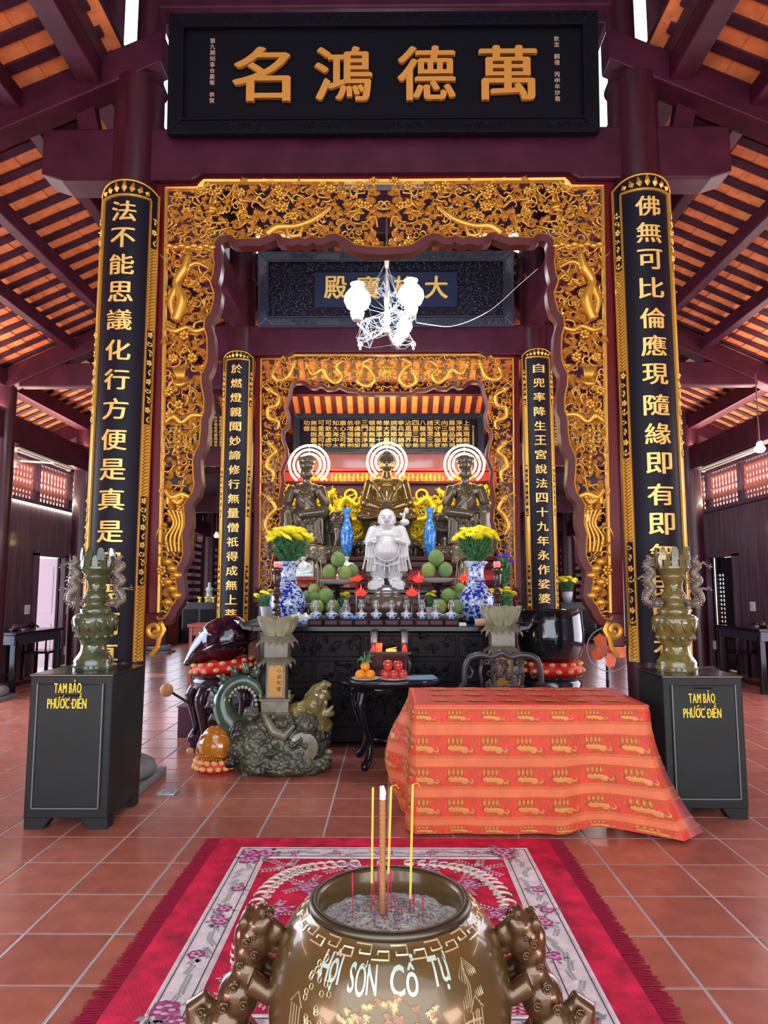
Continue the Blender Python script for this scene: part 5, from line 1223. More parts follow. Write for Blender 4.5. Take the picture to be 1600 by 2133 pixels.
for a in (210, 330, 90): b = B(); b.tube([(22 * s * cos(R(a)), 22 * s * sin(R(a)), 16 * s), (26 * s * cos(R(a)), 26 * s * sin(R(a)), 6 * s), (22 * s * cos(R(a)), 22 * s * sin(R(a)), 0)], [7 * s, 4 * s, 4 * s], 8); b.build('leg', bronzed_m, e, smooth=True)
# bronze globes with curled leaves on the rear tier
for px, la in ((772, 'left'), (843, 'right')):
    Y_ = 9.6; s = px2m(Y_); e = empty('bronze_globe', (X(px, Y_), Y_, zM), 'round bronze globe on leafy foot to the %s of the laughing monk' % la, 'ornament', 'bronze globes')
    b = B(); b.ell((0, 0, 42 * s), 12 * s, 16, 10); b.build('globe', bronzed_m, e, smooth=True); b = B(); b.lathe([(12 * s, 0), (14 * s, 6 * s), (6 * s, 12 * s), (5 * s, 24 * s), (12 * s, 34 * s)], 16); b.build('foot', bronzed_m, e, smooth=True)
# red electric lotus lights
for px, py, Y_, la in ((742, 1198, 7.97, 'by the left raised dish'), (873, 1200, 7.97, 'by the right raised dish'), (752, 1228, 7.9, 'left of the laughing monk foot'), (858, 1228, 7.9, 'right of the laughing monk foot'), (968, 1198, 7.97, 'behind the right big vase')):
    e = empty('lotus_lamp', (X(px, Y_), Y_, zT), 'small glowing red lotus lamp ' + la, 'lamp')
    h = Z(py + 12, Y_) - zT; b = B(); b.lathe([(.05, 0), (.05, .02), (.012, .04), (.012, h)], 10); b.build('stem', brown_m, e, smooth=True)
    b = B()
    for k in range(7): leaf(b, 0, 0, 0, .13 if k == 3 else .09, .035, R(24 + 22 * k), .02); leaf(b, 0, 0, -.02, .07, .03, R(15 + 25 * k), .02)
    b.build('petals', redglow_m, e, loc=(0, 0, h))
# bowls, papers and a mallet along the table edge
for px, la in ((622, 'left'), (637, 'right')):
    Y_ = 7.0; e = empty('lidded_bowl', (X(px, Y_ + (.25 if px < 630 else 0)), Y_ + (.25 if px < 630 else 0), zT), 'white lidded bowl at the foot of the left big vase, the %s of two' % la, 'bowl'); b = B(); b.lathe([(.04, 0), (.08, .04), (.09, .06)], 20); b.build('bowl', bwn_m, e, smooth=True); b = B(); b.lathe([(.092, .06), (.07, .09), (.02, .105), (.018, .12), (0, .12)], 20); b.build('lid', porc_m, e, smooth=True)
b = B(); b.box((0, 0, .012), (.2, .14, .024)); tag(b.build('paper_stack', white_m, loc=(X(948, 6.95), 6.95, zT)), 'pale stack of paper on the altar right of the oil lamps', 'paper')
b = B(); b.tube([(-.10, 0, .03), (.0, 0, .035), (.14, -.02, .03)], [.035, .04, .012], 8); tag(b.build('wooden_clapper', mat('pale tan wood', (.5, .33, .2), .5), loc=(X(1010, 6.85), 6.85, zT), smooth=True), 'tan wooden clapper lying by the right candlestick', 'clapper')
b = B(); b.tube([(0, 0, .02), (.42, -.1, .05)], [.008, .006], 6); tag(b.build('wooden_rod', brown_m, loc=(X(1030, 6.8), 6.75, zT)), 'thin wooden rod across the right end of the altar table', 'rod')
b = B()
for k in range(5): b.ell((.03 * k - .06, 0, .05 + .025 * (k % 2)), (.03, .01, .035), 6, 5)
tag(b.build('blue_paper_flower', bluev_m, loc=(X(738, 6.98), 7.12, zT)), 'small blue paper flower behind the third oil lamp', 'flower')

# ---- chandelier with cobwebs
YC = 7.6; s = px2m(YC); xc = X(806, YC)
zc = Z(700, YC)
e = empty('chandelier', (xc, YC, zc), 'old brass chandelier with glowing glass shades wrapped in cobweb', 'chandelier')
top = Z(540, YC) - zc + .5
b = B(); b.tube([(0, 0, .1), (0, 0, top)], .012, 6); b.lathe([(.02, .02), (.05, .06), (.03, .12), (.045, .2), (.02, .3), (.03, .42), (.015, .55)], 16); b.build('stem', tassel_m, e, smooth=True)
b = B(); b.lathe([(.0, 0), (.02, .01), (.035, .16), (.05, .22), (.0, .24)], 12); b.build('ceiling_cup', tassel_m, e, smooth=True, loc=(0, 0, Z(560, YC) - zc))
b = B(); b.ell((0.12, -.02, -.10), (.02, .02, .05), 8, 6); b.lathe([(.0, -.2), (.012, -.17), (.02, -.1), (.0, -.05)], 8, c=(.12, -.02, .05)); b.build('drop_pendant', tassel_m, e, smooth=True)
for px, py, dy, rr in ((743, 632, -.12, 27), (859, 615, .0, 27), (846, 655, .35, 17), (833, 690, .2, 12)):
    X_ = X(px, YC) - xc; Zc = Z(py, YC) - zc; q = rr * s
    b = B(); b.tube([(0, 0, .08), (X_ * .5, dy * .5, -.06), (X_, dy, Zc - q * 1.9)], .012, 6); b.build('arm', tassel_m, e, smooth=True)
    b = B(); b.lathe([(q * .35, -q * 1.7), (q * .5, -q * 1.35), (q * .55, -q * 1.05), (q * .4, -q * .95)], 16, c=(X_, dy, Zc)); b.build('lamp_cup', tassel_m, e, smooth=True)
    b = B(); b.lathe([(q * .4, -q * .9), (q * .8, -q * .65), (q * 1.02, -q * .15), (q * .95, q * .3), (q * .6, q * .75), (q * .42, q * .95), (q * .55, q * 1.2)], 22, c=(X_, dy, Zc)); b.build('glass_shade', shade_m, e, smooth=True)
for k in (-1, 1): b = B(); b.ell((k * .30, 0, -.10), (.03, .015, .04), 8, 6); b.ell((k * .30, 0, -.15), (.015, .01, .02), 6, 5); b.build('tassel_ornament', tassel_m, e, smooth=True)
point('chandelier_bulbs', (xc - .33, YC - .35, Z(640, YC)), 20, (.80, .90, 1.0), .12); point('chandelier_bulbs_right', (xc + .3, YC - .35, Z(640, YC)), 20, (.80, .90, 1.0), .12)
rw = random.Random(21); b = B()
nodes = [(rw.uniform(-.40, .34), rw.uniform(-.15, .15), rw.uniform(-.12, .62)) for _ in range(70)] + [(0, 0, z_) for z_ in (.1, .3, .5, .75, .9)] * 4
for _ in range(420):
    a = rw.choice(nodes); c = min((n for n in rw.sample(nodes, 10) if n != a), key=lambda n: (V(n) - V(a)).length); m_ = (V(a) + V(c)) / 2 - V((0, 0, rw.uniform(.0, .06)))
    b.tube([a, m_, c], rw.choice((.0006, .0009, .0015)), 3)
tag(b.build('cobweb', mat('dusty cobweb', (.30, .33, .38), .9), e), kind='stuff')
b = B(); P = [at(868, 672, YC), at(905, 678, YC - .2), at(940, 680, YC - .3), at(985, 666, YC - .3), at(1030, 640, YC - .4), at(1080, 595, YC - .6), at(1120, 560, YC - .8)]; sbranch(b, P, .004, 5, 5)
tag(b.build('dusty_string', mat('dusty string', (.6, .5, .45), .8), smooth=True), 'dusty string looping from the chandelier up to the right of the arch', 'string')

area('roof_cove_light', (CX, D3 + .25, Z(862, D3)), (R(180 - 25), 0, 0), 3.2, .06, 55, (1.0, .62, .25))
for q_ in (-1, 1): point('screen_fill', (CX + q_ * .8, Ys - .35, sz1 + .15), 5, (1, .85, .5), .1)  # added fill lights to brighten the gilt screen, no fittings there
point('board_glow', (CX, D3 - 1.1, Z(905, D3)), 9, (.45, .72, 1.0), .15)
# ================================================================ FRONT AND SIDES
def gr(px, py):
    a = at(px, py, 1.0); k = H / (H - a.z); return (a.x * k, k)
# ---- donation boxes
yel_m = mat('yellow painted lettering', (.80, .62, .03), .5)
box_m = mat('dark grey green painted steel', (.015, .020, .022), .45, spec=.2, var=.2, vscale=3, bump=.05)
def donation(x0, x1, y0, y1, h, label, txy, slot_below):
    e = empty('donation_box', ((x0 + x1) / 2, y0, 0), label, 'donation box', 'steel donation boxes'); w_, d = x1 - x0, y1 - y0
    b = B(); b.box((0, d / 2, .07 + (h - .07) / 2), (w_, d, h - .07)); b.build('body', box_m, e, bevel=.006)
    b = B(); b.box((0, d / 2, h - .004), (w_ + .012, d + .012, .014)); b.build('top', black_m, e, bevel=.004)
    b = B(); b.box((0, -.006, h / 2 + .04), (w_ - .12, .012, h - .20)); b.build('front_panel', box_m, e, bevel=.004)
    b = B()
    for s in (-1, 1): b.box((s * (w_ / 2 - .055), -.012, h / 2 + .04), (.008, .014, h - .19))
    b.box((0, -.012, .135), (w_ - .11, .016, .008)); b.build('panel_bead', mat('worn steel edge', (.12, .13, .15), .4), e)
    for s in (-1, 1):
        for yy in (.06, d - .06): b = B(); b.prism([(s * w_ / 2, .07), (s * (w_ / 2 - .17), .07), (s * (w_ / 2 - .12), 0), (s * w_ / 2, 0)], yy - .05, yy + .05); b.build('foot', box_m, e, bevel=.003)
    for t, zz, ww in (('TAM BẢO', txy, .205), ('PHƯỚC ĐIỀN', txy - .097, .285)):
        x = -ww / 2; tot = sum(glyph(c, .03)[2] + .08 for c in t); sc = ww / tot
        for c in t:
            gwd = glyph(c, .03)[2] if c != ' ' else .25
            if c != ' ':
                acute = c == 'Ớ'; bar = c == 'Đ'; c = 'O' if acute else 'D' if bar else c
                vs, fs, gw_, gh_ = glyph(c, 0); base = {'Ả': .16, 'Ư': .0, 'Ớ': .10, 'Ề': .24}.get(c, 0)
                q = B(); zs = .062 / .70; bot = -gh_ / 2
                for dx in (-.035, -.018, 0, .018, .035): q.add([((v[0] + dx) * sc, -v[2] * .004 + abs(dx) * .012, (v[1] - bot) * zs) for v in vs], fs)
                if acute: q.tube([(-.004, 0, .068), (.008, 0, .084)], .0035, 4); q.tube([(.010, 0, .056), (.017, 0, .060), (.019, 0, .068)], .003, 4)
                if bar: q.box((-.012, -.002, .031), (.018, .005, .007))
                q.build('letter', yel_m, e, loc=(x + gwd * sc / 2, -.015, zz))
            x += (gwd + .08) * sc
    b = B(); b.box((0, -.014, txy - .018 if slot_below else txy + .095), (.12, .006, .008)); b.build('coin_slot', mat('black slot', (0, 0, 0), .9), e)
    b = B(); b.tube([(0, -.02, txy - .022), (0, -.02, txy - .04)], .004, 6); b.build('rivet', tassel_m, e)
    return e
hL = Z(1406, 4.55)
donation(-2.31, X(243, 4.55), 4.55, 5.12, hL, 'left steel donation box with yellow letters, beneath the greener ceramic jar', Z(1444, 4.54) - .0, True)
donation(X(1380, 4.78, 1408), X(1545, 4.78, 1408), 4.78, 5.24, Z(1408, 4.78), 'right steel donation box with yellow letters, partly behind the red table', Z(1463, 4.77), False)

# ---- ceramic incense jars on the boxes
def jar(x, y, z, s, label, m):
    e = empty('incense_jar', (x, y, z), label, 'jar', 'glazed incense jars on donation boxes')
    b = B(); b.lathe([(36, 0), (37, 4), (36, 10), (35, 12), (36, 17), (34, 22), (28, 30), (24, 38), (23, 46), (24, 50)], 32); b.v = [tuple(c * s for c in v) for v in b.v]; b.build('foot', m, e, smooth=True, sharp=50)
    q = B()
    for k in range(22): a = 2 * pi * k / 22; q.ell((36.5 * s * cos(a), 36.5 * s * sin(a), 7 * s), 2.6 * s, 6, 4)
    q.build('foot_beads', m, e, smooth=True)
    lob = lambda a, z_: 1 + .025 * abs(sin(a * 6))
    b = B(); b.lathe([(24, 48), (28, 58), (36, 74), (40, 90), (40.5, 99), (38, 104), (34, 106), (26, 110)], 72, lob=lob); b.v = [tuple(c * s for c in v) for v in b.v]; b.build('belly', m, e, smooth=True, sharp=50)
    q = B()
    for k in range(12):
        a = 2 * pi * k / 12; P = [((39.8 if j else 41) * s * cos(a + (j - 1) * .12), (39.8 if j else 41) * s * sin(a + (j - 1) * .12), (96 - 11 * j) * s) for j in range(3)]; q.tube(P, 2.2 * s, 5); q.ell((32 * s * cos(a), 32 * s * sin(a), 64 * s), (5 * s, 5 * s, 6 * s), 6, 5)
    q.build('relief', m, e, smooth=True)
    b = B(); b.lathe([(27, 108), (29, 114), (27, 118), (20, 121), (17, 126), (18, 130), (22, 134), (23, 140), (21, 146), (18, 150), (16, 160), (18, 170), (24, 178), (24, 181), (22, 183), (28, 191), (32, 194), (32, 198), (29, 200)], 32); b.v = [tuple(c * s for c in v) for v in b.v]; b.build('neck', m, e, smooth=True, sharp=50)
    b = B()
    for row, (n, z0_, z1_, r_) in enumerate(((14, 198, 221, 31), (9, 210, 236, 30))):
        for k in range(n):
            a = 2 * pi * (k + .5 * row) / n; t = B(); w_ = 5.5 if row == 0 else 6.5
            t.prism([(-w_, 0), (w_, 0), (w_ * .95, (z1_ - z0_) * .65), (w_ * .5, (z1_ - z0_) * .95), (-w_ * .5, (z1_ - z0_) * .95), (-w_ * .95, (z1_ - z0_) * .65)], -1.6, 1.6)
            b.add([tuple(c * s for c in v) for v in t.v], t.f, TM((r_ * s * cos(a) * (1 + .05 * row), r_ * s * sin(a), z0_ * s), (R(-4), 0, a + pi / 2)))
    b.build('crown_petals', m, e, bevel=.0012)
    b = B(); b.lathe([(29, 198), (28, 212), (24, 214), (0, 212)], 24); b.v = [tuple(c * s for c in v) for v in b.v]; b.build('cup', m, e, smooth=True)
    for sd in (-1, 1):                                        # dragon handles
        q = B(); dragon(q, [(sd * c[0] * s, 0, c[1] * s) for c in ((36, 128), (52, 132), (50, 146), (40, 158), (50, 172), (38, 186), (50, 200), (40, 210), (48, 220))][::1], 7.5 * s, rg); q.v = [(v[0], v[1] * 1.3, v[2]) for v in q.v]
        q.tube([(sd * 20 * s, 0, 132 * s), (sd * 40 * s, 0, 130 * s)], 4 * s, 6)
        q.build('dragon_handle', mat('mottled brown glaze', (.16, .13, .10), .25, coat=.6, var=.4, vscale=20), e, smooth=True)
    return e
YJ = 4.86
s_ = (YJ + .12) / FPX
jar(X(194, YJ, 1390), YJ, hL, s_ * 1.03, 'green glazed ceramic incense jar with dragon handles on the left donation box', mat('green celadon glaze', (.065, .08, .035), .16, coat=.8, var=.4, vscale=14))
YJ2 = 5.06
jar(X(1410, YJ2, 1388), YJ2, Z(1408, 4.78), (YJ2 + .12) / FPX * 1.05, 'olive brown glazed incense jar with dragon handles on the right donation box', mat('olive amber glaze', (.14, .115, .032), .16, coat=.8, var=.35, vscale=14))

# ---- red brocade table
clo_m = mat('red brocade', (.62, .045, .022), .55, var=.12, vscale=8, bump=.1, bscale=120)
cor_m = mat('orange brocade band', (.66, .15, .055), .55, var=.1, vscale=8, bump=.1, bscale=120)
gth_m = mat('gold brocade thread', (.60, .22, .06), .45, .15, bump=.15, bscale=200)
rx0, rx1, ry0, ry1, rz_ = X(864, 4.5, 1468), X(1347, 4.5, 1468), 4.5, 5.27, Z(1468, 4.5)
e = empty('cloth_table', (0, 0, 0), 'long table covered to the floor by a red and gold elephant brocade cloth', 'table')
b = B(); b.box(((rx0 + rx1) / 2, (ry0 + ry1) / 2, rz_ - .03), (rx1 - rx0 - .01, ry1 - ry0 - .01, .03)); b.build('table_top', blackmatte_m, e)
for x in (rx0 + .05, rx1 - .05):
    for y in (ry0 + .06, ry1 - .06): b = B(); b.box((x, y, rz_ / 2 - .02), (.045, .045, rz_ - .04)); b.build('leg', blackmatte_m, e)
per = []; NX, NYc = 90, 40                                   # perimeter parameter: left side, front, right side
for i in range(NYc): per.append((rx0, ry1 + (ry0 - ry1) * i / NYc, -1, 0, 1.2 - i / NYc))
for i in range(NX): per.append((rx0 + (rx1 - rx0) * i / NX, ry0, 0, -1, i / NX))
for i in range(NYc + 1): per.append((rx1, ry0 + (ry1 - ry0) * i / NYc, 1, 0, i / NYc))
def cloth(pi_, v):
    """v = 0 top edge .. 1 hem"""
    k = min(int(pi_), len(per) - 2); t = pi_ - k; a, c = per[k], per[k + 1]
    x, y = a[0] * (1 - t) + c[0] * t, a[1] * (1 - t) + c[1] * t
    nx_, ny_ = a[2], a[3]; f = (pi_ - NYc) / NX
    drop = rz_ - .015
    out = .012 + .03 * v
    z = rz_ - v * drop
    if 0 <= f <= 1:
        out += .007 * v * sin(f * 19 + 1.2 * v) + .004 * v * sin(f * 41 + 3)
        out += .05 * v * math.exp(-((f - .62) / .05) ** 2) * .6 - .03 * v * math.exp(-((f - .72) / .06) ** 2)
        z += v * .035 * math.exp(-((f - .78) / .13) ** 2)
        cr = math.exp(-((1 - f) / .09) ** 2); out += .12 * v * v * cr; x += .15 * v * v * math.exp(-((1 - f) / .12) ** 2)
        cl = math.exp(-(f / .05) ** 2); x += 0
    elif f < 0:
        d = -f; w_ = math.exp(-((d - .28) / .12) ** 2); out += .15 * w_ * sin(pi * min(1, v * .95)) ** 1.2 + .02 * v * sin(d * 30)
    else:
        d = f - 1; out += (.15 * math.exp(-(d / .14) ** 2)) * v * v + .03 * v * sin(d * 30)
        y -= .12 * v * v * math.exp(-(d / .08) ** 2)
    return V((x + nx_ * out, y + ny_ * out, max(z, .008)))
NV = 36; NP = len(per)
# bands: rows of elephants (red ground) and plain orange bands
BANDS = [(0, .03, 1), (.03, .135, 0), (.135, .235, 1), (.235, .40, 0), (.40, .485, 1), (.485, .64, 0), (.64, .72, 1), (.72, .87, 0), (.87, .935, 1), (.935, 1.0, 0)]
for (v0, v1, kk) in BANDS:
    b = B(); n = max(2, int((v1 - v0) * NV)); vs = []; fs = []
    for j in range(n + 1):
        for i in range(NP): vs.append(cloth(min(i, NP - 1.001), v0 + (v1 - v0) * j / n))
    for j in range(n):
        for i in range(NP - 1): fs.append((j * NP + i, j * NP + i + 1, (j + 1) * NP + i + 1, (j + 1) * NP + i))
    b.add(vs, fs); o = b.build('cloth_band', cor_m if kk else clo_m, e, smooth=True)
b = B(); vs = []; fs = []; nx_, ny_ = 40, 16
for j in range(ny_ + 1):
    for i in range(nx_ + 1):
        vs.append((rx0 - .012 + (rx1 - rx0 + .024) * i / nx_, ry0 - .012 + (ry1 - ry0 + .02) * j / ny_, rz_ + .002 * sin(i * .9 + j) + .002 * sin(j * 1.7)))
for j in range(ny_):
    for i in range(nx_): fs.append((j * (nx_ + 1) + i, j * (nx_ + 1) + i + 1, (j + 1) * (nx_ + 1) + i + 1, (j + 1) * (nx_ + 1) + i))
b.add(vs, fs); o = b.build('cloth_top', mat('pinkish red brocade top', (.72, .05, .05), .45, var=.12, vscale=10), e, smooth=True); o.modifiers.new('s', 'SOLIDIFY').thickness = .004
# woven elephants (they stand on their heads, as the cloth is laid) and seam lines
def elephant_shape():
    t = B(); z3 = lambda x, z, r1, r2: t.ell((x, 0, z), (r1, .012, r2), 12, 5)
    z3(0, -.12, .36, .17); z3(.38, -.22, .18, .17); z3(.26, -.16, .12, .14)
    for x in (-.26, -.08, .10, .26): t.box((x, 0, .16), (.125, .02, .40)); t.box((x, 0, .385), (.15, .02, .03))
    t.tube([(.52, 0, -.22), (.66, 0, -.32), (.74, 0, -.2), (.66, 0, -.1), (.6, 0, -.16)], [.07, .06, .05, .035, .02], 6, flat=.2)
    t.tube([(-.36, 0, -.1), (-.46, 0, .05), (-.42, 0, .18)], .02, 5, flat=.3)
    for k in range(7): a = k * .9; curl(t, -.1 + .13 * k, -.42 + .05 * (k % 2), 0, .07, a, 1, .014, 1, 4, 7)
    curl(t, .62, .22, 0, .13, 1, 1.2, .02, -1, 4, 8); curl(t, .46, .36, 0, .09, 3, 1.2, .02, 1, 4, 8); t.box((-.62, 0, -.05), (.018, .012, .8))
    return t
el = elephant_shape()
for r_, (v0, v1, kk) in enumerate([q for q in BANDS if not q[2]]):
    vc = (v0 + v1) / 2; hh = (v1 - v0) * rz_; full = r_ not in (0, 4)
    q = B()
    step = .215
    n = int((NX + 2 * NYc) / (NX * step / (rx1 - rx0)))
    per_m = NX / (rx1 - rx0)
    for k in range(-1, n + 2):
        p0 = NYc + (k * step - .18 + .09 * (0)) * per_m
        if p0 < 3 or p0 > NP - 6: continue
        sc = .150 if full else .13; t = []
        for v in el.v:
            pp = p0 + v[0] * sc * per_m; vv = vc - v[2] * (hh * .94 / .9) / rz_
            pp = min(max(pp, 0.01), NP - 1.02); vv = min(max(vv, .001), .999); P = cloth(pp, vv)
            # push out along surface normal
            if pp < NYc: P.x -= .003 - v[1] * .12
            elif pp < NYc + NX: P.y -= .003 - v[1] * .12
            else: P.x += .003 - v[1] * .12; P.y -= .002
            t.append(P)
        q.add(t, el.f)
    q.build('woven_elephants', gth_m, e, smooth=True, kind='stuff')
q = B()
for (v0, v1, kk) in BANDS:
    for vv in (v0 + .006, v0 + .016):
        P = []
        for i in range(0, NP, 1):
            p = cloth(min(i, NP - 1.01), vv); a = per[min(i, NP - 1)]; P.append(p + V((a[2], a[3], 0)) * .003)
        q.tube(P, .0014, 4)
q.build('woven_lines', gth_m, e, kind='stuff')
q = B()
for j in range(3):
    for k in range(6):
        t = [(rx0 + .18 + .22 * k + v[0] * .14, ry0 + .16 + .25 * j + v[2] * .11, rz_ + .006 - v[1] * .1) for v in el.v]; q.add(t, el.f)
q.build('woven_elephants', gth_m, e, smooth=True, kind='stuff')

# ---- rug
ra, rb_, rc, rd = -1.02, .95, 2.05, 4.40
rugx, rugy = (ra + rb_) / 2, (rc + rd) / 2; rw_, rh = (rb_ - ra) / 2, (rd - rc) / 2
e = empty('floral_rug', (rugx, rugy, 0), 'crimson pile rug with cream rose border and dark red fringe under the big urn', 'rug')
pile_m = mat('crimson pile', (.62, .006, .06), .85, var=.45, vscale=9, bump=.5, bscale=90)
crm_m = mat('cream woven border', (.82, .78, .80), .85, var=.15, vscale=18, bump=.4, bscale=90)
rose_m = mat('woven rose', (.42, .06, .22), .85, var=.4, vscale=40); lfg_m = mat('woven grey green leaf', (.28, .33, .34), .85, var=.3, vscale=30); petal_m = mat('woven pale petal', (.66, .50, .60), .85, var=.2, vscale=50); drk_m = mat('woven dark outline', (.10, .06, .12), .85)
b = B(); b.box((0, 0, .005), (2 * rw_, 2 * rh, .010)); b.build('pile', pile_m, e, bevel=.004)
def ring(m, x0, y0, x1, y1, w_, z, name):
    q = B(); q.box(((x0 + x1) / 2, y0 + w_ / 2, z), (x1 - x0, w_, .003)); q.box(((x0 + x1) / 2, y1 - w_ / 2, z), (x1 - x0, w_, .003))
    q.box((x0 + w_ / 2, (y0 + y1) / 2, z), (w_, y1 - y0 - 2 * w_, .003)); q.box((x1 - w_ / 2, (y0 + y1) / 2, z), (w_, y1 - y0 - 2 * w_, .003)); q.build(name, m, e)
bo = (-rw_ + .155, -rh + .42, rw_ - .155, rh - .165)         # cream band outline
ring(crm_m, *bo, .165, .0105, 'cream_border')
for off in (.008, .020, .135, .150): ring(drk_m if off in (.02, .135) else crm_m, bo[0] + off, bo[1] + off, bo[2] - off, bo[3] - off, .004, .0125, 'border_line')
def rose(bR, bP, bL, x, y, r, rng):
    for k in range(6): a = k * pi / 3 + rng.random(); bR.ell((x + r * .5 * cos(a), y + r * .5 * sin(a), .0125), (r * .42, r * .42, .0022), 7, 3)
    for k in range(5): a = k * 1.26; bP.ell((x + r * .35 * cos(a), y + r * .35 * sin(a), .0140), (r * .26, r * .14, .002), 6, 3, )
    bR.ell((x, y, .015), (r * .26, r * .26, .002), 7, 3)
    for k in range(5):
        a = rng.uniform(0, 6.28); lp = [(x + r * c * cos(a) - r * w_ * sin(a), y + r * c * sin(a) + r * w_ * cos(a), .0132) for c, w_ in ((.8, 0), (1.15, .22), (1.55, 0), (1.15, -.22))]
        bL.add(lp, [(0, 1, 2, 3)])
def sprig(bP, bL, x, y, a, L, rng):
    for k in range(6):
        t = (k + 1) / 6; px_, py_ = x + L * t * cos(a), y + L * t * sin(a)
        for s in (-1, 1):
            g = a + s * .9; l = L * .26; bP.add([(px_ + l * c * cos(g) - l * w_ * sin(g), py_ + l * c * sin(g) + l * w_ * cos(g), .0128 + .0002 * k) for c, w_ in ((0, 0), (.5, .22), (1, 0), (.5, -.22))], [(0, 1, 2, 3)])
def scroll(bC, x, y, a, r, s):
    P = [(x + q * cos(g), y + q * sin(g), .0135) for q, g in [(r * (1 - .75 * k / 10), a + s * k * .55) for k in range(11)]]
    bC.tube(P, [.013 * r / .07 * (1 - .05 * k) * (.6 + .8 * sin(pi * k / 10)) for k in range(11)], 5, flat=.35)
bR, bP, bL, bC = B(), B(), B(), B(); rr = random.Random(4)
cxs, cys = (bo[0] + .085, bo[2] - .085), (bo[1] + .085, bo[3] - .085)
for x in cxs:
    for y in cys:
        for k in range(5): rose(bR, bP, bL, x + rr.uniform(-.06, .11) * (1 if x < 0 else -1), y + rr.uniform(-.05, .11) * (1 if y < 0 else -1), rr.uniform(.055, .075), rr)
for x in cxs:
    for t in (.30, .48, .5, .56, .7): rose(bR, bP, bL, x + rr.uniform(-.03, .05) * (1 if x < 0 else -1), cys[0] + (cys[1] - cys[0]) * t, .045, rr)
for y in cys:
    for t in (.16, .32, .48, .52, .68, .84): rose(bR, bP, bL, cxs[0] + (cxs[1] - cxs[0]) * t, y, .032, rr)
n = 90
for k in range(n):                                            # small leaves and beads running round the band
    t = k / n; P_ = 2 * ((cxs[1] - cxs[0]) + (cys[1] - cys[0])); d = t * P_; wx, wy = cxs[1] - cxs[0], cys[1] - cys[0]
    if d < wx: x, y, a = cxs[0] + d, cys[0], 0
    elif d < wx + wy: x, y, a = cxs[1], cys[0] + d - wx, pi / 2
    elif d < 2 * wx + wy: x, y, a = cxs[1] - (d - wx - wy), cys[1], pi
    else: x, y, a = cxs[0], cys[1] - (d - 2 * wx - wy), -pi / 2
    sprig(bL, bL, x, y, a + rr.uniform(-.6, .6), .07, rr)
inx0, iny0, inx1, iny1 = bo[0] + .19, bo[1] + .19, bo[2] - .19, bo[3] - .19
for sx in (-1, 1):                                            # lobed frame of cream scrolls inside
    for k in range(17):
        t = k / 16; a = t * pi / 2; ex, ey = (inx1 - inx0) / 2 * .93, (iny1 - iny0) / 2 * .93; my = (iny0 + iny1) / 2
        for sy in (-1, 1):
            x = sx * ex * cos(a) ** .6; y = my + sy * ey * sin(a) ** .6; scroll(bC, x, y, a * sy + (0 if sx > 0 else pi), .045, sx * sy); scroll(bC, x * .95, y * .97, a + 2, .03, -sx * sy)
    for sy in (-1, 1):
        cx2, cy2 = sx * (inx1 - inx0) / 2 * .80, (iny0 + iny1) / 2 + sy * (iny1 - iny0) / 2 * .84
        for k in range(6): sprig(bP, bL, cx2, cy2, k * 1.05 + .3, .13, rr)
        for k in range(4): bP.ell((cx2 + .05 * cos(k * 1.6), cy2 + .05 * sin(k * 1.6), .0135), (.022, .022, .002), 6, 3)
for x, y in ((-.38, .48), (-.52, .18), (.40, .50), (.55, .2), (-.2, .72), (.25, .74), (0, -.1)):
    for k in range(3): rose(bR, bP, bP, x + rr.uniform(-.05, .05), y + rr.uniform(-.05, .05), .05, rr)
    for k in range(5): sprig(bP, bL, x, y, k * 1.26, .12, rr)
for q, m, nm in ((bR, rose_m, 'woven_roses'), (bP, petal_m, 'woven_petals'), (bL, lfg_m, 'woven_leaves'), (bC, mat('woven cream scroll', (.72, .66, .58), .85), 'woven_scrolls')): q.build(nm, m, e, kind='stuff')
q = B()
for s in (-1, 1):
    for k in range(int(2 * rh / .010)):
        y = -rh + .010 * k + rr.uniform(-.004, .004); q.tube([(s * rw_, y, .006), (s * (rw_ + .045), y + rr.uniform(-.006, .006), .005), (s * (rw_ + .085 + rr.uniform(-.008, .01)), y + rr.uniform(-.012, .012), .003)], [.0045, .004, .002], 4)
q.build('fringe', mat('dark red fringe', (.26, .004, .03), .9), e, kind='stuff')

# ---- big brass incense urn with lion handles
UY, UX, UZ = 1.91, X(812, 1.91, 1873), .70
urn_m = mat('brown lacquered brass', (.125, .074, .023), .27, .3, coat=.5, var=.15, vscale=3)
inlay_m = mat('pale gold inlay', (.78, .66, .40), .25, .6)
inl2_m = mat('silvery letter inlay', (.50, .60, .52), .3, .2)
e = empty('incense_urn', (UX, UY, 0), 'big round brass incense urn with inlaid script standing on the rug', 'urn'); e.scale = (.93, .93, 1)
UP = [(.16, .03), (.19, .035), (.20, .07), (.17, .11), (.16, .14), (.20, .18), (.26, .24), (.305, .32), (.325, .40), (.332, .48), (.323, .555), (.303, .61), (.276, .652), (.246, .678), (.222, .692)]
def ur(z):
    for (r0, z0), (r1, z1) in zip(UP, UP[1:]):
        if z0 <= z <= z1: t = (z - z0) / (z1 - z0); return r0 + (r1 - r0) * t
    return UP[-1][0]
b = B(); b.lathe(UP + [(.218, .704), (.203, .706), (.197, .700), (.197, .64), (.19, .60)], 96); b.build('body', urn_m, e, smooth=True, sharp=60)
b = B(); b.lathe([(.218, .690), (.226, .693), (.225, .705), (.214, .711), (.203, .709), (.199, .70)], 96, open=True); b.build('rim', mat('dark worn brass rim', (.10, .085, .06), .35, .8), e, smooth=True)
b = B()
for k in range(3): a = R(90 + 120 * k); b.tube([(.19 * cos(a), .19 * sin(a), .12), (.24 * cos(a), .24 * sin(a), .07), (.22 * cos(a), .22 * sin(a), .012)], [.05, .04, .035], 10)
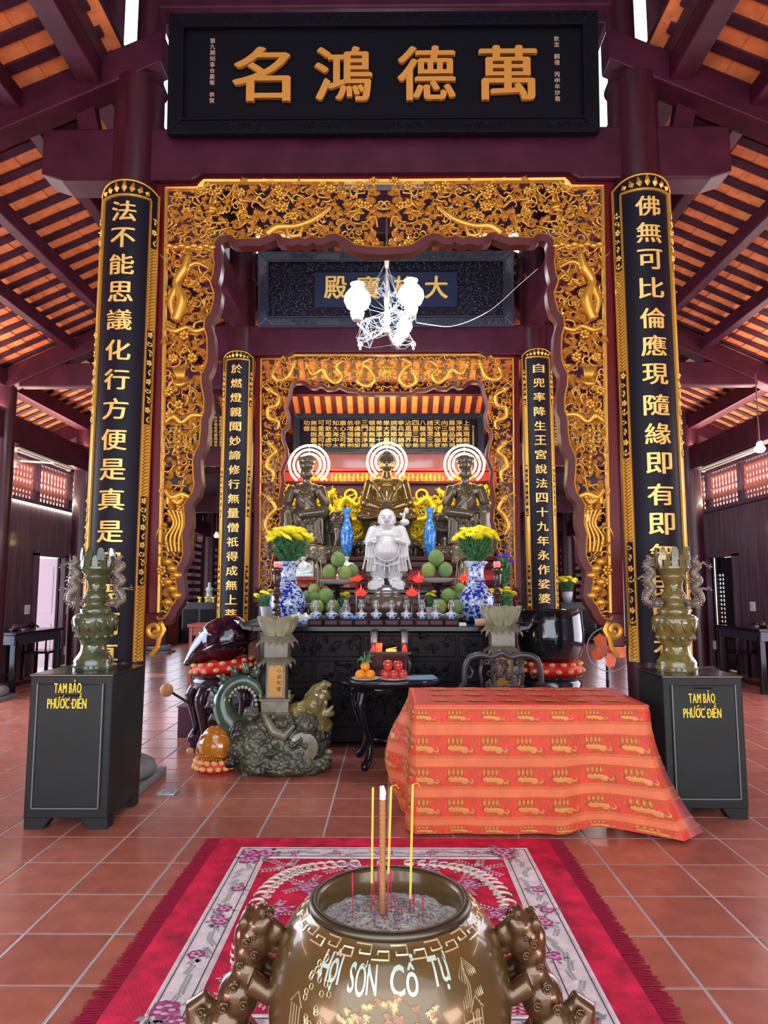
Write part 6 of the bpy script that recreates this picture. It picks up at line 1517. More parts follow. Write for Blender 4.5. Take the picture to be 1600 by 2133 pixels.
b.build('feet', urn_m, e, smooth=True)
def onurn(th, z, off): r = ur(z) + off; return (r * sin(th), -r * cos(th), z)
# key fret round the shoulder
b = B(); n = 34
for k in range(n):
    t0 = 2 * pi * k / n; w_ = 2 * pi / n
    zz = lambda f: .6695 + .019 * f
    P = [(.04, 0), (.96, 0), (.96, .62), (.35, .62), (.35, .38)] if k % 2 else [(.04, 1), (.96, 1), (.96, .38), (.35, .38), (.35, .62)]
    PP = []
    for (a, f), (c, g) in zip(P, P[1:]): PP += [onurn(t0 + w_ * (a + (c - a) * j / 4), zz(f + (g - f) * j / 4), .0008) for j in range(4)]
    PP.append(onurn(t0 + w_ * P[-1][0], zz(P[-1][1]), .0008)); b.tube(PP, .0023, 4, flat=1)
b.build('key_fret_inlay', inlay_m, e)
# script HỘI SƠN CỔ TỰ in soft rounded capitals
tx = ('HộI', 'SƠN', 'Cổ', 'Tự'); pos = [(-.54, .647, .056), (-.23, .640, .068), (.12, .640, .066), (.45, .647, .054)]
for word, (th0, zc_, ww) in zip(tx, pos):
    tot = sum(glyph(c, .0)[2] + .06 for c in word); u = -ww / 2; sc = ww / tot
    for c in word:
        vs, fs, gw_, gh_ = glyph(c, .012); q = letter(c, gw_ * sc * 1.0, .047 * gh_ / .70, .003, .012)
        bm = bmesh.new(); vv = [bm.verts.new(p) for p in q.v]
        for f in q.f:
            try: bm.faces.new([vv[i] for i in f])
            except ValueError: pass
        for k in range(-2, 3): bmesh.ops.bisect_plane(bm, geom=bm.verts[:] + bm.edges[:] + bm.faces[:], plane_co=(k * .012, 0, 0), plane_no=(1, 0, 0))
        for k in range(-4, 5): bmesh.ops.bisect_plane(bm, geom=bm.verts[:] + bm.edges[:] + bm.faces[:], plane_co=(0, 0, k * .009), plane_no=(0, 0, 1))
        bm.verts.index_update(); base = {'ộ': -.003, 'ổ': .006, 'ự': -.003}.get(c, 0)
        nb = B(); nb.add([onurn(th0 + (u + gw_ * sc / 2 + v.co.x) / .28, zc_ + v.co.z + base, .0015 - v.co.y * .6) for v in bm.verts], [tuple(v.index for v in f.verts) for f in bm.faces]); bm.free()
        nb.build('letter', inl2_m, e); u += (gw_ + .06) * sc
# inlaid maples, pines, cliffs and pavilions
b, b2 = B(), B(); rr = random.Random(9)
def inl(bb, pts, r): bb.tube([onurn(t, z, .0008) for t, z in pts], r, 4)
for k in range(110):                                            # maple leaves, centre
    t = rr.uniform(-.42, .46); z = rr.uniform(.50, .628)
    if z > .628 - abs(t - .02) * .10: continue
    for a in (-1.1, -.55, 0, .55, 1.1): g = a - pi / 2 + rr.uniform(-.2, .2); (b if k % 2 else b2).tube([onurn(t, z, .001), onurn(t + .022 * cos(g), z + .009 * sin(g), .0016), onurn(t + .042 * cos(g), z + .016 * sin(g), .0008)], [.0018, .0034, .0005], 4)
ZO = .13
def inl(bb, pts, r): bb.tube([onurn(t, z + ZO, .0008) for t, z in pts], r, 4)
for t0, sgn in ((-.28, 1), (.26, -1)):
    inl(b2, [(t0, .33), (t0 + .04 * sgn, .38), (t0 - .02, .42), (t0 + .06 * sgn, .46), (t0 + .16 * sgn, .48)], .0022); inl(b2, [(t0 + .04 * sgn, .38), (t0 + .14 * sgn, .40), (t0 + .22 * sgn, .38)], .0018)
for k in range(26): t = rr.uniform(-.72, -.48); z = rr.uniform(.40, .53); q = [(t + .018 * cos(a), z + .006 * sin(a)) for a in [j * .8 for j in range(9)]]; inl(b, q, .0012)
for k in range(6): inl(b, [(.52 + .045 * k, .37), (.54 + .045 * k, .42 + .012 * (k % 3)), (.555 + .045 * k, .37)], .0012)
for k in range(5): inl(b, [(.60 + .02 * k, .44), (.62 + .02 * k, .50 - .006 * k), (.70 - .005 * k, .525 - .004 * k), (.80 - .02 * k, .50), (.82 - .02 * k, .45)], .0009)
for t0 in (-.80, .72):
    inl(b2, [(t0 - .07, .43), (t0, .455), (t0 + .07, .43)], .002); 
    for k in range(4): inl(b, [(t0 - .05 + .033 * k, .43), (t0 - .05 + .033 * k, .385)], .0016)
inl(b, [(.40, .40), (.5, .405), (.62, .415), (.75, .41)], .003); inl(b, [(.46, .375), (.6, .385), (.72, .38)], .003)
b.build('landscape_inlay', inlay_m, e, kind='stuff'); b2.build('branch_inlay', mat('rose gold inlay', (.55, .36, .24), .3, .5), e, kind='stuff')
# lion handles
LY = UY - .02
def lion(s):
    b = B(); k = 2.03 / FPX
    F = lambda px, py, dy=0: ((px - 812) * s * k, dy, .70 + (1885 - py) * k * 1.0)
    f = lambda px, py, dy=0: F(812 + (812 - px) * -1 if False else px, py, dy)
    mx = lambda p: p
    e_ = lambda px, py, r, dy=0: b.ell(F(px, py, dy), tuple(q * k for q in (r if isinstance(r, tuple) else (r, r, r))), 14, 10)
    # coordinates of the right-hand lion
    e_(1078, 1950, (34, 34, 42)); e_(1068, 1925, (24, 26, 22), -.01); e_(1090, 1925, (22, 24, 26)); e_(1092, 1975, (30, 30, 32)); e_(1066, 1905, (16, 18, 12)); e_(1040, 1945, (15, 16, 20)); e_(1108, 1950, (14, 18, 26))
    e_(1094, 2010, (32, 34, 36)); e_(1110, 2050, (42, 40, 44)); e_(1130, 2095, (44, 44, 44)); e_(1150, 2130, (48, 48, 40)); e_(1172, 2160, (46, 50, 40)); e_(1120, 2160, (50, 46, 50))
    for dy in (-.055, .055):
        P = [F(1080, 2010, dy), F(1042, 2030, dy), F(1012, 2010, dy * .9), F(996, 1972, dy * .8), F(990, 1958, dy * .8)]; b.tube(P, [22 * k, 20 * k, 14 * k, 12 * k, 14 * k], 10); b.ell(F(992, 1962, dy * .8), (15 * k, 16 * k, 13 * k), 10, 6)
        for j in (-1, 0, 1): b.ell(F(984, 1956 + 3 * j, dy * .8 + j * .012), 6 * k, 6, 5)
        b.tube([F(1140, 2120, dy * 1.3), F(1100, 2160, dy * 1.5), F(1070, 2210, dy * 1.4), F(1050, 2240, dy * 1.2)], [36 * k, 30 * k, 20 * k, 18 * k], 10)
    b.tube([F(1160, 2120), F(1190, 2100), F(1196, 2070), F(1176, 2058), F(1162, 2075)], [26 * k, 26 * k, 20 * k, 18 * k, 12 * k], 12)
    # muzzle, brow, ears, jaw
    b.tube([F(1052, 1930), F(1030, 1940), F(1022, 1956)], [16 * k, 13 * k, 9 * k], 8); b.tube([F(1060, 1960), F(1040, 1972), F(1030, 1968)], [12 * k, 9 * k, 6 * k], 8)
    for dy in (-1, 1):
        b.ell(F(1052, 1915, dy * .026), (9 * k, 8 * k, 9 * k), 8, 6); b.ell(F(1098, 1918, dy * .035), (12 * k, 8 * k, 14 * k), 8, 6)
    return b
def lion_extra(s):
    b = B(); k = 2.03 / FPX; F = lambda px, py, dy=0: V(((px - 812) * s * k, dy, .70 + (1885 - py) * k))
    for px, py, dy, r in ((1090, 1945, -.052, 9), (1074, 1966, -.05, 8), (1102, 1985, -.05, 8), (1112, 2020, -.055, 10), (1130, 2052, -.06, 11), (1092, 2048, -.058, 9), (1140, 2092, -.068, 11), (1112, 2092, -.062, 10), (1178, 2070, -.03, 10), (1075, 1938, -.05, 7), (1060, 1905, -.03, 5)):
        c = F(px, py, dy); P = [(c.x + r * k * (1 - .08 * j) * cos(j * .9) , c.y - .002 - .0008 * j, c.z + r * k * (1 - .08 * j) * sin(j * .9)) for j in range(10)]; b.tube(P, r * k * .22, 5); b.ell(c, r * k * .55, 8, 6)
    for j in range(4):
        b.tube([F(1074 + 14 * j, 2080 + 4 * j, -.062), F(1082 + 14 * j, 2100, -.068), F(1084 + 13 * j, 2124, -.066)], 4 * k, 5)
    return b
lion_m = mat('dark burnished bronze', (.115, .058, .024), .26, .5, coat=.5)
for s in (1, -1):
    u = empty('lion_handle', (0, 0, 0), None, None); u.parent = e; u.location = (0, 0, 0)
    sculpt(lion(s), 'lion_body', lion_m, u, .0048, 3); lion_extra(s).build('mane_curls', lion_m, u, smooth=True, kind='stuff')
# ash bed
b = B(); n = 44; vs = []; fs = []
for i in range(n + 1):
    for j in range(n + 1):
        x, y = -.2 + .4 * i / n, -.2 + .4 * j / n; q = hypot(x, y)
        z = .672 - .02 + .010 * NZ.noise(V((x * 14, y * 14, 0))) + .006 * NZ.noise(V((x * 50, y * 50, 3))) + .02 * max(0, 1 - q / .15) - .012 * max(0, y / .2)
        vs.append((x, y, z))
for i in range(n):
    for j in range(n):
        x, y = -.2 + .4 * (i + .5) / n, -.2 + .4 * (j + .5) / n
        if hypot(x, y) < .200: fs.append((i * (n + 1) + j, (i + 1) * (n + 1) + j, (i + 1) * (n + 1) + j + 1, i * (n + 1) + j + 1))
b.add(vs, fs); ash = b.build('ash_bed', mat('grey incense ash', (.58, .59, .56), .95, var=.4, vscale=35, bump=1.0, bscale=120), e, smooth=True); tag(ash, kind='stuff')
b = B(); 
for k in range(260): x, y = rr.gauss(0, .08), rr.gauss(0, .07); a = rr.uniform(0, 6); l = rr.uniform(.004, .012); b.tube([(x, y, .672), (x + l * .5 * cos(a), y + l * .5 * sin(a), .675), (x + l * cos(a), y + l * sin(a), .672)], .0011, 4)
b.build('ash_crumbs', mat('charred crumbs', (.10, .11, .13), .9), e, kind='stuff')
# incense sticks: px of foot, py of foot, px top, py top
SI = 'incense sticks in the ash'
def stick(px0, py0, px1, py1, dy, m0, m1, split, r, label, hook=False):
    y = UY + dy; p, q = at(px0, py0, y), at(px1, py1, y); p.z = max(p.z, .655)
    e_ = empty('incense_stick', tuple(p), label, 'incense', SI); d = q - p
    b = B(); b.tube([(0, 0, -.015), d * split], r * .6, 6); b.build('bamboo', m0, e_)
    b = B(); P = [d * split, d]
    if hook: P += [d + V((.012, 0, .004)), d + V((.02, 0, -.006))]
    b.tube(P, [r, r] + ([.0009, .0007] if hook else []), 6); b.build('incense', m1, e_)
yin = mat('yellow incense', (.75, .48, .06), .7); rin = mat('crimson stick', (.50, .01, .07), .6); gry = mat('burnt stub', (.15, .10, .10), .9)
stick(774, 1890, 777, 1640, .0, rin, yin, .2, .0032, 'yellow incense stick just left of the thick coil', False)
stick(806, 1925, 815, 1638, -.02, rin, yin, .35, .0032, 'yellow incense stick with curled ash just right of the thick coil', True)
stick(854, 1905, 860, 1634, .0, rin, yin, .12, .0034, 'tallest yellow incense stick on the right with curled ash', True)
for px0, py0, px1, py1, dy, c, l in ((736, 1912, 734, 1818, -.01, rin, 'thin burnt red stick alone at the left of the ash'), (783, 1910, 776, 1800, -.0, rin, 'crimson stub leaning left beside the coil'), (787, 1905, 788, 1800, .02, rin, 'crimson stub directly behind the coil'), (816, 1920, 813, 1808, .02, rin, 'crimson stub right of the coil, tall'),
                                     (824, 1935, 823, 1870, -.04, rin, 'short stub in front, first right of the coil'), (831, 1930, 829, 1892, -.03, gry, 'short charred stub in front, second right of the coil'), (838, 1925, 836, 1885, -.03, rin, 'short stub in front, third right of the coil'), (780, 1940, 781, 1890, -.06, gry, 'dark stub in front of the coil on the left'), (856, 1930, 855, 1885, -.03, gry, 'stub under the tallest yellow stick'), (860, 1905, 864, 1862, .01, rin, 'short crimson stub leaning right by the tallest stick'), (881, 1928, 881, 1870, -.02, rin, 'thin stub farthest right in the ash')):
    stick(px0, py0, px1, py1, dy, c, c, .6, .002, l)
y = UY - .01; p, q = at(797, 1920, y), at(797, 1665, y)
e2 = empty('coil_incense', tuple(p), 'thick brown ridged incense column with a paper tip standing in the urn', 'incense'); L = (q - p).length
b = B(); pr = []
for k in range(81): t = k / 80; pr.append((.0085 * (1 + .10 * sin(t * 80 * 1.9)), .02 + t * (L - .02)))
b.lathe(pr, 14); b.build('ridged_column', mat('brown incense paste', (.34, .15, .05), .8, bump=.3, bscale=80), e2, smooth=True)
b = B(); b.tube([(0, 0, -.02), (0, 0, .02)], .003, 6); b.build('core', rin, e2); b = B(); b.tube([(0, 0, L), (.001, 0, L + .018), (-.002, 0, L + .034)], [.008, .0085, .006], 7); b.build('ash_tip', mat('white ash tip', (.75, .75, .72), .8), e2)
# black bell-shaped knocker lying behind the urn
Yk = 3.25; k = px2m(Yk); xk = X(840, Yk, 1800)
e = empty('bell_knocker', (xk, 3.3, .011), 'small black wooden fish drum on the rug behind the urn', 'wooden fish')
b = B(); b.lathe([(.085, 0), (.10, .03), (.098, .08), (.08, .13), (.045, .165), (.02, .19), (.012, .21), (0, .215)], 28); b.build('body', black_m, e, smooth=True)
b = B(); b.tube([(.075 * sin(a), -.075 * cos(a) - .008, .10 + .01 * cos(3 * a)) for a in [R(-70 + 14 * j) for j in range(11)]], .008, 6); b.tube([(-.06, -.06, .13), (0, -.075, .145), (.06, -.06, .13)], .006, 6); b.build('mouth_slot', blackmatte_m, e, smooth=True)
# ================================================================ INSTRUMENTS, PEDESTALS, FURNITURE
cush_m = mat('red cushion cloth', (.70, .012, .012), .55)
dot_m = mat('cushion dots', (.80, .42, .14), .55)
def cushion(e, r, z, h, name='cushion'):
    """round padded ring printed with pale dots"""
    b = B(); b.lathe([(r * .5, z), (r * .9, z + h * .06), (r, z + h * .4), (r * .97, z + h * .75), (r * .8, z + h), (r * .3, z + h * .9), (0, z + h * .88)], 36, lob=lambda a, zz: 1 + .015 * sin(a * 9)); c = b.build(name, cush_m, e, smooth=True)
    q = B()
    for row in range(2):
        for k in range(16):
            a = 2 * pi * (k + .5 * row) / 16; rr_ = r * (1.0 if row == 0 else .93); zz = z + h * (.42 if row == 0 else .86)
            q.ell((rr_ * cos(a), rr_ * sin(a), zz), (.03, .03, .022), 8, 5)
    q.build('dot_print', dot_m, c, smooth=True, kind='stuff')
def round_stand(e, r, h, m, n=5, top=True):
    b = B(); b.lathe([(r * .6, h - .02), (r, h - .015), (r, h), (r * .95, h + .012), (r * .8, h)], 36); b.build('ring_top', m, e, smooth=True, sharp=50)
    b = B(); b.lathe([(r * .92, h - .14), (r * .99, h - .12), (r * .93, h - .10), (r * .97, h - .06), (r * .9, h - .03), (r * .95, h - .015)], 36, open=True); b.build('waist', m, e, smooth=True, sharp=60)
    for k in range(n):
        a = 2 * pi * k / n + .5; P = [(r * .90, h - .13), (r * 1.06, h - .22), (r * .98, h - .36), (r * .86, h - .52), (r * .92, .12), (r * 1.02, .05), (r * .98, .02)]
        b = B(); sbranch(b, [(q * cos(a), q * sin(a), z) for q, z in P], [.055, .06, .045, .032, .028, .038, .03], 8, 4); b.build('leg', m, e, smooth=True)
    b = B(); b.lathe([(r * .9, .075), (r * .95, .085), (r * .9, .1), (r * .7, .1), (r * .7, .075)], 30); b.build('stretcher_ring', m, e, smooth=True)
stand_m = mat('polished purple black wood', (.030, .016, .028), .16, coat=.7)
# big wooden fish on its stand
Yf_ = 7.0; xf = X(468, Yf_, 1400); r = .33; hS = Z(1408, 6.75)
e = empty('drum_stand', (xf, Yf_, 0), 'round polished dark stand with cabriole legs under the big wooden fish', 'stand'); round_stand(e, .325, hS, stand_m)
b = B(); 
for k in range(6): a = 2 * pi * k / 6; b.box((.355 * cos(a), .355 * sin(a), hS - .07), (.07, .02, .06), None)
e2 = empty('drum_cushion', (xf, Yf_, hS + .0), 'red spotted round cushion under the big wooden fish, tilted', 'cushion'); cushion(e2, .31, .0, .13); e2.rotation_euler = (0, R(-7), 0)
def wooden_fish(name, loc, L, m, label, rz=0, tilt=0, voxel=.009):
    e = empty(name, loc, label, 'wooden fish', None, rz); e.rotation_euler = (0, tilt, rz)
    b = B(); b.ell((0, 0, .36 * L), (.42 * L, .36 * L, .36 * L), 24, 14); b.ell((.12 * L, 0, .40 * L), (.34 * L, .33 * L, .34 * L), 20, 12)
    b.tube([(-.25 * L, 0, .3 * L), (-.45 * L, 0, .20 * L), (-.60 * L, 0, .10 * L), (-.66 * L, 0, .06 * L)], [.28 * L, .19 * L, .10 * L, .07 * L], 14); b.ell((-.64 * L, 0, .07 * L), (.08 * L, .12 * L, .06 * L), 12, 8)
    o = sculpt(b, 'shell', m, e, voxel, 4)
    q = B()
    for s in (-1, 1):
        q.tube([(.36 * L, s * .30 * L * .3, .22 * L), (.20 * L, s * .335 * L, .30 * L), (-.05 * L, s * .355 * L, .30 * L), (-.28 * L, s * .27 * L, .24 * L)], .012 * L / .4, 6)
        curl(q, -.34 * L, .34 * L, s * .16 * L, .07 * L, 0, 1.2, .012 * L, 1, 5, 10)
        q.tube([(-.62 * L, s * .05 * L, .12 * L), (-.45 * L, s * .13 * L, .27 * L), (-.22 * L, s * .18 * L, .52 * L), (.05 * L, s * .14 * L, .69 * L)], .012 * L, 6)
    for k in range(12): a = -.3 + k * .09; q.ell((-.20 * L + .03 * L * k, 0, (.58 + .012 * k) * L), (.02 * L, .03 * L, .02 * L), 6, 4)
    q.build('carved_lines', m, e, smooth=True)
    q = B(); q.box((.15 * L, 0, .26 * L), (.56 * L, .74 * L, .022 * L)); q.build('sound_slot', mat('sound slot', (0, 0, 0), .9), e)
    return e
wooden_fish('big_wooden_fish', (xf + .02, Yf_, hS + .115), .60, mat('black red lacquer', (.022, .004, .012), .10, coat=1.0), 'big glossy black wooden fish drum resting on the spotted red cushion', 0, R(-9), .011)
e = empty('striker', (xf - .45, 6.62, Z(1438, 6.62)), 'round tan padded striker head at the left of the drum stand', 'mallet')
b = B(); b.ell((0, 0, 0), (.062, .055, .062), 16, 10); b.build('head', mat('tan leather', (.50, .25, .10), .5), e, smooth=True); b = B(); b.tube([(0, .02, 0), (.5, .42, -.42), ], .012, 6); b.build('handle', brown_m, e)
e = empty('maroon_box', (X(437, 7.3, 1500), 7.5, 0), 'low maroon box on the floor behind the drum stand legs', 'box')
b = B(); b.box((0, 0, .15), (.66, .4, .30)); b.build('box_body', purplebox_m, e, bevel=.006); b = B(); b.box((0, 0, .306), (.68, .42, .012)); b.build('lid', mat('dusty purple top', (.20, .10, .17), .6), e)
b = B()
for k in range(6): b.ell((.05 * (k % 3), .04 * (k // 3), .03 + .02 * (k % 2)), (.05, .05, .045), 7, 5)
tag(b.build('plastic_bag', mat('crumpled clear plastic', (.75, .72, .8), .15, trans=.5), loc=(X(465, 7.3, 1480), 7.42, .313), smooth=True), 'crumpled clear plastic bag on the maroon box', 'bag')
b = B(); b.box((0, 0, .06), (.09, .08, .12)); tag(b.build('wood_block', mat('dark block', (.03, .008, .02), .5), loc=(X(398, 6.6, 1556), 6.78, 0), bevel=.004), 'small dark wooden block under the left leg of the drum stand', 'block')
# small amber wooden fish on a red cushion
Ym = 6.02; xm = X(449, Ym, 1560)
e = empty('small_cushion', (xm, Ym, 0), 'small red and yellow cushion on the floor under the amber wooden fish', 'cushion'); cushion(e, .165, 0, .10, 'pad')
e = empty('amber_wooden_fish', (xm + .0, Ym, .07), 'amber varnished carved wooden fish on the floor left of the dragon pedestal', 'wooden fish')
amb = mat('amber varnish', (.50, .165, .012), .16, coat=1.0)
b = B(); b.ell((0, 0, .13), (.15, .13, .14), 20, 12); b.ell((0, .0, .20), (.115, .11, .095), 16, 10); sculpt(b, 'shell', amb, e, .006, 4)
q = B()
for s in (-1, 1):
    q.tube([(s * .02, -.118, .07), (s * .09, -.10, .06), (s * .15, -.03, .08), (s * .13, -.0, .18)], .008, 6)
    q.tube([(s * .03, -.09, .24), (s * .10, -.07, .22), (s * .13, -.04, .15), (s * .145, -.05, .09)], .010, 6); q.ell((s * .035, -.085, .255), .013, 8, 6)
    for k in range(5): q.tube([(s * (.07 + .012 * k), -.088 + .008 * k, .22 - .02 * k), (s * (.11 + .008 * k), -.07 + .01 * k, .19 - .02 * k)], .004, 5)
for k in range(9): q.tube([(-.08 + .02 * k, -.118 + .3 * (-.08 + .02 * k) ** 2 * 3, .055), (-.08 + .02 * k, -.125, .03)], .006, 5)
q.ell((0, -.10, .135), (.055, .035, .055), 16, 10); q.build('carving', amb, e, smooth=True)
e = empty('striker', (xm - .24, Ym + .10, .13), 'small tan wooden striker ball beside the amber wooden fish', 'mallet'); b = B(); b.ell((0, 0, 0), (.035, .03, .03), 12, 8); b.build('head', mat('tan leather', (.5, .25, .1), .5), e, smooth=True); b = B(); b.tube([(0, 0, 0), (.3, .1, -.05)], .008, 6); b.build('handle', brown_m, e)

# bowl bell
Yb_ = 7.05; xb = X(1147, Yb_, 1320); hB = Z(1412, 6.8)
e = empty('drum_stand', (xb, Yb_, 0), 'round dark stand under the black bowl bell, behind the carved chair', 'stand'); round_stand(e, .30, hB, stand_m)
e = empty('drum_cushion', (xb, Yb_, hB), 'red spotted round cushion under the black bowl bell', 'cushion'); cushion(e, .30, 0, .14)
e = empty('bowl_bell', (xb, Yb_, hB + .12), 'large black bronze bowl bell on the right spotted cushion', 'bell')
hh = Z(1270, Yb_) - hB - .12
b = B(); b.lathe([(.12, 0), (.22, .02), (.29, .08), (.318, .18), (.322, .28), (.312, .40), (.305, hh - .02), (.318, hh), (.305, hh), (.29, hh - .02), (.29, .3), (.25, .1), (0, .06)], 56); b.build('shell', mat('black bell bronze', (.012, .014, .018), .13, .3, coat=1.0), e, smooth=True, sharp=50)
b = B(); b.ell((.32, 0, hh * .62), (.02, .02, .02), 8, 6); b.ell((-.32, 0, hh * .62), (.02, .02, .02), 8, 6); b.build('lug', black_m, e, smooth=True)

# dragon turtle pedestals
gl_m = mat('mottled green brown glaze', (.055, .058, .036), .36, coat=.3, var=.85, vscale=7, bump=1.0, bscale=26)
gl2_m = mat('pale green stone glaze', (.15, .135, .085), .36, coat=.4, var=.35, vscale=9, bump=.4, bscale=30)
och_m = mat('ochre tablet', (.48, .23, .035), .4, var=.2)
def pedestal(px, Y_, label, full=True):
    k = px2m(Y_ - .1); x0 = X(px, Y_, 1500); g0 = gr(px, 1617)[1]
    e = empty('dragon_pedestal', (x0, Y_, 0), label, 'pedestal', 'glazed dragon turtle pedestals')
    base = Z(1612, Y_ - .2); F = lambda px_, py, dy=0.: ((px_ - px) * k, dy, (1612 - py) * k)
    if full:
        b = B(); e_ = lambda px_, py, r, dy=0: b.ell(F(px_, py, dy), tuple(q * k for q in (r if isinstance(r, tuple) else (r, r, r))), 14, 9)
        e_(580, 1585, (92, 70, 30)); e_(545, 1560, (55, 58, 52)); e_(625, 1560, (56, 56, 55)); e_(585, 1535, (52, 50, 40)); e_(520, 1555, (34, 40, 45)); e_(650, 1550, (34, 38, 42)); e_(592, 1600, (98, 74, 16))
        for px_, py, r in ((512, 1530, 16), (508, 1570, 15), (530, 1605, 14), (560, 1600, 12), (650, 1595, 20), (672, 1590, 14), (605, 1590, 18), (560, 1520, 14), (498, 1590, 10), (535, 1500, 14), (640, 1520, 22)): e_(px_, py, r, -.20 + .002 * r); 
        sculpt(b, 'turtle_rock', gl_m, e, .010, 2, disp=.06, dscale=.035)
        b = B(); e_(652, 1488, (26, 30, 26)); e_(668, 1470, (16, 20, 14)); e_(675, 1505, (17, 22, 8)); e_(640, 1510, (28, 30, 26)); e_(626, 1496, (26, 22, 14)); e_(655, 1528, (34, 32, 18))
        b.tube([F(640, 1478), F(655, 1458), F(672, 1448), F(684, 1452)], [12 * k, 10 * k, 8 * k, 4 * k], 8)
        b.tube([F(660, 1500, -.05), F(680, 1500, -.06), F(690, 1488, -.06)], [8 * k, 6 * k, 3 * k], 7)
        for j in range(7): b.tube([F(640 - 3 * j, 1480 + 8 * j, -.05), F(622 - 3 * j, 1486 + 8 * j, -.07), F(612 - 2 * j, 1500 + 6 * j, -.05)], [6 * k, 5 * k, 2 * k], 6)
        for dy in (-.06, .06): b.ell(F(664, 1478, dy), 7 * k, 8, 6); b.tube([F(676, 1462, dy * .5), F(684, 1478, dy * .5)], [3.5 * k, 1 * k], 6)
        sculpt(b, 'dragon_head', mat('amber green glaze', (.20, .15, .05), .25, coat=.6, var=.6, vscale=12), e, .007, 2, disp=.012, dscale=.03)
        b = B(); b.ell(F(668, 1484, -.03), 10 * k, 12, 8); b.ell(F(672, 1476, 0), 8 * k, 10, 7); b.build('pearl', mat('cream pearl', (.55, .52, .38), .25, coat=.5), e, smooth=True)
        b = B(); P = [F(500, 1535), F(480, 1515), F(470, 1490), F(474, 1466), F(492, 1448), F(514, 1442), F(534, 1452), F(545, 1472)]; sbranch(b, P, [c * k for c in (22, 22, 19, 16, 14, 12, 10, 6)], 9, 5)
        b.build('tail', mat('dark green glaze', (.045, .085, .05), .28, coat=.6, var=.5), e, smooth=True)
        b = B()
        for px_, py, a in ((463, 1515, 165), (456, 1492, 160), (460, 1466, 140), (474, 1446, 115), (494, 1432, 100), (514, 1427, 80), (532, 1434, 60)):
            c = F(px_, py); A = R(a); L = 22 * k; b.tube([c, (c[0] + L * .6 * cos(A), 0, c[2] + L * .6 * sin(A)), (c[0] + L * cos(A + .5), 0, c[2] + L * sin(A + .5))], [9 * k, 6 * k, 1 * k], 7)
        b.build('tail_fins', mat('dark green glaze', (.045, .085, .05), .28), e, smooth=True)
        b = B(); 
        for j in range(16): a = R(210 - 15 * j); b.ell(F(510 + 28 * cos(a), 1488 - 34 * sin(a), -.03), 4 * k, 6, 4)
        b.build('tail_scutes', mat('pale scutes', (.4, .42, .35), .4), e, smooth=True)
        b = B()
        for j in range(4): b.ell(F(672 + 4 * j, 1596 - 9 * j, -.18), (9 * k, 9 * k, 5 * k), 8, 5)
        b.tube([F(520, 1545, -.17), F(514, 1560, -.2), F(524, 1575, -.2)], 5 * k, 6); b.tube([F(560, 1500, -.19), F(580, 1530, -.23), F(600, 1540, -.22), F(618, 1520, -.2)], [6 * k, 10 * k, 9 * k, 5 * k], 8)
        b.lathe([(.0, 0), (26 * k, .0), (28 * k, 4 * k), (20 * k, 6 * k), (0, 6 * k)], 24, m=TM(F(636, 1560, -.20), (R(90), 0, 0))); b.build('coin_and_scrolls', gl2_m, e, smooth=True, sharp=50)
    # pillar
    pc = 577 - px if full else 0; b = B(); c = (pc * k, 0)
    zz = lambda py: (1612 - py) * k
    b.frustum(zz(1530), zz(1500), 20 * k, 20 * k, 30 * k, 30 * k, c); b.frustum(zz(1500), zz(1478), 27 * k, 27 * k, 27 * k, 27 * k, c); b.frustum(zz(1478), zz(1474), 31 * k, 31 * k, 31 * k, 31 * k, c)
    b.frustum(zz(1474), zz(1405), 19 * k, 19 * k, 19 * k, 19 * k, c); b.frustum(zz(1405), zz(1396), 30 * k, 30 * k, 22 * k, 22 * k, c); b.frustum(zz(1396), zz(1366), 23 * k, 23 * k, 23 * k, 23 * k, c); b.frustum(zz(1366), zz(1355), 34 * k, 34 * k, 26 * k, 26 * k, c)
    b.build('pillar', gl2_m, e, bevel=.004)
    q = B()
    for py, w_ in ((1405, 30), (1366, 34)):
        for sx in (-1, 1):
            for sy in (-1, 1): q.tube([(c[0] + sx * w_ * k * .8, sy * w_ * k * .8, zz(py) + .01), (c[0] + sx * w_ * k, sy * w_ * k, zz(py) - .015), (c[0] + sx * w_ * k * 1.05, sy * w_ * k * 1.05, zz(py) - .045)], [.014, .012, .004], 6)
        for j in range(-2, 3): q.tube([(c[0] + j * w_ * .35 * k, -w_ * k, zz(py) + .008), (c[0] + j * w_ * .4 * k, -w_ * k * 1.02, zz(py) - .03)], [.009, .003], 5)
    for sx in (-1, 1): q.tube([(c[0] + sx * 28 * k, -24 * k, zz(1478)), (c[0] + sx * 28 * k, -24 * k, zz(1462))], [.014, .01], 6); q.ell((c[0] + sx * 28 * k, -24 * k, zz(1460)), .012, 6, 5)
    q.build('eave_brackets', gl2_m, e, smooth=True, kind='stuff')
    q = B(); q.box((c[0], -19.5 * k, zz(1440)), (28 * k, .01, 60 * k)); t = q.build('tablet', och_m, e)
    for j, ch in enumerate('心誠則靈'): letter(ch, .035, .035, .004, 0).build('character', mat('dark ink', (.12, .05, .01), .6), t, loc=(c[0] + .03, -20.5 * k - .002, zz(1420 + 12 * j)))
    # lotus cup
    q = B()
